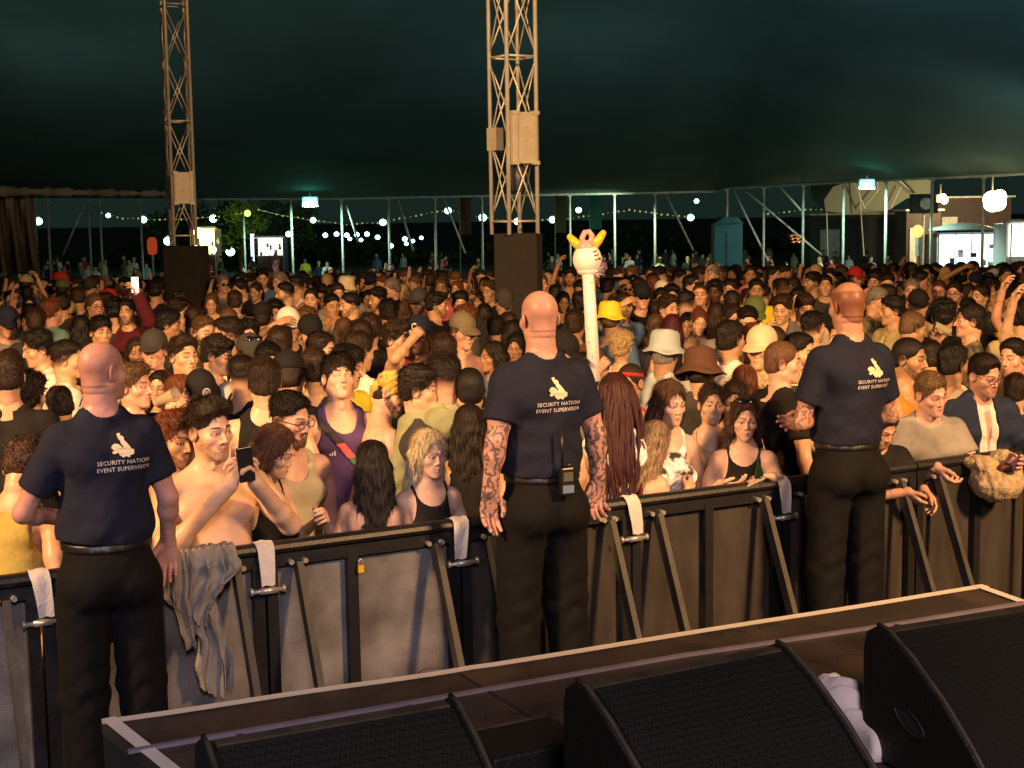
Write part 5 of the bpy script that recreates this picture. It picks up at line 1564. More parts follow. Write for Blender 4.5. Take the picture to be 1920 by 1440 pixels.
# grey hoodie hung over the barrier: pleated sheets
def drape(name, x0, spec, z_end, npl, amp, yoff, seed, parent=None, nu=80, nv=110):
    """spec: list of (v, centre x, width)"""
    V = []; zs = [];
    for j in range(nv + 1):
        v = j / nv
        for (va, ca, wa), (vb, cb, wb) in zip(spec, spec[1:]):
            if va <= v <= vb: t = (v - va) / (vb - va); t = t * t * (3 - 2 * t); cx = ca + (cb - ca) * t; wd = wa + (wb - wa) * t; break
        if v < .07: a = v / .07 * math.pi; by = .042 * math.cos(a); bz = ZR - .012 + .040 * math.sin(a)
        else: by = -.042 - .02 * min(1, (v - .07) / .1); bz = ZR - .012 - (v - .07) / .93 * (ZR - z_end)
        for i in range(nu + 1):
            u = i / nu
            am = amp * (.25 + .75 * min(1, v / .2))
            ph = 1.6 * v + .7 * math.sin(4 * v + seed) + .9 * math.sin(u * 7 + seed)
            s_ = math.sin(u * math.pi * 2 * npl + ph)
            pl = (1 - abs(s_) ** .75) * 2 - 1
            y = by + yoff - am * pl + .006 * math.sin(u * 31 + v * 17 + seed) + .006 * math.sin(v * 13 + u * 4 + seed)
            if v > .05: y = min(y, -.046 + yoff * .5)
            x = cx + wd * (u - .5) + .010 * math.cos(u * math.pi * 2 * npl + ph) + .003 * math.sin(v * 11 + seed)
            z = bz + .018 * math.sin(u * 5.0 + seed) * v + .030 * (abs(u - .45)) * v * 2 + .004 * math.sin(u * 40 + v * 30)
            V.append((x + x0, y, z))
    n = nu + 1
    F = [(j * n + i, j * n + i + 1, (j + 1) * n + i + 1, (j + 1) * n + i) for j in range(nv) for i in range(nu)]
    m = len(V); V += [(x, y + .004, z - .001) for x, y, z in V]; F += [(q[3] + m, q[2] + m, q[1] + m, q[0] + m) for q in F]
    return link(name, mesh_np(name, V, np.array(F)), parent, CLOTH, (.24, .23, .215))
q = bl(370, 1040, -.06)
HOODG = empty("draped_hoodie", (0, 0, 0)); HOODG.matrix_world = BM.copy()
tag(HOODG, "crumpled grey hoodie draped over the barrier below the shirtless man", "hoodie")
drape("torso_cloth", q.x, [(0, -.01, .27), (.10, -.02, .27), (.30, -.05, .18), (.48, .0, .13), (.66, .035, .10), (.84, .045, .15), (1, .05, .12)], .64, 1.6, .016, -.030, 1.0, HOODG)
drape("hood", q.x, [(0, .05, .20), (.25, .06, .21), (.6, .02, .15), (1, -.01, .07)], .96, 1.6, .018, -.072, 2.6, HOODG, 60, 60)
drape("sleeve", q.x, [(0, -.09, .09), (.4, -.09, .085), (.8, -.06, .07), (1, -.05, .05)], .86, 1.2, .018, -.060, 4.1, HOODG, 36, 60)
def fluffy(P):
    d = ell(P, (0, -.05, -.03), (.115, .10, .085)); d = smin(d, ell(P, (-.07, -.02, .05), (.06, .07, .03)), .03)
    d = smin(d, ell(P, (.06, -.02, .04), (.05, .07, .05)), .03)
    d = smax(d, -ell(P, (.0, -.13, .045), (.06, .05, .03)), .01)
    return d + .006 * wob(P, 130, 2) + .004 * wob(P, 260, 3)
q = bl(1852, 885, -.05)
FB = cloth_lump("fluffy_bag", fluffy, (-.16, -.19, -.15), (.16, .10, .12), .007, mat("fleece", (.52, .40, .24), .95, noise=.35, nscale=40, bump=.9, bscale=140), BM @ Matrix.Translation(q), "fluffy cream hat with brown lining resting on the rail at right", "fluffy hat", None) if False else None
V, Q = surfnet(fluffy, (-.16, -.19, -.15), (.16, .10, .12), .006)
FLC = mat("fleece", (.50, .39, .23), .95, noise=.35, nscale=40, bump=.9, bscale=140)
o = link("fluffy_hat", mesh_np("fluffy_hat", V, Q), None, FLC); o.matrix_world = BM @ Matrix.Translation(q) @ Matrix.Scale(1.3, 4)
tag(o, "fluffy cream hat with a brown lining resting on the rail at far right", "hat")
mb = MB(); mb.ball((0.0, -.105, .035), (.055, .028, .022), 14, 8); mb.build("lining", mat("brown_leather", (.13, .055, .03), .5, noise=.3), o, True)

# ================================================================= totem
TOT = mat("inflatable_white", (.82, .80, .78), .3, noise=.06); TYEL = mat("inflatable_yellow", (.78, .50, .03), .3); TPINK = mat("inflatable_pink", (.66, .34, .34), .3); FOIL = mat("foil_ruffle", (.55, .50, .55), .25, metal=.5, noise=.4, nscale=30); INK = mat("black_ink", (.02, .02, .02), .6)
def totem():
    Y = 8.6; c = at_y(1101, 484, Y); k = Y / FPX; b = at_y(1114, 700, Y - .1)
    e = empty("totem_pole", tuple(b))
    d = c - b
    mb = MB(); mb.tube([(0, 0, -.05), d * .5, d * .90], [12.3 * k, 11.8 * k, 11.2 * k], 18); p_ = mb.build("tube", TOT, e, True)
    mb = MB(); rs = random.Random(4)
    for i in range(6):
        t = rs.uniform(.1, .85); mb.ball(d * t + Vector((rs.uniform(-8, 8) * k, -9.5 * k, 0)), (1.2 * k, 2.2 * k, 1.4 * k), 6, 4)
    mb.build("spot", INK, p_)
    mb = MB(); mb.ball(d + Vector((0, 0, -2 * k)), (27 * k, 26 * k, 30 * k), 26, 18); mb.ball(d + Vector((1 * k, 0, -22 * k)), (21 * k, 20 * k, 13 * k), 20, 10); h_ = mb.build("inflated_head", TOT, e, True)
    mb = MB(); mb.ball(d + Vector((-2 * k, -4 * k, 20 * k)), (17 * k, 15 * k, 14 * k), 16, 10)
    pts = [d + Vector((x * k, 0, z * k)) for x, z in [(-8, 26), (-9, 38), (-4, 48), (4, 49), (9, 42), (8, 33), (2, 28)]]
    mb.tube(pts, 5.5 * k, 10); mb.build("topknot", TPINK, h_, True)
    for x0, z0, x1, z1 in ((-12, 18, -32, 40), (12, 20, 30, 46)):
        mb = MB(); mb.tube([d + Vector((x0 * k, 0, z0 * k)), d + Vector(((x0 + x1) / 2 * k, 0, (z0 + z1) / 2 * k)), d + Vector((x1 * k, 0, z1 * k))], [8 * k, 8.5 * k, 6 * k], 12); mb.ball(d + Vector((x1 * k, 0, z1 * k)), 6 * k, 10, 8); mb.build("horn", TYEL, h_, True)
    mb = MB()
    for x, z, l in ((10, 12, 7), (12, 5, 8), (14, -3, 6)): mb.tube([d + Vector((x * k, -23 * k, z * k)), d + Vector(((x + l) * k, -20 * k, (z + 2) * k))], 1.1 * k, 6)
    mb.ball(d + Vector((22 * k, -14 * k, -1 * k)), 2.8 * k, 8, 6); mb.build("drawn_face", INK, h_)
    mb = MB(); rs = random.Random(2)
    for i in range(26):
        a = i * .6; c0 = d + Vector((14 * k, -8 * k, -26 * k))
        mb.tube([c0, c0 + Vector((rs.uniform(-4, 18) * k, rs.uniform(-12, 4) * k, rs.uniform(-10, 14) * k))], [2.5 * k, .6 * k], 5)
    mb.build("foil_ruffle", FOIL, e)
    tag(e, "white inflatable horned head on a thick white tube held above the crowd", "totem")
totem()

# ================================================================= hand-built people near the front
def tri_face(poly):
    import mathutils
    return mathutils.geometry.tessellate_polygon([[Vector((x, y, 0)) for x, y in poly]])
EMB = [(630, 280), (690, 260), (722, 280), (702, 312), (770, 340), (790, 380), (780, 420), (830, 480), (900, 580), (920, 620), (990, 660), (980, 760), (890, 780), (885, 828), (850, 832), (800, 800), (720, 832), (690, 800), (640, 760), (620, 700), (570, 728), (520, 735), (480, 710), (492, 680), (522, 650), (500, 615), (470, 600), (475, 560), (492, 530), (560, 490), (640, 510), (700, 560), (712, 600), (738, 590), (738, 555), (715, 520), (700, 510), (690, 440), (650, 380)]
def on_cloth(name, V2, T, f, fig, cx, cz, parent, m_, off=.0035, side=1, sc=1.0):
    """lay flat 2-D shapes on the back (side=1) or chest (side=-1) of a garment given by its distance function"""
    V2 = np.asarray(V2, f32); n = len(V2)
    P = np.stack([-side * V2[:, 0] * sc + cx, np.full(n, .34 * side, f32), V2[:, 1] * sc + cz], 1).astype(f32)
    U = to_np(fig.U); P = P @ U[:3, :3].T + U[:3, 3]
    dr = U[:3, :3] @ np.array([0, -side, 0], f32)
    for _ in range(60): P = P + dr * np.clip(f(P) - off, -.02, .02)[:, None] * .8
    me = bpy.data.meshes.new(name); me.from_pydata([tuple(map(float, p)) for p in P], [], [tuple(t) for t in T]); me.update()
    return link(name, me, parent, m_)
def text_shape(body, size, bold=.0):
    cu = bpy.data.curves.new("lettering", 'FONT'); cu.body = body; cu.size = size; cu.align_x = 'CENTER'; cu.offset = bold; cu.resolution_u = 2; cu.space_character = 1.08
    o = bpy.data.objects.new("tmp_text", cu); COL.objects.link(o)
    dg = bpy.context.evaluated_depsgraph_get(); me = bpy.data.meshes.new_from_object(o.evaluated_get(dg))
    V = [(v.co.x, v.co.y) for v in me.vertices]; F = [tuple(p.vertices) for p in me.polygons]
    bpy.data.objects.remove(o); bpy.data.meshes.remove(me)
    return V, F
PRINT = mat("shirt_print", (.62, .58, .60), .7); PRINTY = mat("shirt_emblem", (.72, .62, .42), .7)
NAVY = mat("navy_polo_cloth", (.0105, .0135, .030), .85, noise=.12, nscale=10, bump=.6, bscale=18, spec=.25)
PANTS = mat("black_work_trousers", (.0055, .0055, .006), .85, noise=.15, nscale=12, bump=.5, bscale=16, spec=.2)
LEATH = mat("black_leather", (.012, .011, .010), .35)

def feature(px, py, h, yaw, sex, hp, pose, head=(0, 0, 0), lean=0, leanx=0, fat=0, hands=None, skin=0, res=.0125, hres=.0036, ez=0.0, body=None, tattoo=None, dist=None):
    fig = Fig(sex, pose, head, lean, leanx, fat, hands, body=body or {})
    hp = dict(hp); hp['fem'] = sex
    me = body_mesh("person", fig, hp, res, hres, .0050, tattoo)
    o = link("person", me, color=SK[skin] if isinstance(skin, int) else skin)
    for _ in range(14):
        g = place_root(o, fig, px, py, h, yaw + view_angle(px), ez)
        dd = behind(o.location)
        if dist is None or abs(dd - dist) < .012: break
        step = (dd - dist) * .12
        h += step
    print("feature", px, py, "h %.2f dist %.2f" % (h, behind(o.location)))
    return o, fig
def garment(o, fig, kind, col, m_=None, res=.0095, seed=0, name=None, length=None):
    V, Q, f = top_mesh(kind, fig, res, seed, length)
    nm = name or {'tee': 't_shirt', 'tank': 'tank_top', 'vest': 'vest_top', 'polo': 'polo_shirt', 'hoodie': 'hoodie', 'shirt': 'shirt', 'jacket': 'jacket', 'crop': 'crop_top', 'strapless': 'bandeau_top', 'dress': 'dress'}[kind]
    return link(nm, mesh_np(nm, V, Q), o, m_ or CLOTH, GC.get(col, col) if not m_ else None), f
def hairdo(o, fig, style, col, seed=0, res=.0042):
    h = link("hair", hair_mesh(style, seed, res), o, color=HC[col] if isinstance(col, str) else col); h.matrix_local = fig.HM; return h
def trousers(o, fig, m_=None, col='charcoal', res=.016):
    V, Q = trouser_mesh(fig, res); return link("trousers", mesh_np("trousers", V, Q), o, m_ or CLOTH, GC.get(col, col))
def reg(o, fig, px, py, label, land=None, **kw):
    tag(o, label, "person"); 
    PEOPLE.append(dict(o=o, px=px, py=py, done=True, g=o.location, fig=fig))
    if land: LAND.append((land, px, py + 40))

# --- the three supervisors, standing on the barrier step with their backs to the stage
GY = 180 + math.degrees(BANG)
def guard(px, py, h, turn, head, pose, hands, label, skin, scalp, tx, tz, tatt=None, fat=.012, ear=False, land=None, dist=-.31, bodykw=None):
    fig_body = dict(sh=.145, hip=.140, armr=.90, chest=.142, waist=.132, neck=.057, head=.875); fig_body.update(bodykw or {})
    o, fig = feature(px, py, h, 0, 0, dict(scalp=scalp, scalpcol=(.42, .32, .26), balding=True, w=1.05, jaw=1.12, crease=1, beard=.25, beardcol=(.3, .2, .15)), pose, head, 0, 0, fat, hands, skin, .011, .0036, .30, fig_body, tatt)
    # face away from the stage
    o.rotation_euler = (0, 0, R(GY + turn)); sc = o.scale[0]
    hh = h
    for _ in range(25):
        th = Matrix.Rotation(R(GY + turn), 3, 'Z'); off = th @ Vector((fig.top.x * hh / 1.778, fig.top.y * hh / 1.778, 0))
        g = at_z(px, py, fig.top.z * hh / 1.778 + .30); o.location = (g.x - off.x, g.y - off.y, .30)
        o.scale = (hh / 1.778,) * 3
        dd = behind(o.location)
        if abs(dd - dist) < .008: break
        hh += (dd - dist) * .1
    print("guard h", hh, behind(o.location), "scale px/m", FPX / proj(o.location + Vector((0, 0, 1.7)))[2])
    pol, f = garment(o, fig, 'polo', None, NAVY, .0085, int(px), None, 1.06)
    V, F = text_shape("SECURITY NATION", .0205, .0002); on_cloth("lettering", V, F, f, fig, tx, tz, pol, PRINT)
    V, F = text_shape("EVENT SUPERVISOR", .0205, .0002); on_cloth("lettering", V, F, f, fig, tx, tz - .024, pol, PRINT)
    EV = [((x - 740) * .000148, (835 - y) * .000148) for x, y in EMB]
    T = tri_face(EV); on_cloth("emblem", EV, T, f, fig, tx, tz + .022, pol, PRINTY, .003)
    V, Q = trouser_mesh(fig, .0115, seed=int(px) % 7, top=1.07); link("trousers", mesh_np("trousers", V, Q), o, PANTS)
    for sd in (1, -1):
        V, Q = shoe_mesh(fig, sd); link("shoe", mesh_np("shoe", V, Q), o, LEATH)
    def belt(P):
        d, S = hips_sdf(P, fig, .012); d = smin(d, torso_sdf(P, fig, .012)[0], .05); return np.maximum(d - .002, np.abs(P[:, 2] - 1.045) - .018)
    V, Q = surfnet(belt, (-.28, -.24, 1.01), (.28, .24, 1.08), .008); link("belt", mesh_np("belt", V, Q), o, LEATH)
    reg(o, fig, px, py, label, land)
    return o, fig, f
def tat_arms(U): return np.where((np.abs(U[:, 0]) > .17) & (U[:, 2] < 1.27) & (U[:, 2] > .90), .10, 1.0)
hd = {1: dict(dir=(0.0, -.15, -1), palm=(0, 1, 0), curl=.35), -1: dict(dir=(-.0, -.15, -1), palm=(0, 1, 0), curl=.45)}
G2, F2, f2 = guard(1010, 545, 1.84, -4, (0, 4, 0), dict(L=((.215, .04, 1.20), (.235, .02, 1.01)), R=((-.215, .04, 1.20), (-.235, .02, 1.01))), hd, "bald supervisor with tattooed forearms and hands at his sides, radio on his belt", (.50, .285, .235), .25, -.012, 1.335, tat_arms, land="the middle supervisor", bodykw=dict(armr=1.0))
G1, F1, f1 = guard(188, 640, 1.84, 0, (-66, 2, 0), dict(L=((.275, -.06, 1.17), (.10, -.24, 1.10)), R=((-.222, .02, 1.19), (-.240, -.08, 1.01))), {1: dict(curl=.5), -1: dict(curl=.4, palm=(0.3, 1, 0), dir=(0, -.2, -1))}, "bald supervisor at left with his head turned right, earpiece in, thumb near belt", (.50, .27, .22), .35, -.045, 1.345, None, land="the left supervisor", fat=.020)
G3, F3, f3 = guard(1588, 529, 1.84, -8, (4, 6, 0), dict(L=((.235, -.02, 1.15), (-.06, -.19, 1.16)), R=((-.235, -.02, 1.15), (.06, -.21, 1.12))), {}, "supervisor at right with cropped hair and his arms folded in front", (.50, .27, .19), 1.35, -.055, 1.33, lambda U: np.where((np.abs(U[:, 0]) > .2) & (U[:, 2] < 1.24), .35, 1.0), land="the right supervisor", fat=.012)
# earpiece
mb = MB(); mb.ball((0, 0, 0), (.012, .014, .016), 10, 8); mb.tube([(0, 0, 0), (-.01, .02, -.04), (-.02, .05, -.09)], .003, 6); q = mb.build("earpiece", LEATH, G1, True); q.matrix_local = F1.HM @ Matrix.Translation((.07, .03, -.05))
# radio
e = empty("handheld_radio", (0, 0, 0)); e.matrix_world = G2.matrix_basis @ Matrix.Translation((-.022, .168, 1.045))
mb = MB(); mb.box((0, 0, .0), (.055, .032, .11)); r_ = mb.build("body", LEATH, e); bv = r_.modifiers.new("b", 'BEVEL'); bv.width = .006; bv.segments = 2
mb = MB(); mb.box((0, .0175, -.028), (.046, .004, .03)); mb.build("battery_label", mat("steel_blue_label", (.16, .22, .34), .35), r_)
mb = MB(); mb.box((0, .0175, .02), (.040, .004, .035)); mb.build("keypad", mat("green_grey_keys", (.09, .10, .08), .4), r_)
mb = MB(); mb.tube([(.016, 0, .05), (.018, 0, .20)], [.006, .0045], 8); mb.build("antenna", LEATH, e, True)
mb = MB(); mb.tube([(-.012, 0, .05), (-.012, 0, .07)], .008, 8); mb.build("knob", LEATH, e, True)
tag(e, "black handheld radio with antenna clipped to the middle supervisor's belt", "radio")

# --- shirtless man filming
o, fig = feature(390, 752, 1.75, 14, 0, dict(beard=.55, beardcol=(.13, .07, .04), browcol=(.10, .06, .04), jaw=1.08, gaze=.003, iris=(.14, .17, .2), scalp=.6, scalpcol=(.2, .12, .09), nose=1.05),
                 dict(L=((.29, -.12, 1.26), (.105, -.28, 1.49)), R=((-.24, -.15, 1.19), (.0, -.29, 1.49))), (20, 3, -3), 3, 0, .030, {1: dict(dir=(-.45, -.15, .75), palm=(-.7, .3, -.3), curl=.75), -1: dict(dir=(.40, -.15, .8), palm=(.75, .2, -.2), curl=.70)}, (.64, .42, .30), .0105, dist=.17, body=dict(armr=1.05, sh=.185, chest=.165))
hairdo(o, fig, 'quiff', 'b', 1); trousers(o, fig, None, 'navy'); SHM = o
reg(o, fig, 385, 752, "shirtless young man with stubble filming on a black phone with both hands", "the shirtless man filming")
def phone(o, fig, loc, rot, label, col=(.012, .012, .014), lit=None, size=(.072, .009, .148)):
    e = empty("smartphone", (0, 0, 0)); e.matrix_world = o.matrix_basis @ fig.U @ Matrix.Translation(loc) @ Matrix.Rotation(R(rot[2]), 4, 'Z') @ Matrix.Rotation(R(rot[0]), 4, 'X') @ Matrix.Rotation(R(rot[1]), 4, 'Y')
    mb = MB(); mb.box((0, 0, 0), size); b_ = mb.build("case", lit or mat("phone_case", col, .25), e); bv = b_.modifiers.new("b", 'BEVEL'); bv.width = .004; bv.segments = 3
    mb = MB(); mb.ball((.018, -size[1] * .5 - .001, .055), (.007, .002, .007), 12, 6); mb.build("camera_lens", LENS, e)
    tag(e, label, "phone"); return e
phone(o, fig, (.055, -.325, 1.575), (-6, -4, 10), "black smartphone held up by the shirtless man", size=(.066, .009, .136))

# --- bearded man in glasses and cream tank
o, fig = feature(545, 738, 1.76, 30, 0, dict(beard=1.0, beardcol=(.05, .03, .025), scalp=.9, scalpcol=(.12, .08, .06), w=.98, gaze=.003), 'down', (18, 6, -2), 5, 0, .01, None, (.56, .33, .25), .0125, dist=.55)
hairdo(o, fig, 'fade', 'k', 0); garment(o, fig, 'tank', (.42, .38, .26), None, .010, 3); trousers(o, fig)
gg = link("spectacles", glasses_mesh(False), o); gg.matrix_local = fig.HM
reg(o, fig, 545, 738, "bearded man in round dark-rimmed glasses and a cream tank top", "the man in glasses and cream tank")
# --- brown-haired woman in black crop top, hand on the rail
q0 = bl(575, 990, -.01)
o, fig = feature(526, 803, 1.62, 48, 1, dict(closed=False), dict(L=((.20, -.08, 1.22), (.10, -.26, 1.37)), R=((-.20, -.02, 1.16), (-.10, -.12, 1.0))), (22, 14, 0), 10, 0, .0, {1: dict(curl=.7), -1: dict(curl=.6, dir=(.5, -.6, -.3))}, (.60, .40, .29), .0125, dist=.40)
hairdo(o, fig, 'long', (.075, .035, .02), 1); garment(o, fig, 'tank', 'black', None, .010, 4); trousers(o, fig, None, 'blue')
reg(o, fig, 512, 800, "long brown-haired woman in a black top between the filming man and the glasses man", "the brown-haired woman in black top")
# --- black-haired woman seen from behind
o, fig = feature(697, 828, 1.60, 186, 1, {}, 'bent', (4, 2, 0), 0, 0, .015, None, (.58, .37, .27), .0125, dist=.26)
hairdo(o, fig, 'longback', (.010, .008, .008), 2); garment(o, fig, 'strapless', 'black', None, .010, 2); trousers(o, fig, None, 'black')
mb = MB()
for sx in (-1, 1): mb.tube([fig.U @ Vector((sx * .075, .10, 1.33)), fig.U @ Vector((sx * .08, .075, 1.42)), fig.U @ Vector((sx * .085, .0, 1.478)), fig.U @ Vector((sx * .08, -.08, 1.40)), fig.U @ Vector((sx * .075, -.115, 1.33))], .006, 8)
mb.build("strap", LEATH, o, True)
reg(o, fig, 697, 828, "woman with long black hair and bare shoulders, her back to the rail", "the black-haired woman with bare shoulders")
# --- pale blonde woman
o, fig = feature(806, 808, 1.61, 22, 1, dict(browcol=(.35, .24, .14), gaze=.003, iris=(.15, .2, .26), w=.96, nose=.95), 'down', (8, 4, 0), 4, 0, 0, None, (.62, .42, .33), .0115, dist=.24)
hairdo(o, fig, 'long', (.60, .50, .30), 0, .0038); garment(o, fig, 'vest', 'black', None, .010, 4, None, .95); trousers(o, fig, None, 'black')
reg(o, fig, 806, 808, "pale blonde woman with long straight hair looking sullenly past the camera", "the pale blonde woman")
# --- man in purple tank, chin up, crossbody bag
o, fig = feature(632, 668, 1.78, 14, 0, dict(closed=True, jaw=1.1), 'down', (2, -14, 3), 0, 0, .0, None, (.62, .40, .29), .0115)
hairdo(o, fig, 'mop', 'd', 1); pg, ft = garment(o, fig, 'tank', 'purple', None, .009, 6); trousers(o, fig)
def strapfn(P):
    U = fig.up(P); d = np.abs(ft(P) - .004) - .004
    ln = (U[:, 0] - (-.12)) * .62 + (U[:, 2] - 1.44) * .78 ; ln = (U[:, 2] - 1.44) + (U[:, 0] + .115) * 1.25
    return np.maximum(np.maximum(d, np.abs(ln) - .034), U[:, 1] - .0)
def strapcol(P):
    U = fig.up(P)
    C = np.ones((len(P), 4), f32); z = U[:, 2]
    C[:, :3] = np.where((z > 1.335)[:, None], np.array([.015, .015, .018], f32), np.where((z > 1.26)[:, None], np.array([.55, .10, .11], f32), np.array([.06, .14, .09], f32)))
    return C
V, Q = surfnet(strapfn, (-.20, -.24, 1.08), (.22, .02, 1.50), .006)
ATT, nt, b_ = mat_new("colour_block_webbing"); at_ = nt.nodes.new("ShaderNodeAttribute"); at_.attribute_name = "Col"; nt.links.new(at_.outputs["Color"], b_.inputs["Base Color"]); b_.inputs["Roughness"].default_value = .7
link("bag_strap", mesh_np("bag_strap", V, Q, strapcol(V.astype(f32))), o, ATT)
def stripe_logo():
    V2 = []; T = []
    for i, h_ in enumerate((.012, .020, .028)):
        b = len(V2); x = (i - 1) * .012; V2 += [(x - .004, 0), (x + .005, 0), (x + .005 - .004, h_), (x - .004 - .002, h_ * .8)]; T.append((b, b + 1, b + 2, b + 3))
    return V2, T
V2, T = stripe_logo(); on_cloth("stripe_mark", V2, T, ft, fig, -.070, 1.275, pg, PRINT, .004, -1)
V2 = [(0, 0), (.012, .004), (.03, .022), (.042, .042), (.036, .05), (.02, .04), (.004, .02)]; on_cloth("leaf_mark", V2, [tuple(range(7))], ft, fig, .075, 1.315, pg, PRINT, .004, -1)
reg(o, fig, 625, 665, "young man in a purple tank top with chin raised and a colour-block bag strap", "the man in the purple tank")
# --- bandana man, bare back
o, fig = feature(748, 700, 1.72, 118, 0, dict(beard=1, beardcol=(.05, .03, .02)), 'bent', (-42, 10, 0), 16, 0, .015, None, (.64, .40, .27), .0115)
hairdo(o, fig, 'buzz', 'd'); trousers(o, fig)
def bandana(P):
    d = ell(P, (0, .012, .045), (.086, .106, .096)); d = smin(d, ell(P, (0, .10, -.01), (.05, .03, .05)), .03)
    pl = (-.66 * (P[:, 1] + .085) - .75 * (P[:, 2] - .050)); pl2 = -.03 - P[:, 2] + .3 * (-P[:, 1])
    d = smax(smax(d, pl, .006), pl2, .006)
    return d + .004 * np.sin(P[:, 2] * 110 + 6 * np.sin(P[:, 1] * 25)) + .0035 * wob(P, 60, 3)
V, Q = surfnet(bandana, (-.12, -.14, -.08), (.12, .17, .17), .0048); h_ = link("headscarf", mesh_np("headscarf", V, Q), o, FLORAL); h_.matrix_local = fig.HM
gg = link("spectacles", glasses_mesh(False), o); gg.matrix_local = fig.HM
reg(o, fig, 740, 698, "bare-backed bearded man wearing a yellow and purple patterned headscarf", "the patterned headscarf")
# --- sage hoodie, from behind
o, fig = feature(830, 664, 1.80, 196, 0, dict(scalp=.9, scalpcol=(.16, .1, .07)), 'down', (16, 2, 0), 0, 0, .01, None, (.55, .34, .24), .0125)
hairdo(o, fig, 'fade', 'd', 2); garment(o, fig, 'hoodie', 'sage', None, .0095, 4); trousers(o, fig, None, 'black')
reg(o, fig, 830, 664, "man in a sage green hoodie seen from behind with faded dark hair", "the sage green hoodie")
# --- bare-shouldered man from behind with dark strap
o, fig = feature(494, 672, 1.80, 176, 0, dict(scalp=.9, scalpcol=(.2, .12, .08)), 'down', (4, 2, 0), 0, 0, .005, None, (.64, .43, .30), .0125)
hairdo(o, fig, 'short', 'b', 0); garment(o, fig, 'tank', 'black', None, .0105, 4); trousers(o, fig)
reg(o, fig, 494, 672, "man with short brown hair facing away in a dark tank top, bare shoulders", "the man facing away in dark tank")
# --- man in black cap with ring emblem, head bowed
o, fig = feature(380, 706, 1.69, 12, 0, dict(closed=True), 'bent', (6, 30, 0), 6, 0, 0, None, (.60, .38, .27), .014)
hairdo(o, fig, 'buzz', 'd'); c_ = link("cap", cap_mesh('snap'), o, color=(.014, .014, .016)); c_.matrix_local = fig.HM; garment(o, fig, 'tee', 'black', None, .014, 2); trousers(o, fig)
def cap_emblem(parent, shapes, m_, x0=0.0, z0=.085):
    V2 = []; T = []
    for poly in shapes:
        b = len(V2); V2 += poly; T.append(tuple(range(b, b + len(poly))))
    P = np.array([(x + x0, -.2, y + z0) for x, y in V2], f32)
    for _ in range(50): P[:, 1] += np.clip(cap_sdf(P, 'snap') - .0022, -.01, .01) * .8
    me = bpy.data.meshes.new("emblem"); me.from_pydata([tuple(map(float, p)) for p in P], [], T); me.update(); l_ = link("emblem", me, parent, m_); return l_
def ring(r0, r1, a0=0, a1=360, n=24, cx=0, cy=0):
    out = []
    for k in range(n):
        a = R(a0 + (a1 - a0) * k / n); b = R(a0 + (a1 - a0) * (k + 1) / n)
        out.append([(cx + r0 * math.cos(a), cy + r0 * math.sin(a)), (cx + r1 * math.cos(a), cy + r1 * math.sin(a)), (cx + r1 * math.cos(b), cy + r1 * math.sin(b)), (cx + r0 * math.cos(b), cy + r0 * math.sin(b))])
    return out
cap_emblem(c_, ring(.0215, .0245) + ring(.0165, .0190) + ring(0.001, .0045, 0, 360, 8, -.006, .004) + ring(0.001, .0045, 0, 360, 8, .006, .004) + ring(.006, .0095, 20, 160, 8, 0, -.012), PRINT)
reg(o, fig, 380, 703, "man in a black cap with a round white emblem, head bowed", "the round-emblem cap")
# --- front row women at right
fl = dict(browcol=(.16, .10, .07))
o, fig = feature(1258, 716, 1.64, 22, 1, dict(fl, w=.98), 'down', (12, 8, 0), 3, 0, 0, None, (.62, .42, .34), .0125, dist=.42)
hairdo(o, fig, 'bob', (.085, .045, .028), 1, .004); garment(o, fig, 'vest', (.30, .27, .24), CAMO, .011, 2); trousers(o, fig)
reg(o, fig, 1258, 716, "brown-haired woman with a fringe looking right, front row beside the smiling woman", "the fringed brown-haired woman")
o, fig = feature(1236, 792, 1.55, 128, 1, dict(fl), dict(L=((.21, -.04, 1.24), (.12, -.20, 1.40)), R=((-.21, -.06, 1.24), (-.10, -.22, 1.40))), (20, 12, 0), 10, 0, .01, {1: dict(curl=.8), -1: dict(curl=.8)}, (.60, .38, .27), .0125, dist=.27)
hairdo(o, fig, 'long', (.30, .21, .13), 2, .0042); garment(o, fig, 'vest', 'maroon', None, .011, 5, None, 1.0); trousers(o, fig)
reg(o, fig, 1236, 792, "short woman with ash-blonde hair turned away at the rail, drink in hand", "the ash-blonde woman at the rail")
e = empty("drink_cup", (0, 0, 0)); e.matrix_world = o.matrix_basis @ fig.U @ Matrix.Translation((.07, -.28, 1.46)); CUPR = mat("pink_drink", (.5, .08, .06), .2, spec=.6)
mb = MB(); mb.lathe([(.026, -.06), (.036, .05), (.038, .055), (.034, .05)], 18, (0, 0, 0)); mb.build("cup", CUPR, e, True); mb = MB(); mb.lathe([(.001, .04), (.033, .04)], 18); mb.build("liquid", CUPR, e); tag(e, "cup of pink drink held at the rail by the ash-blonde woman", "cup")
o, fig = feature(1336, 723, 1.63, 6, 1, dict(fl, smile=1, w=.97, gaze=.002), 'bent', (4, -4, 4), 2, 0, 0, None, (.64, .42, .30), .0125, dist=.62)
hairdo(o, fig, 'bun', (.035, .018, .012), 1, .004); garment(o, fig, 'vest', (.5, .36, .2), None, .011, 2); trousers(o, fig)
reg(o, fig, 1336, 723, "smiling woman with dark tied-back hair showing her teeth, between two front-row women", "the smiling woman")
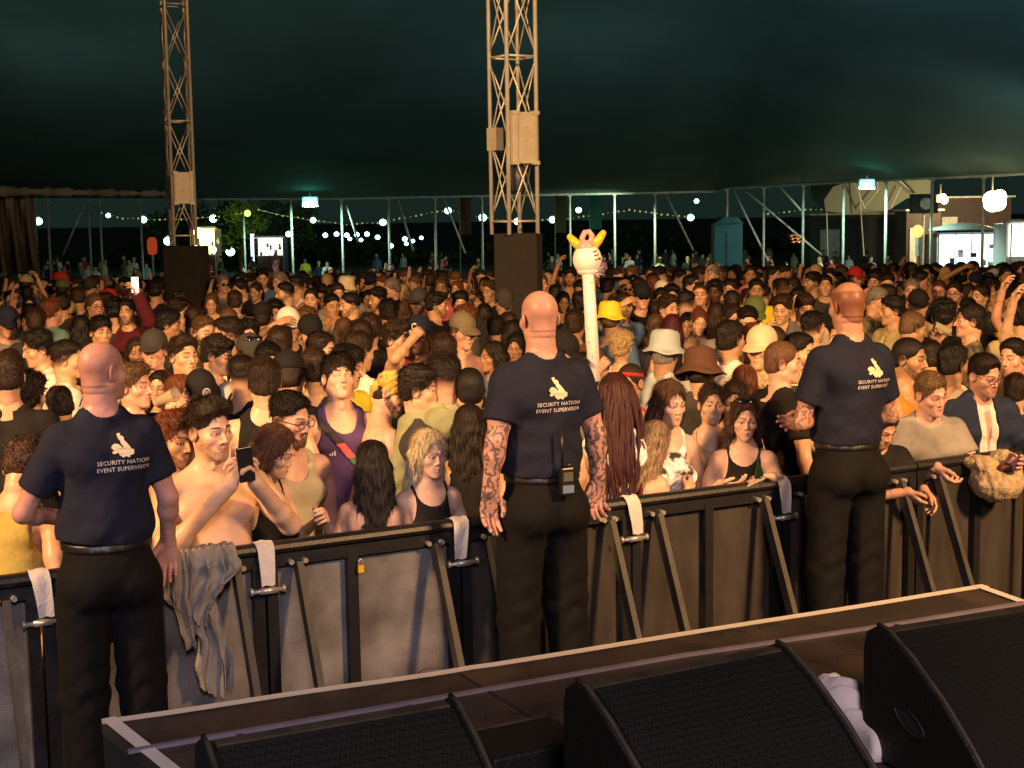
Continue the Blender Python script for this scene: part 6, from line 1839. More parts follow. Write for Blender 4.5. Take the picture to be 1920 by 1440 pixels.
o, fig = feature(1398, 748, 1.62, 2, 1, dict(fl, gaze=.0, w=1.0), dict(L=((.225, -.05, 1.22), (.150, -.22, 1.385)), R=((-.235, -.05, 1.21), (-.13, -.24, 1.345))), (6, 4, 2), 5, 0, .012, {1: dict(dir=(-.9, -.3, .15), palm=(.0, -.3, -1), curl=.5), -1: dict(dir=(.9, -.35, .1), palm=(0, .3, 1), curl=.35)}, (.64, .43, .33), .011, dist=.25, body=dict(armr=.90))
hairdo(o, fig, 'longwavy', (.055, .028, .018), 2, .0038); garment(o, fig, 'vest', 'black', None, .0095, 4); trousers(o, fig)
gg = link("sunglasses", glasses_mesh(True), o); gg.matrix_local = fig.HM @ Matrix.Translation((0, .030, .078)) @ Matrix.Rotation(R(-30), 4, 'X')
reg(o, fig, 1398, 748, "wavy dark-haired woman in a black vest top with sunglasses on her head", "the woman with sunglasses on her head")
phone(o, fig, (.03, -.30, 1.375), (-70, 0, -70), "pale smartphone lying in the vest-top woman's hand at the rail", (.45, .36, .34))
e = empty("bottle", (0, 0, 0)); e.matrix_world = o.matrix_basis @ fig.U @ Matrix.Translation((.075, -.27, 1.42)); GGL = mat("green_glass", (.01, .03, .012), .1, spec=.7)
mb = MB(); mb.lathe([(.024, -.09), (.026, -.02), (.024, .0), (.011, .04), (.010, .075), (.013, .08)], 16); mb.build("glass_body", GGL, e, True); mb = MB(); mb.lathe([(.0265, -.07), (.0268, -.03)], 16); mb.build("bottle_label", mat("green_paper", (.03, .06, .02), .6), e); tag(e, "dark green bottle held by the vest-top woman", "bottle")
# --- black tee man from behind/profile, and cream shirt man
o, fig = feature(1467, 640, 1.78, 128, 0, dict(scalp=.9, scalpcol=(.24, .13, .08)), 'down', (-34, 2, 0), 0, 0, .01, None, (.62, .39, .29), .0125)
hairdo(o, fig, 'buzz', (.11, .055, .03)); garment(o, fig, 'tee', 'black', None, .0105, 1); trousers(o, fig)
reg(o, fig, 1467, 638, "man in a black t-shirt with cropped reddish hair, face turned right", "the man in black t-shirt with cropped hair")
# --- front row right: grey tee man leaning on the rail and denim jacket man
o, fig = feature(1748, 702, 1.72, 22, 0, dict(fl, w=1.0, jaw=1.05, gaze=.003), dict(L=((.25, -.16, 1.24), (.36, -.30, 1.335)), R=((-.24, -.14, 1.22), (-.04, -.30, 1.34))), (16, 2, -4), 16, 0, .01, {1: dict(curl=.55), -1: dict(curl=.6, dir=(.5, -.5, -.7))}, (.60, .36, .29), .0125, dist=.30)
hairdo(o, fig, 'short', (.16, .10, .045), 2, .004); garment(o, fig, 'tee', (.27, .26, .23), None, .0105, 1); trousers(o, fig)
reg(o, fig, 1748, 702, "fair-haired man in a grey t-shirt leaning his forearms on the rail", "the fair man in grey leaning on the rail")
o, fig = feature(1664, 772, 1.64, 26, 0, dict(w=1.0, beard=.5), dict(L=((.25, -.18, 1.25), (.16, -.36, 1.36)), R=((-.22, -.16, 1.22), (.06, -.36, 1.35))), (10, 20, 0), 12, 0, .015, {1: dict(curl=.5, dir=(.5, -.5, -.7)), -1: dict(curl=.5, dir=(.6, -.4, -.6))}, (.58, .33, .22), .0125, dist=.28)
hairdo(o, fig, 'short', 'd', 0, .005); garment(o, fig, 'tee', 'black', None, .0105, 5); trousers(o, fig)
reg(o, fig, 1664, 772, "man in a black t-shirt half hidden by the right supervisor, forearms over the rail", "the black-shirted man leaning on the rail")
o, fig = feature(1850, 667, 1.78, 34, 0, dict(fl, beard=.4, w=1.02, jaw=1.1), dict(L=((.26, -.10, 1.20), (.20, -.30, 1.28)), R=((-.26, -.02, 1.14), (-.20, -.12, 1.02))), (10, 8, -4), 8, 0, .02, {1: dict(curl=.7)}, (.52, .31, .24), .0125, dist=.34)
hairdo(o, fig, 'slick', 'd', 1, .004); gj, fj = garment(o, fig, 'jacket', (.020, .030, .060), None, .0105, 3); trousers(o, fig)
V, Q, f_ = top_mesh('shirt', Fig(0, fig.pose, (10, 8, -4), 8, 0, .012), .012, 2); link("shirt", mesh_np("shirt", V, Q), o, CLOTH, GC['white'])
gg = link("spectacles", glasses_mesh(False), o); gg.matrix_local = fig.HM
reg(o, fig, 1850, 667, "man in spectacles with a dark blue jacket open over a white shirt at right", "the man in spectacles and open jacket")
# --- braided woman beside the middle supervisor
o, fig = feature(1152, 705, 1.72, 196, 1, {}, 'down', (10, 4, 0), 0, 0, .0, None, (.45, .27, .18), .014)
garment(o, fig, 'dress', (.03, .035, .03), CAMO, .013, 2)
mb = MB(); rs = random.Random(9)
for i in range(70):
    a = rs.uniform(-2.6, 2.6); x0 = math.sin(a) * .062; y0 = .02 + math.cos(a) * .075
    pts = []; L_ = rs.uniform(.5, .78); ph = rs.uniform(0, 6)
    for j in range(8):
        t = j / 7; sp = 1 + 1.0 * min(t * 2, 1)
        pts.append((x0 * (sp * (0.35 if j == 0 else 1)) + .010 * math.sin(9 * t + ph), (y0 - .02) * (.35 if j == 0 else 1) * (1 + .4 * t) + .03 * min(1, t * 3) + .02, .135 - .04 * t - L_ * t ** 1.15 if j else .14))
    mb.tube(pts, [.009, .011, .011, .010, .010, .009, .008, .004], 6)
h_ = mb.build("hair", HAIR, o, True, (.055, .018, .02)); h_.matrix_local = fig.HM
h2 = link("hair", hair_mesh('short', 1, .0055), o, color=(.035, .022, .012)); h2.matrix_local = fig.HM
reg(o, fig, 1152, 705, "person with very long dark red braids hanging down, right of the middle supervisor", "the long-braided person")
# --- far-left pair at the rail
o, fig = feature(14, 662, 1.84, 168, 0, {}, 'down', (0, 6, 0), 0, 0, .03, None, (.5, .3, .2), .015)
hairdo(o, fig, 'short', 'b', 1, .005); garment(o, fig, 'tee', 'black', None, .013, 7); trousers(o, fig)
reg(o, fig, 14, 662, "big man in black seen from behind at the left edge", "the big man in black at the left edge")
o, fig = feature(58, 838, 1.50, 150, 0, dict(), dict(L=((.27, .02, 1.16), (.20, .02, .98)), R=((-.27, .06, 1.15), (-.22, .02, .92))), (10, 26, 0), 18, 0, .02, None, (.60, .34, .21), .0125, dist=.32)
hairdo(o, fig, 'curly', (.05, .025, .015), 2, .005); garment(o, fig, 'tank', (.42, .33, .08), None, .011, 3); trousers(o, fig)
reg(o, fig, 58, 838, "tanned person in a mustard tank top bent over at the far left of the rail", "the mustard tank top at the rail")
# ================================================================= the crowd, nearest rows by hand
# x, y(top), yaw, sex, hair, hair colour, top, top colour, extras
XL = [
 (14,580,5,0,'buzz','d','tee','grey',dict(hat='cap',hatc='navy',skin=4,desc="navy cap")),
 (64,622,-75,0,'tousled','k','tee','white',dict(skin=4)), (125,640,80,0,'fade','d','tee','white',dict(skin=1)),
 (67,580,165,0,'short','b','tee','charcoal',{}), (95,562,120,0,'tousled','r','tee','teal',dict(skin=4)),
 (130,566,10,1,'long','y','tee','black',dict(glasses='dark',skin=0,pose='down',land="the blonde woman in sunglasses")),
 (178,552,25,0,'short','l','tee','white',dict(glasses='clear',skin=4)), (194,550,-130,0,'short','d','tee','grey',{}), (212,560,175,0,'curly','k','tee','charcoal',{}),
 (240,562,-25,0,'short','b','hoodie','maroon',dict(pose='upL',skin=1,land="the man holding up a lit phone")), (188,594,20,0,'mop','k','tee','black',dict(skin=0)),
 (152,592,175,1,'long','k','vest','black',{}), (143,540,180,0,'short','b','tee','charcoal',{}), (117,549,170,0,'short','k','tee','charcoal',{}),
 (168,524,-20,0,'buzz','d','tee','black',dict(hat='cap',hatc='charcoal')), (117,527,160,0,'buzz','d','tee','black',dict(hat='cap',hatc='green')),
 (255,524,-15,0,'short','d','tee','maroon',dict(skin=4)), (290,527,175,0,'curly','k','tee','black',{}), (248,684,52,0,'tousled','l','tee','navy',dict(skin=4,pose='drink',h=1.74)),
 (288,625,-15,0,'buzz','d','tank','black',dict(hat='cap',hatc='charcoal',skin=4,hi=True,land="the man in charcoal cap and black tank")),
 (317,582,80,0,'mop','k','tee','charcoal',dict(skin=3)), (20,545,30,1,'short','k','vest','cream',dict(pose='browR')), (50,702,150,0,'curly','d','tee','black',dict(h=1.72)),
 (107,727,190,1,'short','d','vest','black',dict(h=1.62,head=(0,14,4))), (18,655,170,1,'long','b','vest','charcoal',{}), (335,562,70,0,'tousled','d','tee','charcoal',dict(skin=1)),
 (338,547,0,0,'short','d','tee','black',dict(glasses='up')), (397,551,-10,1,'long','l','tee','yellow',dict(skin=4,head=(0,14,4),land="the fair-haired woman in yellow")),
 (418,516,20,0,'short','g','tee','grey',dict(glasses='dark',skin=4)), (448,524,-60,0,'short','k','tee','black',{}), (440,545,170,0,'short','b','tee','grey',dict(pose='chin')),
 (382,594,32,0,'fade','l','tee','black',dict(skin=4)), (366,578,160,0,'tousled','b','tee','navy',{}), (429,578,170,0,'buzz','l','tee','grey',{}),
 (426,596,-80,0,'fade','d','tee','white',dict(skin=1,h=1.84,head=(-18,4,0))), (463,602,8,0,'curly','k','tee','black',{}), (492,572,165,0,'buzz','d','tee','black',dict(hat='cap',hatc='black',skin=3,land="the backwards black cap",capyaw=0)),
 (517,566,-10,0,'tousled','k','tee','charcoal',{}), (540,584,15,0,'buzz','d','tee','black',dict(hat='snap',hatc='white',pose='browR',skin=2,land="the white cap")),
 (534,530,-78,0,'fade','k','tee','camo',dict(tmat=1,skin=1,var=2)), (583,540,-10,0,'buzz','d','tee','grey',dict(skin=4,head=(-18,4,0))), (576,577,180,0,'mop','l','tee','olive',{}),
 (581,597,12,0,'buzz','d','tee','black',dict(hat='cap',hatc='black')), (602,624,62,0,'short','d','tee','black',dict(skin=1)), (524,613,165,0,'short','b','tee','olive',dict(h=1.8)),
 (505,645,10,0,'short','k','tee','black',{}), (468,633,20,0,'buzz','d','tee','white',dict(hat='cap',hatc='charcoal',glasses='up')),
 (342,632,30,0,'quiff','b','tee','charcoal',dict(skin=1,var=1,hi=True,head=(0,0,0),land="the young man with swept brown quiff")), (376,642,120,1,'long','y','vest','black',{}),
 (414,634,62,0,'curly','d','tank','white',dict(skin=1,var=0,head=(0,14,4))), (336,704,55,1,'long','r','vest','black',dict(h=1.6,skin=0)), (452,668,176,0,'fade','d','tee','black',dict(h=1.72)),
 (540,668,170,0,'buzz','d','tee','black',dict(hat='cap',hatc='black',h=1.77)), (568,688,45,1,'long','k','vest','black',dict(h=1.64,skin=2)), (587,655,-170,0,'short','b','tee','charcoal',{}),
 (622,552,18,0,'fade','k','tee','grey',dict(pose='chin',skin=3)), (655,549,-70,0,'slick','k','tee','charcoal',dict(var=2,skin=1,land="the bearded man with slicked black hair")), (633,532,10,0,'short','b','tee','grey',{}),
 (650,524,30,0,'buzz','l','tee','grey',dict(hat='bucket',hatc='cream')), (707,541,-60,0,'tousled','k','tee','black',dict(skin=2)), (732,523,-80,0,'short','g','tee','black',dict(glasses='dark',skin=4)),
 (756,534,175,1,'bob','y','vest','cream',{}), (785,545,-20,0,'buzz','k','tee','black',dict(hat='cap',hatc='charcoal',skin=5,land="the smiling man in charcoal cap")),
 (763,563,150,1,'bob','l','vest','cream',{}), (728,563,180,0,'tousled','k','tee','black',{}), (820,549,82,0,'tousled','k','tee','black',dict(skin=2)), (863,547,0,0,'mop','k','tee','charcoal',dict(skin=1)),
 (857,527,-30,1,'long','r','vest','black',{}), (692,590,175,0,'mop','b','tee','black',{}), (645,597,170,1,'bob','l','vest','olive',{}), (673,602,-170,0,'short','b','tee','black',{}),
 (676,624,130,0,'short','b','tee','white',dict(skin=1)), (658,650,55,0,'mop','k','tee','yellow',dict(skin=0,head=(0,14,4),land="the yellow t-shirt")), (745,605,55,0,'curly','b','vest','black',dict(skin=1,pose='browR',hi=True)),
 (786,600,-20,0,'buzz','k','tee','pink',dict(hat='snap',hatc='navy',skin=6,var=0,glasses='clear',emb='C',land="the navy cap with a white C")),
 (868,592,30,0,'buzz','l','bare','black',dict(hat='cap',hatc='olive',skin=4,h=1.79,var=0,land="the bare-chested man in olive cap")), (873,575,180,0,'curly','r','tee','charcoal',{}),
 (908,570,175,1,'long','k','vest','cream',{}), (923,641,-62,1,'long','d','tee','blue',dict(skin=3,h=1.62,land="the girl in blue looking left")), (786,688,82,0,'tousled','d','tee','charcoal',dict(skin=1,h=1.74)),
 (880,690,190,0,'buzz','k','tee','black',dict(h=1.73)), (832,626,175,0,'short','b','tee','black',{}), (947,546,10,0,'buzz','k','tee','black',dict(hat='cap',hatc='charcoal')),
 (929,592,170,1,'short','d','tee','cream',{}), (953,586,20,1,'long','b','vest','black',{}), (962,600,170,1,'bob','k','vest','black',{}), (968,626,-15,1,'bob','k','vest','charcoal',dict(skin=3,h=1.6)),
 (1015,515,8,0,'short','l','tee','charcoal',dict(skin=4)), (1040,534,-170,1,'long','k','vest','black',{}), (1057,548,15,1,'bob','k','vest','black',dict(skin=3)), (1088,526,-20,0,'short','b','tee','grey',{}),
 (1090,550,175,0,'curly','k','tee','black',{}), (1078,582,160,0,'short','b','tee','brown',dict(skin=3)), (1060,630,60,0,'buzz','k','tee','black',dict(hat='cap',hatc='black',head=(0,14,4))),
 (1144,574,170,0,'short','l','tee','blue',dict(hat='bucket',hatc='yellow',land="the yellow bucket hat")), (1170,550,20,0,'short','b','tee','blue',dict(pose='browR',skin=1,land="the man shading his eyes")),
 (1203,535,12,0,'buzz','k','tee','black',dict(hat='cap',hatc='black',glasses='dark',skin=4)), (1140,523,150,0,'mop','k','tee','charcoal',{}), (1198,521,0,0,'short','d','tee','black',dict(skin=4)),
 (1240,539,12,0,'buzz','k','tee','white',dict(hat='band',hatc='black',glasses='clear',skin=1)), (1253,554,42,0,'tousled','b','tee','grey',dict(skin=4)), (1230,566,178,1,'long','b','vest','brown',{}),
 (1229,590,182,1,'longwavy','l','vest','cream',{}), (1288,546,150,0,'fade','k','tee','charcoal',dict(skin=2)), (1317,549,165,1,'short','r','tee','maroon',{}), (1312,530,0,0,'bald','d','tee','black',dict(glasses='up',skin=4)),
 (1340,527,-12,0,'curly','k','tee','black',dict(skin=6)), (1373,546,172,0,'short','d','tee','charcoal',{}), (1371,524,-25,0,'short','d','tee','black',{}), (1418,523,5,0,'short','k','tee','yellow',dict(skin=3,land="the steward in a yellow jacket")),
 (1290,588,-6,1,'bob','k','tee','cream',dict(skin=0,head=(0,14,4),h=1.62,land="the girl with black bobbed hair")), (1261,590,175,1,'bob','m','vest','black',{}), (1313,582,8,1,'bun','r','vest','cream',dict(skin=1)),
 (1344,568,172,1,'long','b','vest','charcoal',{}), (1374,572,32,0,'short','b','tee','grey',dict(skin=4)), (1404,577,10,0,'fade','d','tee','charcoal',dict(skin=1)), (1368,602,138,0,'short','d','shirt','white',dict(skin=2,h=1.8,land="the man in the white shirt")),
 (1412,608,0,0,'short','r','tee','charcoal',dict(skin=4)), (1165,624,155,1,'curly','y','vest','cream',dict(h=1.64,land="the curly blonde")), (1247,630,160,0,'short','g','jacket','light blue',dict(hat='bucket',hatc='light blue',h=1.74,skin=3,land="the pale blue bucket hat")),
 (1312,664,172,0,'short','d','jacket','charcoal',dict(hat='widebucket',hatc='brown',h=1.71,land="the brown bucket hat")), (1180,683,-30,1,'short','b','vest','red',dict(hat='band',hatc='red',h=1.66,skin=3,land="the red headband")),
 (1378,718,0,1,'bob','d','vest','black',dict(h=1.6)), (1428,618,-22,0,'tousled','b','shirt','cream',dict(hat='cap',hatc='cream',skin=1,h=1.79,head=(-18,4,0),land="the cream cap")), (1397,686,170,1,'longwavy','r','vest','black',dict(h=1.6)),
 (1500,626,62,0,'slick','k','tee','charcoal',dict(skin=1)), (1523,585,140,0,'fade','k','tee','grey',dict(skin=1)), (1467,554,-15,0,'tousled','b','jacket','grey',dict(skin=1,land="the curly-haired man in grey jacket")), (1512,553,20,0,'mop','b','tee','cream',dict(head=(0,14,4))),
 (1497,541,0,0,'short','k','tee','black',dict(skin=4)), (1453,612,175,0,'buzz','b','tee','charcoal',{}), (1417,563,12,0,'buzz','d','tee','black',dict(hat='cap',hatc='green',head=(0,14,4))), (1548,516,0,0,'short','k','tee','charcoal',{}),
 (1605,504,40,0,'short','d','tee','black',dict(hat='cap',hatc='red',land="the red cap")), (1650,540,62,0,'short','g','tee','camo',dict(tmat=1,skin=4)), (1673,557,-72,0,'tousled','k','shirt','khaki',dict(skin=2,land="the dark-haired man looking left")),
 (1710,524,-5,0,'short','g','tee','charcoal',dict(skin=4)), (1722,548,10,0,'buzz','d','tee','khaki',dict(hat='cap',hatc='black',skin=4)), (1716,584,120,0,'buzz','l','tee','cream',dict(skin=3,land="the shaven sandy head")),
 (1762,525,-10,0,'bald','d','tee','khaki',dict(skin=4)), (1790,528,-14,0,'short','d','tee','charcoal',dict(glasses='clear',skin=4)), (1822,571,-80,0,'short','k','tee','camo',dict(pose='drink',tmat=1,skin=4,h=1.8,land="the man drinking in camouflage")),
 (1770,564,170,0,'curly','k','tee','black',dict(h=1.8)), (1816,558,175,0,'curly','k','tee','black',dict(hat='band',hatc='cream')), (1840,534,-40,0,'short','d','tee','charcoal',{}), (1900,541,10,0,'short','d','tee','charcoal',{}),
 (1914,566,178,0,'curly','k','shirt','khaki',dict(h=1.82)), (1707,634,68,0,'buzz','k','tank','orange',dict(var=2,skin=3,h=1.77,land="the bearded man with an orange strap")), (1744,640,175,0,'short','d','shirt','white',dict(h=1.69)),
 (1788,646,140,0,'short','k','tee','cream',dict(skin=3,h=1.72)), (1900,636,-30,0,'slick','k','tee','brown',dict(skin=4,h=1.71)), (1905,702,165,0,'short','b','tee','brown',dict(h=1.62)),
 (300,696,-20,1,'longwavy','d','vest','brown',dict(h=1.6)), (330,775,30,0,'tousled','r','bare','black',dict(h=1.70,skin=2,var=2,dist=.55)), (880,760,170,1,'long','d','vest','black',dict(h=1.6)), (915,770,160,1,'short','b','vest','brown',dict(h=1.56)),
 (1600,640,10,0,'short','d','tee','charcoal',dict(h=1.7)), (1560,700,10,0,'short','d','tee','white',dict(h=1.6)), (1620,760,20,0,'short','d','tee','white',dict(h=1.6)),
]
for x, y, yaw, sex, hair, hc, top, tc, kw in XL:
    kw = dict(kw); kw.pop('desc', None); emb = kw.pop('emb', None); dist = kw.pop('dist', None)
    if kw.get('tmat'): kw['tmat'] = CAMO
    if kw.get('h') and dist: pass
    o = crowd_person(x, y, yaw, sex, hair, hc, top, tc, **kw)
    if emb:
        cp = [c for c in o.children if c.name.startswith("cap")][0]
        cap_emblem(cp, ring(.014, .022, 40, 320, 18, .0, 0), PRINT, -.0, .085)
# keep everybody behind the rail and out of each other
pts = [(p['o'].location.x, p['o'].location.y) for p in PEOPLE]
for p in PEOPLE:
    if 'done' in p: continue
    o = p['o']; d = behind(o.location)
    if d < (.45 if p['pose'] != 'down' else .34):
        for _ in range(40):
            s = o.scale[0] - .006; h = s * p['fig'].top.z
            o.scale = (s, s, s)
            th = Matrix.Rotation(o.rotation_euler.z, 3, 'Z'); off = th @ Vector((p['fig'].top.x * s, p['fig'].top.y * s, 0)); g = at_z(p['px'], p['py'], h)
            o.location = (g.x - off.x, g.y - off.y, 0)
            if behind(o.location) >= (.45 if p['pose'] != 'down' else .34) or s < .80: break
# lit phone held up at left
hp_ = [p for p in PEOPLE if p.get('pose') == 'upL'][0]
phone(hp_['o'], hp_['fig'], (.19, -.24, 1.93), (0, 0, 0), "bright white lit phone screen held high at left", lit=emis("lit_phone_screen", (1, .95, .75), 1.6))
dp = [p for p in PEOPLE if p.get('pose') == 'drink'][0]
CUP = mat("clear_plastic_cup", (.45, .42, .28), .15, spec=.6)
for p, lab in zip([p for p in PEOPLE if p.get('pose') == 'drink'], ["clear plastic beer cup tipped at the lips right of the left supervisor", "cup held to the mouth of the man in camouflage"]):
    e = empty("plastic_cup", (0, 0, 0)); e.matrix_world = p['o'].matrix_basis @ p['fig'].U @ Matrix.Translation((.02, -.20, 1.60)) @ Matrix.Rotation(R(70), 4, 'X')
    mb = MB(); mb.lathe([(.030, -.06), (.041, .06), (.043, .062), (.039, .058), (.028, -.055)], 20); mb.build("cup_wall", CUP, e, True); mb = MB(); mb.lathe([(.001, .0), (.034, 0)], 16); mb.build("drink", CUP, e); tag(e, lab, "cup")

# ================================================================= random fill up to 300 individuals
rr = random.Random(21)
placed = [(p['o'].location.x, p['o'].location.y) for p in PEOPLE]
heads = [(p['px'], p['py'], FPX / max(p['g'].y, 3)) for p in PEOPLE]
heads += [(960, 470, 0), (1012, 470, 0)]
def free(x, y, mind): return all((x - a) ** 2 + (y - b) ** 2 > mind * mind for a, b in placed)
def tower_zone(px, y):
    return (905 < px < 1035 and 13.4 < y < 15.3) or (915 < px < 1035 and 11.9 < y <= 13.6) or (305 < px < 395 and 14.2 < y < 19.9)
NTOT = 300; cand = 0
cells = []
yy = 6.3
while yy < 26:
    halfw = yy * .375 + .3
    xx = -halfw + rr.uniform(0, .3); near_gap = .06 if yy < 9.5 else .0
    while xx < halfw:
        cells.append((xx + rr.uniform(-.12, .12), yy + rr.uniform(-.14, .14)))
        xx += .45 + near_gap
    yy += .40 + near_gap
cells.sort(key=lambda c: c[1])
hairs_m = ['short', 'short', 'fade', 'fade', 'tousled', 'mop', 'curly', 'quiff', 'buzz', 'slick']; cols_m = 'kkkkddddbblrg'
tops = ['black', 'black', 'black', 'charcoal', 'charcoal', 'white', 'grey', 'navy', 'white', 'cream', 'red', 'blue', 'olive', 'maroon', 'pink', 'teal', 'khaki', 'brown', 'light blue', 'yellow']
for (x, y) in cells:
    if len(PEOPLE) >= NTOT: break
    if behind((x, y)) < .38 or not free(x, y, .37): continue
    sex = rr.random() < .33
    h = (1.76 if not sex else 1.65) + rr.uniform(-.09, .07)
    if y < 9: h = min(h, 1.70)
    px, py, dz = proj((x, y, h)); s = FPX / dz
    if not (-60 < px < 1980) or tower_zone(px, y): continue
    if 1085 < px < 1140 and 7.0 < y < 8.4: continue
    bad = False
    for hx, hy, hs in heads:
        if hs < s * 1.05 and abs(hx - px) < .135 * s and -.24 * s < (hy - py) < .23 * s and hs > 0: bad = True; break
    if bad: continue
    hair = rr.choice(hairs_m) if not sex else rr.choice(['long', 'long', 'longwavy', 'bob', 'bun', 'pony', 'longback'])
    yaw = rr.choice([0, 5, 10, -15, -8, 20, 30, -35, 45, -50, 60, -60, 175, 150, 80, -80, 15, -20])
    hat = rr.choice(['cap', 'cap', 'snap', 'bucket']) if (not sex and rr.random() < .14) else None
    o = crowd_person(px, py, yaw, int(sex), hair, rr.choice(cols_m if not sex else 'kddbblyyr'), rr.choice(['tee', 'tee', 'tee', 'tank', 'tank', 'shirt', 'hoodie', 'bare', 'bare'] if not sex else ['vest', 'tee', 'vest', 'crop']), rr.choice(tops), hat=hat, hatc=rr.choice(['black', 'navy', 'charcoal', 'white', 'khaki', 'red']) if hat else 'black',
                     glasses=rr.choice([None] * 9 + ['dark', 'clear', 'up']), pose=rr.choice(['down'] * 7 + ['bent', 'chin', 'upR', 'phone', 'browR'] if y > 9 else ['down', 'bent']), skin=rr.choice([0, 0, 1, 1, 2, 2, 3, 4, 4, 5]) if rr.random() > .04 else 6, h=h, var=rr.randrange(3 if True else 4))
    placed.append((x, y)); heads.append((px, py, s))
far_from = max(p['o'].location.y for p in PEOPLE)
print("individuals", len(PEOPLE), "reach y=", far_from)

# labels for everybody who has none yet
seen = set(p['o'].get('label') for p in PEOPLE)
def facing(yaw):
    a = (yaw + 180) % 360 - 180
    if abs(a) < 22: return "facing the stage"
    if abs(a) > 140: return "facing away"
    return "looking right" if a > 0 else "looking left"
def rel(dx, dy):
    v = "above" if dy < -14 else "below" if dy > 14 else ""
    h = "left" if dx < -9 else "right" if dx > 9 else ""
    if not v and not h: return "at"
    if v and h: return v + " " + h + " of"
    return (v + "") if v else h + " of"
LMORE = LAND + [("the left truss tower", 345, 470), ("the middle truss tower", 970, 480), ("the totem head", 1100, 480), ("the canvas curtain", 30, 470), ("the lit kiosk", 1820, 480), ("the pallet stack", 1492, 460), ("the blue hut", 1366, 450), ("the red banner", 287, 465), ("the white board stall", 507, 465), ("the green floodlight at left", 581, 390), ("the green floodlight at right", 1626, 360)]
for p in PEOPLE:
    if 'done' in p: continue
    o = p['o']; who = "woman" if p['sex'] else "man"
    if p['hat'] in ('cap', 'snap'): hd_ = p['hatc'] + " cap"
    elif p['hat'] in ('bucket', 'widebucket'): hd_ = p['hatc'] + " bucket hat"
    elif p['hat'] == 'band': hd_ = p['hatc'] + " headband"
    else: hd_ = None
    hn = {'bald': 'bald', 'buzz': 'shaven', 'curly': 'curly', 'long': 'long', 'longback': 'long', 'longwavy': 'wavy', 'bob': 'bobbed', 'pony': 'ponytailed', 'bun': 'tied-up', 'mop': 'shaggy', 'tousled': 'tousled', 'quiff': 'swept', 'slick': 'slick', 'fade': 'short', 'short': 'short'}[p['hair']]
    hcn = HCN[p['hc']]
    desc = who + (" in " + hd_ if hd_ else " with " + hn + (" " + hcn + " hair" if p['hair'] != 'bald' else " head"))
    cl = "bare-chested " if p['top'] == 'bare' else ""
    gl = {'dark': ' and sunglasses', 'clear': ' and spectacles', 'up': ' and raised sunglasses', None: ''}[p['glasses']]
    col = "" if p['top'] == 'bare' else ", " + p['tc'] + " top"
    cands = sorted(LMORE, key=lambda l: (l[1] - p['px']) ** 2 + ((l[2] - p['py'] - 15) * 1.4) ** 2)
    own = [l for l in cands if abs(l[1] - p['px']) < 1 and abs(l[2] - p['py'] - 25) < 1]
    cands = [l for l in cands if l not in own]
    ok = False
    for lm in cands[:40]:
        r_ = rel(p['px'] - lm[1], p['py'] + 15 - lm[2])
        if r_ == "at": continue
        lab = cl + desc + gl + col + ", " + r_ + " " + lm[0]
        if len(lab.split()) > 16: lab = cl + desc + col + ", " + r_ + " " + lm[0]
        if len(lab.split()) > 16: lab = cl + desc + ", " + r_ + " " + lm[0]
        if lab not in seen and len(lab.split()) <= 16: ok = True; break
    seen.add(lab)
    tag(o, lab, "person", GROUP)

# ================================================================= far crowd as one mass
def far_variant(sex, hair, pose, seed):
    fig = Fig(sex, pose, (0, 6, 0))
    V1, Q1 = surfnet(lambda P: smin(smin(torso_sdf(P, fig, .012, .02)[0], hips_sdf(P, fig, .015)[0], .05), np.minimum(arm_sdf(fig.up(P), fig, 1, .012, .6), arm_sdf(fig.up(P), fig, -1, .012, .6)), .03), (-.33, -.25, .78), (.33, .25, 1.53), .040)
    V2, Q2 = surfnet(lambda P: np.minimum(arm_sdf(fig.up(P), fig, 1, .004), arm_sdf(fig.up(P), fig, -1, .004)), (-.42, -.36, .85), (.42, .18, 2.0), .036)
    V3, Q3 = surfnet(lambda P: legs_sdf(P, fig, .014, .02), (-.28, -.25, -.01), (.28, .25, .95), .055)
    V4, Q4 = surfnet(lambda P: smin(head_sdf(P, dict(fem=sex)), cap(P, (0, .03, -.18), (0, .03, -.02), .052, .05), .02), (-.11, -.13, -.2), (.11, .13, .14), .0135)
    V5, Q5 = surfnet(lambda P: hair_sdf(P, hair, seed), (-.14, -.15, -.4 if hair.startswith('long') else -.11), (.14, .17, .18), .017)
    M = to_np(fig.HM)
    V4 = V4 @ M[:3, :3].T + M[:3, 3]; V5 = V5 @ M[:3, :3].T + M[:3, 3]
    Vs = [V1, V2, V3, V4, V5]; Qs = []; ids = []; b = 0
    for i, (v, q) in enumerate(zip(Vs, (Q1, Q2, Q3, Q4, Q5))):
        Qs.append(q + b); b += len(v); ids.append(np.full(len(v), i))
    return np.concatenate(Vs).astype(f32), np.concatenate(Qs), np.concatenate(ids)
FV = [far_variant(0, 'short', 'down', 0), far_variant(0, 'curly', 'bent', 1), far_variant(1, 'long', 'down', 0), far_variant(0, 'fade', 'chin', 2), far_variant(1, 'bob', 'bent', 1), far_variant(0, 'mop', 'upR', 0)]
VV = []; QQ = []; CC = []; b = 0; nfar = 0
y = 9.0
spots = []
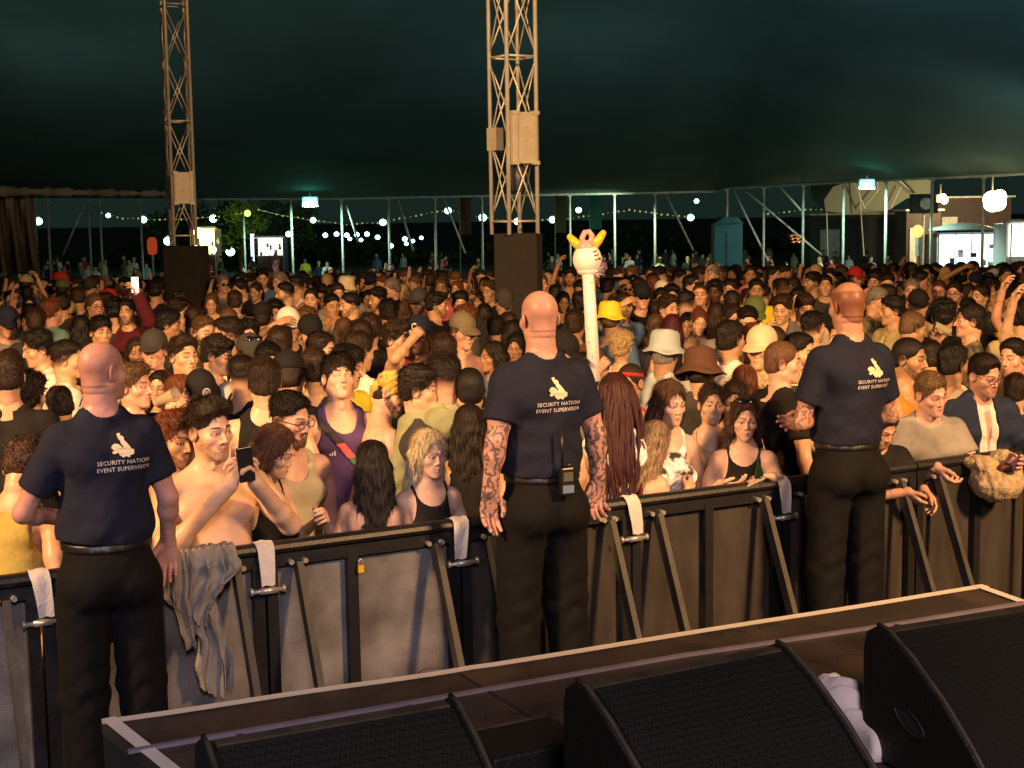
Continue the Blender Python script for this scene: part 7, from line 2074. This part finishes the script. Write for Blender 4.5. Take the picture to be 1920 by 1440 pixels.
while y < 84:
    dens = .46 if y < 24 else .62 if y < 32 else 1.1 if y < 46 else 1.5
    hw = y * .39
    x = -hw
    while x < hw:
        spots.append((x + rr.uniform(-.2, .2), y + rr.uniform(-.25, .25))); x += dens * rr.uniform(.85, 1.3)
    y += .45 if y < 24 else .75 if y < 32 else 1.4
for x, y in spots:
    if y < far_from - .4 or not free(x, y, .36): continue
    px, py, dz = proj((x, y, 1.7 + ground_z(x, y)))
    if tower_zone(px, y) or not (-80 < px < 2000): continue
    if y > 28 and rr.random() < (.35 if y < 46 else .72): continue
    V, Q, I = FV[rr.choice([0, 0, 1, 2, 3, 3, 4, 5] if rr.random() < .8 else [0, 2, 3])]
    k = rr.uniform(.93, 1.03); a = rr.choice([0, .3, -.4, .6, -.7, 1, -1, 3.1, .1, -.2, 1.6])
    c_, s_ = math.cos(a) * k, math.sin(a) * k
    W = np.stack([V[:, 0] * c_ - V[:, 1] * s_ + x, V[:, 0] * s_ + V[:, 1] * c_ + y, V[:, 2] * k + ground_z(x, y)], 1)
    sk = SK[rr.choice([0, 1, 2, 3, 4, 5, 1, 2])]; top = GC[rr.choice(tops + ['black', 'charcoal', 'white'])]; hr = HC[rr.choice('kkkddbbly')]; lg = GC[rr.choice(['charcoal', 'navy', 'black', 'blue', 'khaki'])]
    pal = np.array([(*top, 1), (*sk, 1), (*lg, 1), (*sk, 1), (*hr, 1)], f32)
    VV.append(W); QQ.append(Q + b); CC.append(pal[I]); b += len(V); nfar += 1
FARM, nt, b_ = mat_new("far_crowd_cloth_and_skin"); at_ = nt.nodes.new("ShaderNodeAttribute"); at_.attribute_name = "Col"; nt.links.new(at_.outputs["Color"], b_.inputs["Base Color"]); b_.inputs["Roughness"].default_value = .75
o = link("far_crowd", mesh_np("far_crowd", np.concatenate(VV), np.concatenate(QQ), np.concatenate(CC)), None, FARM)
tag(o, "dim mass of people filling the back of the tent and the field beyond", "crowd", kind="stuff")
print("far people", nfar, "faces", len(o.data.polygons))
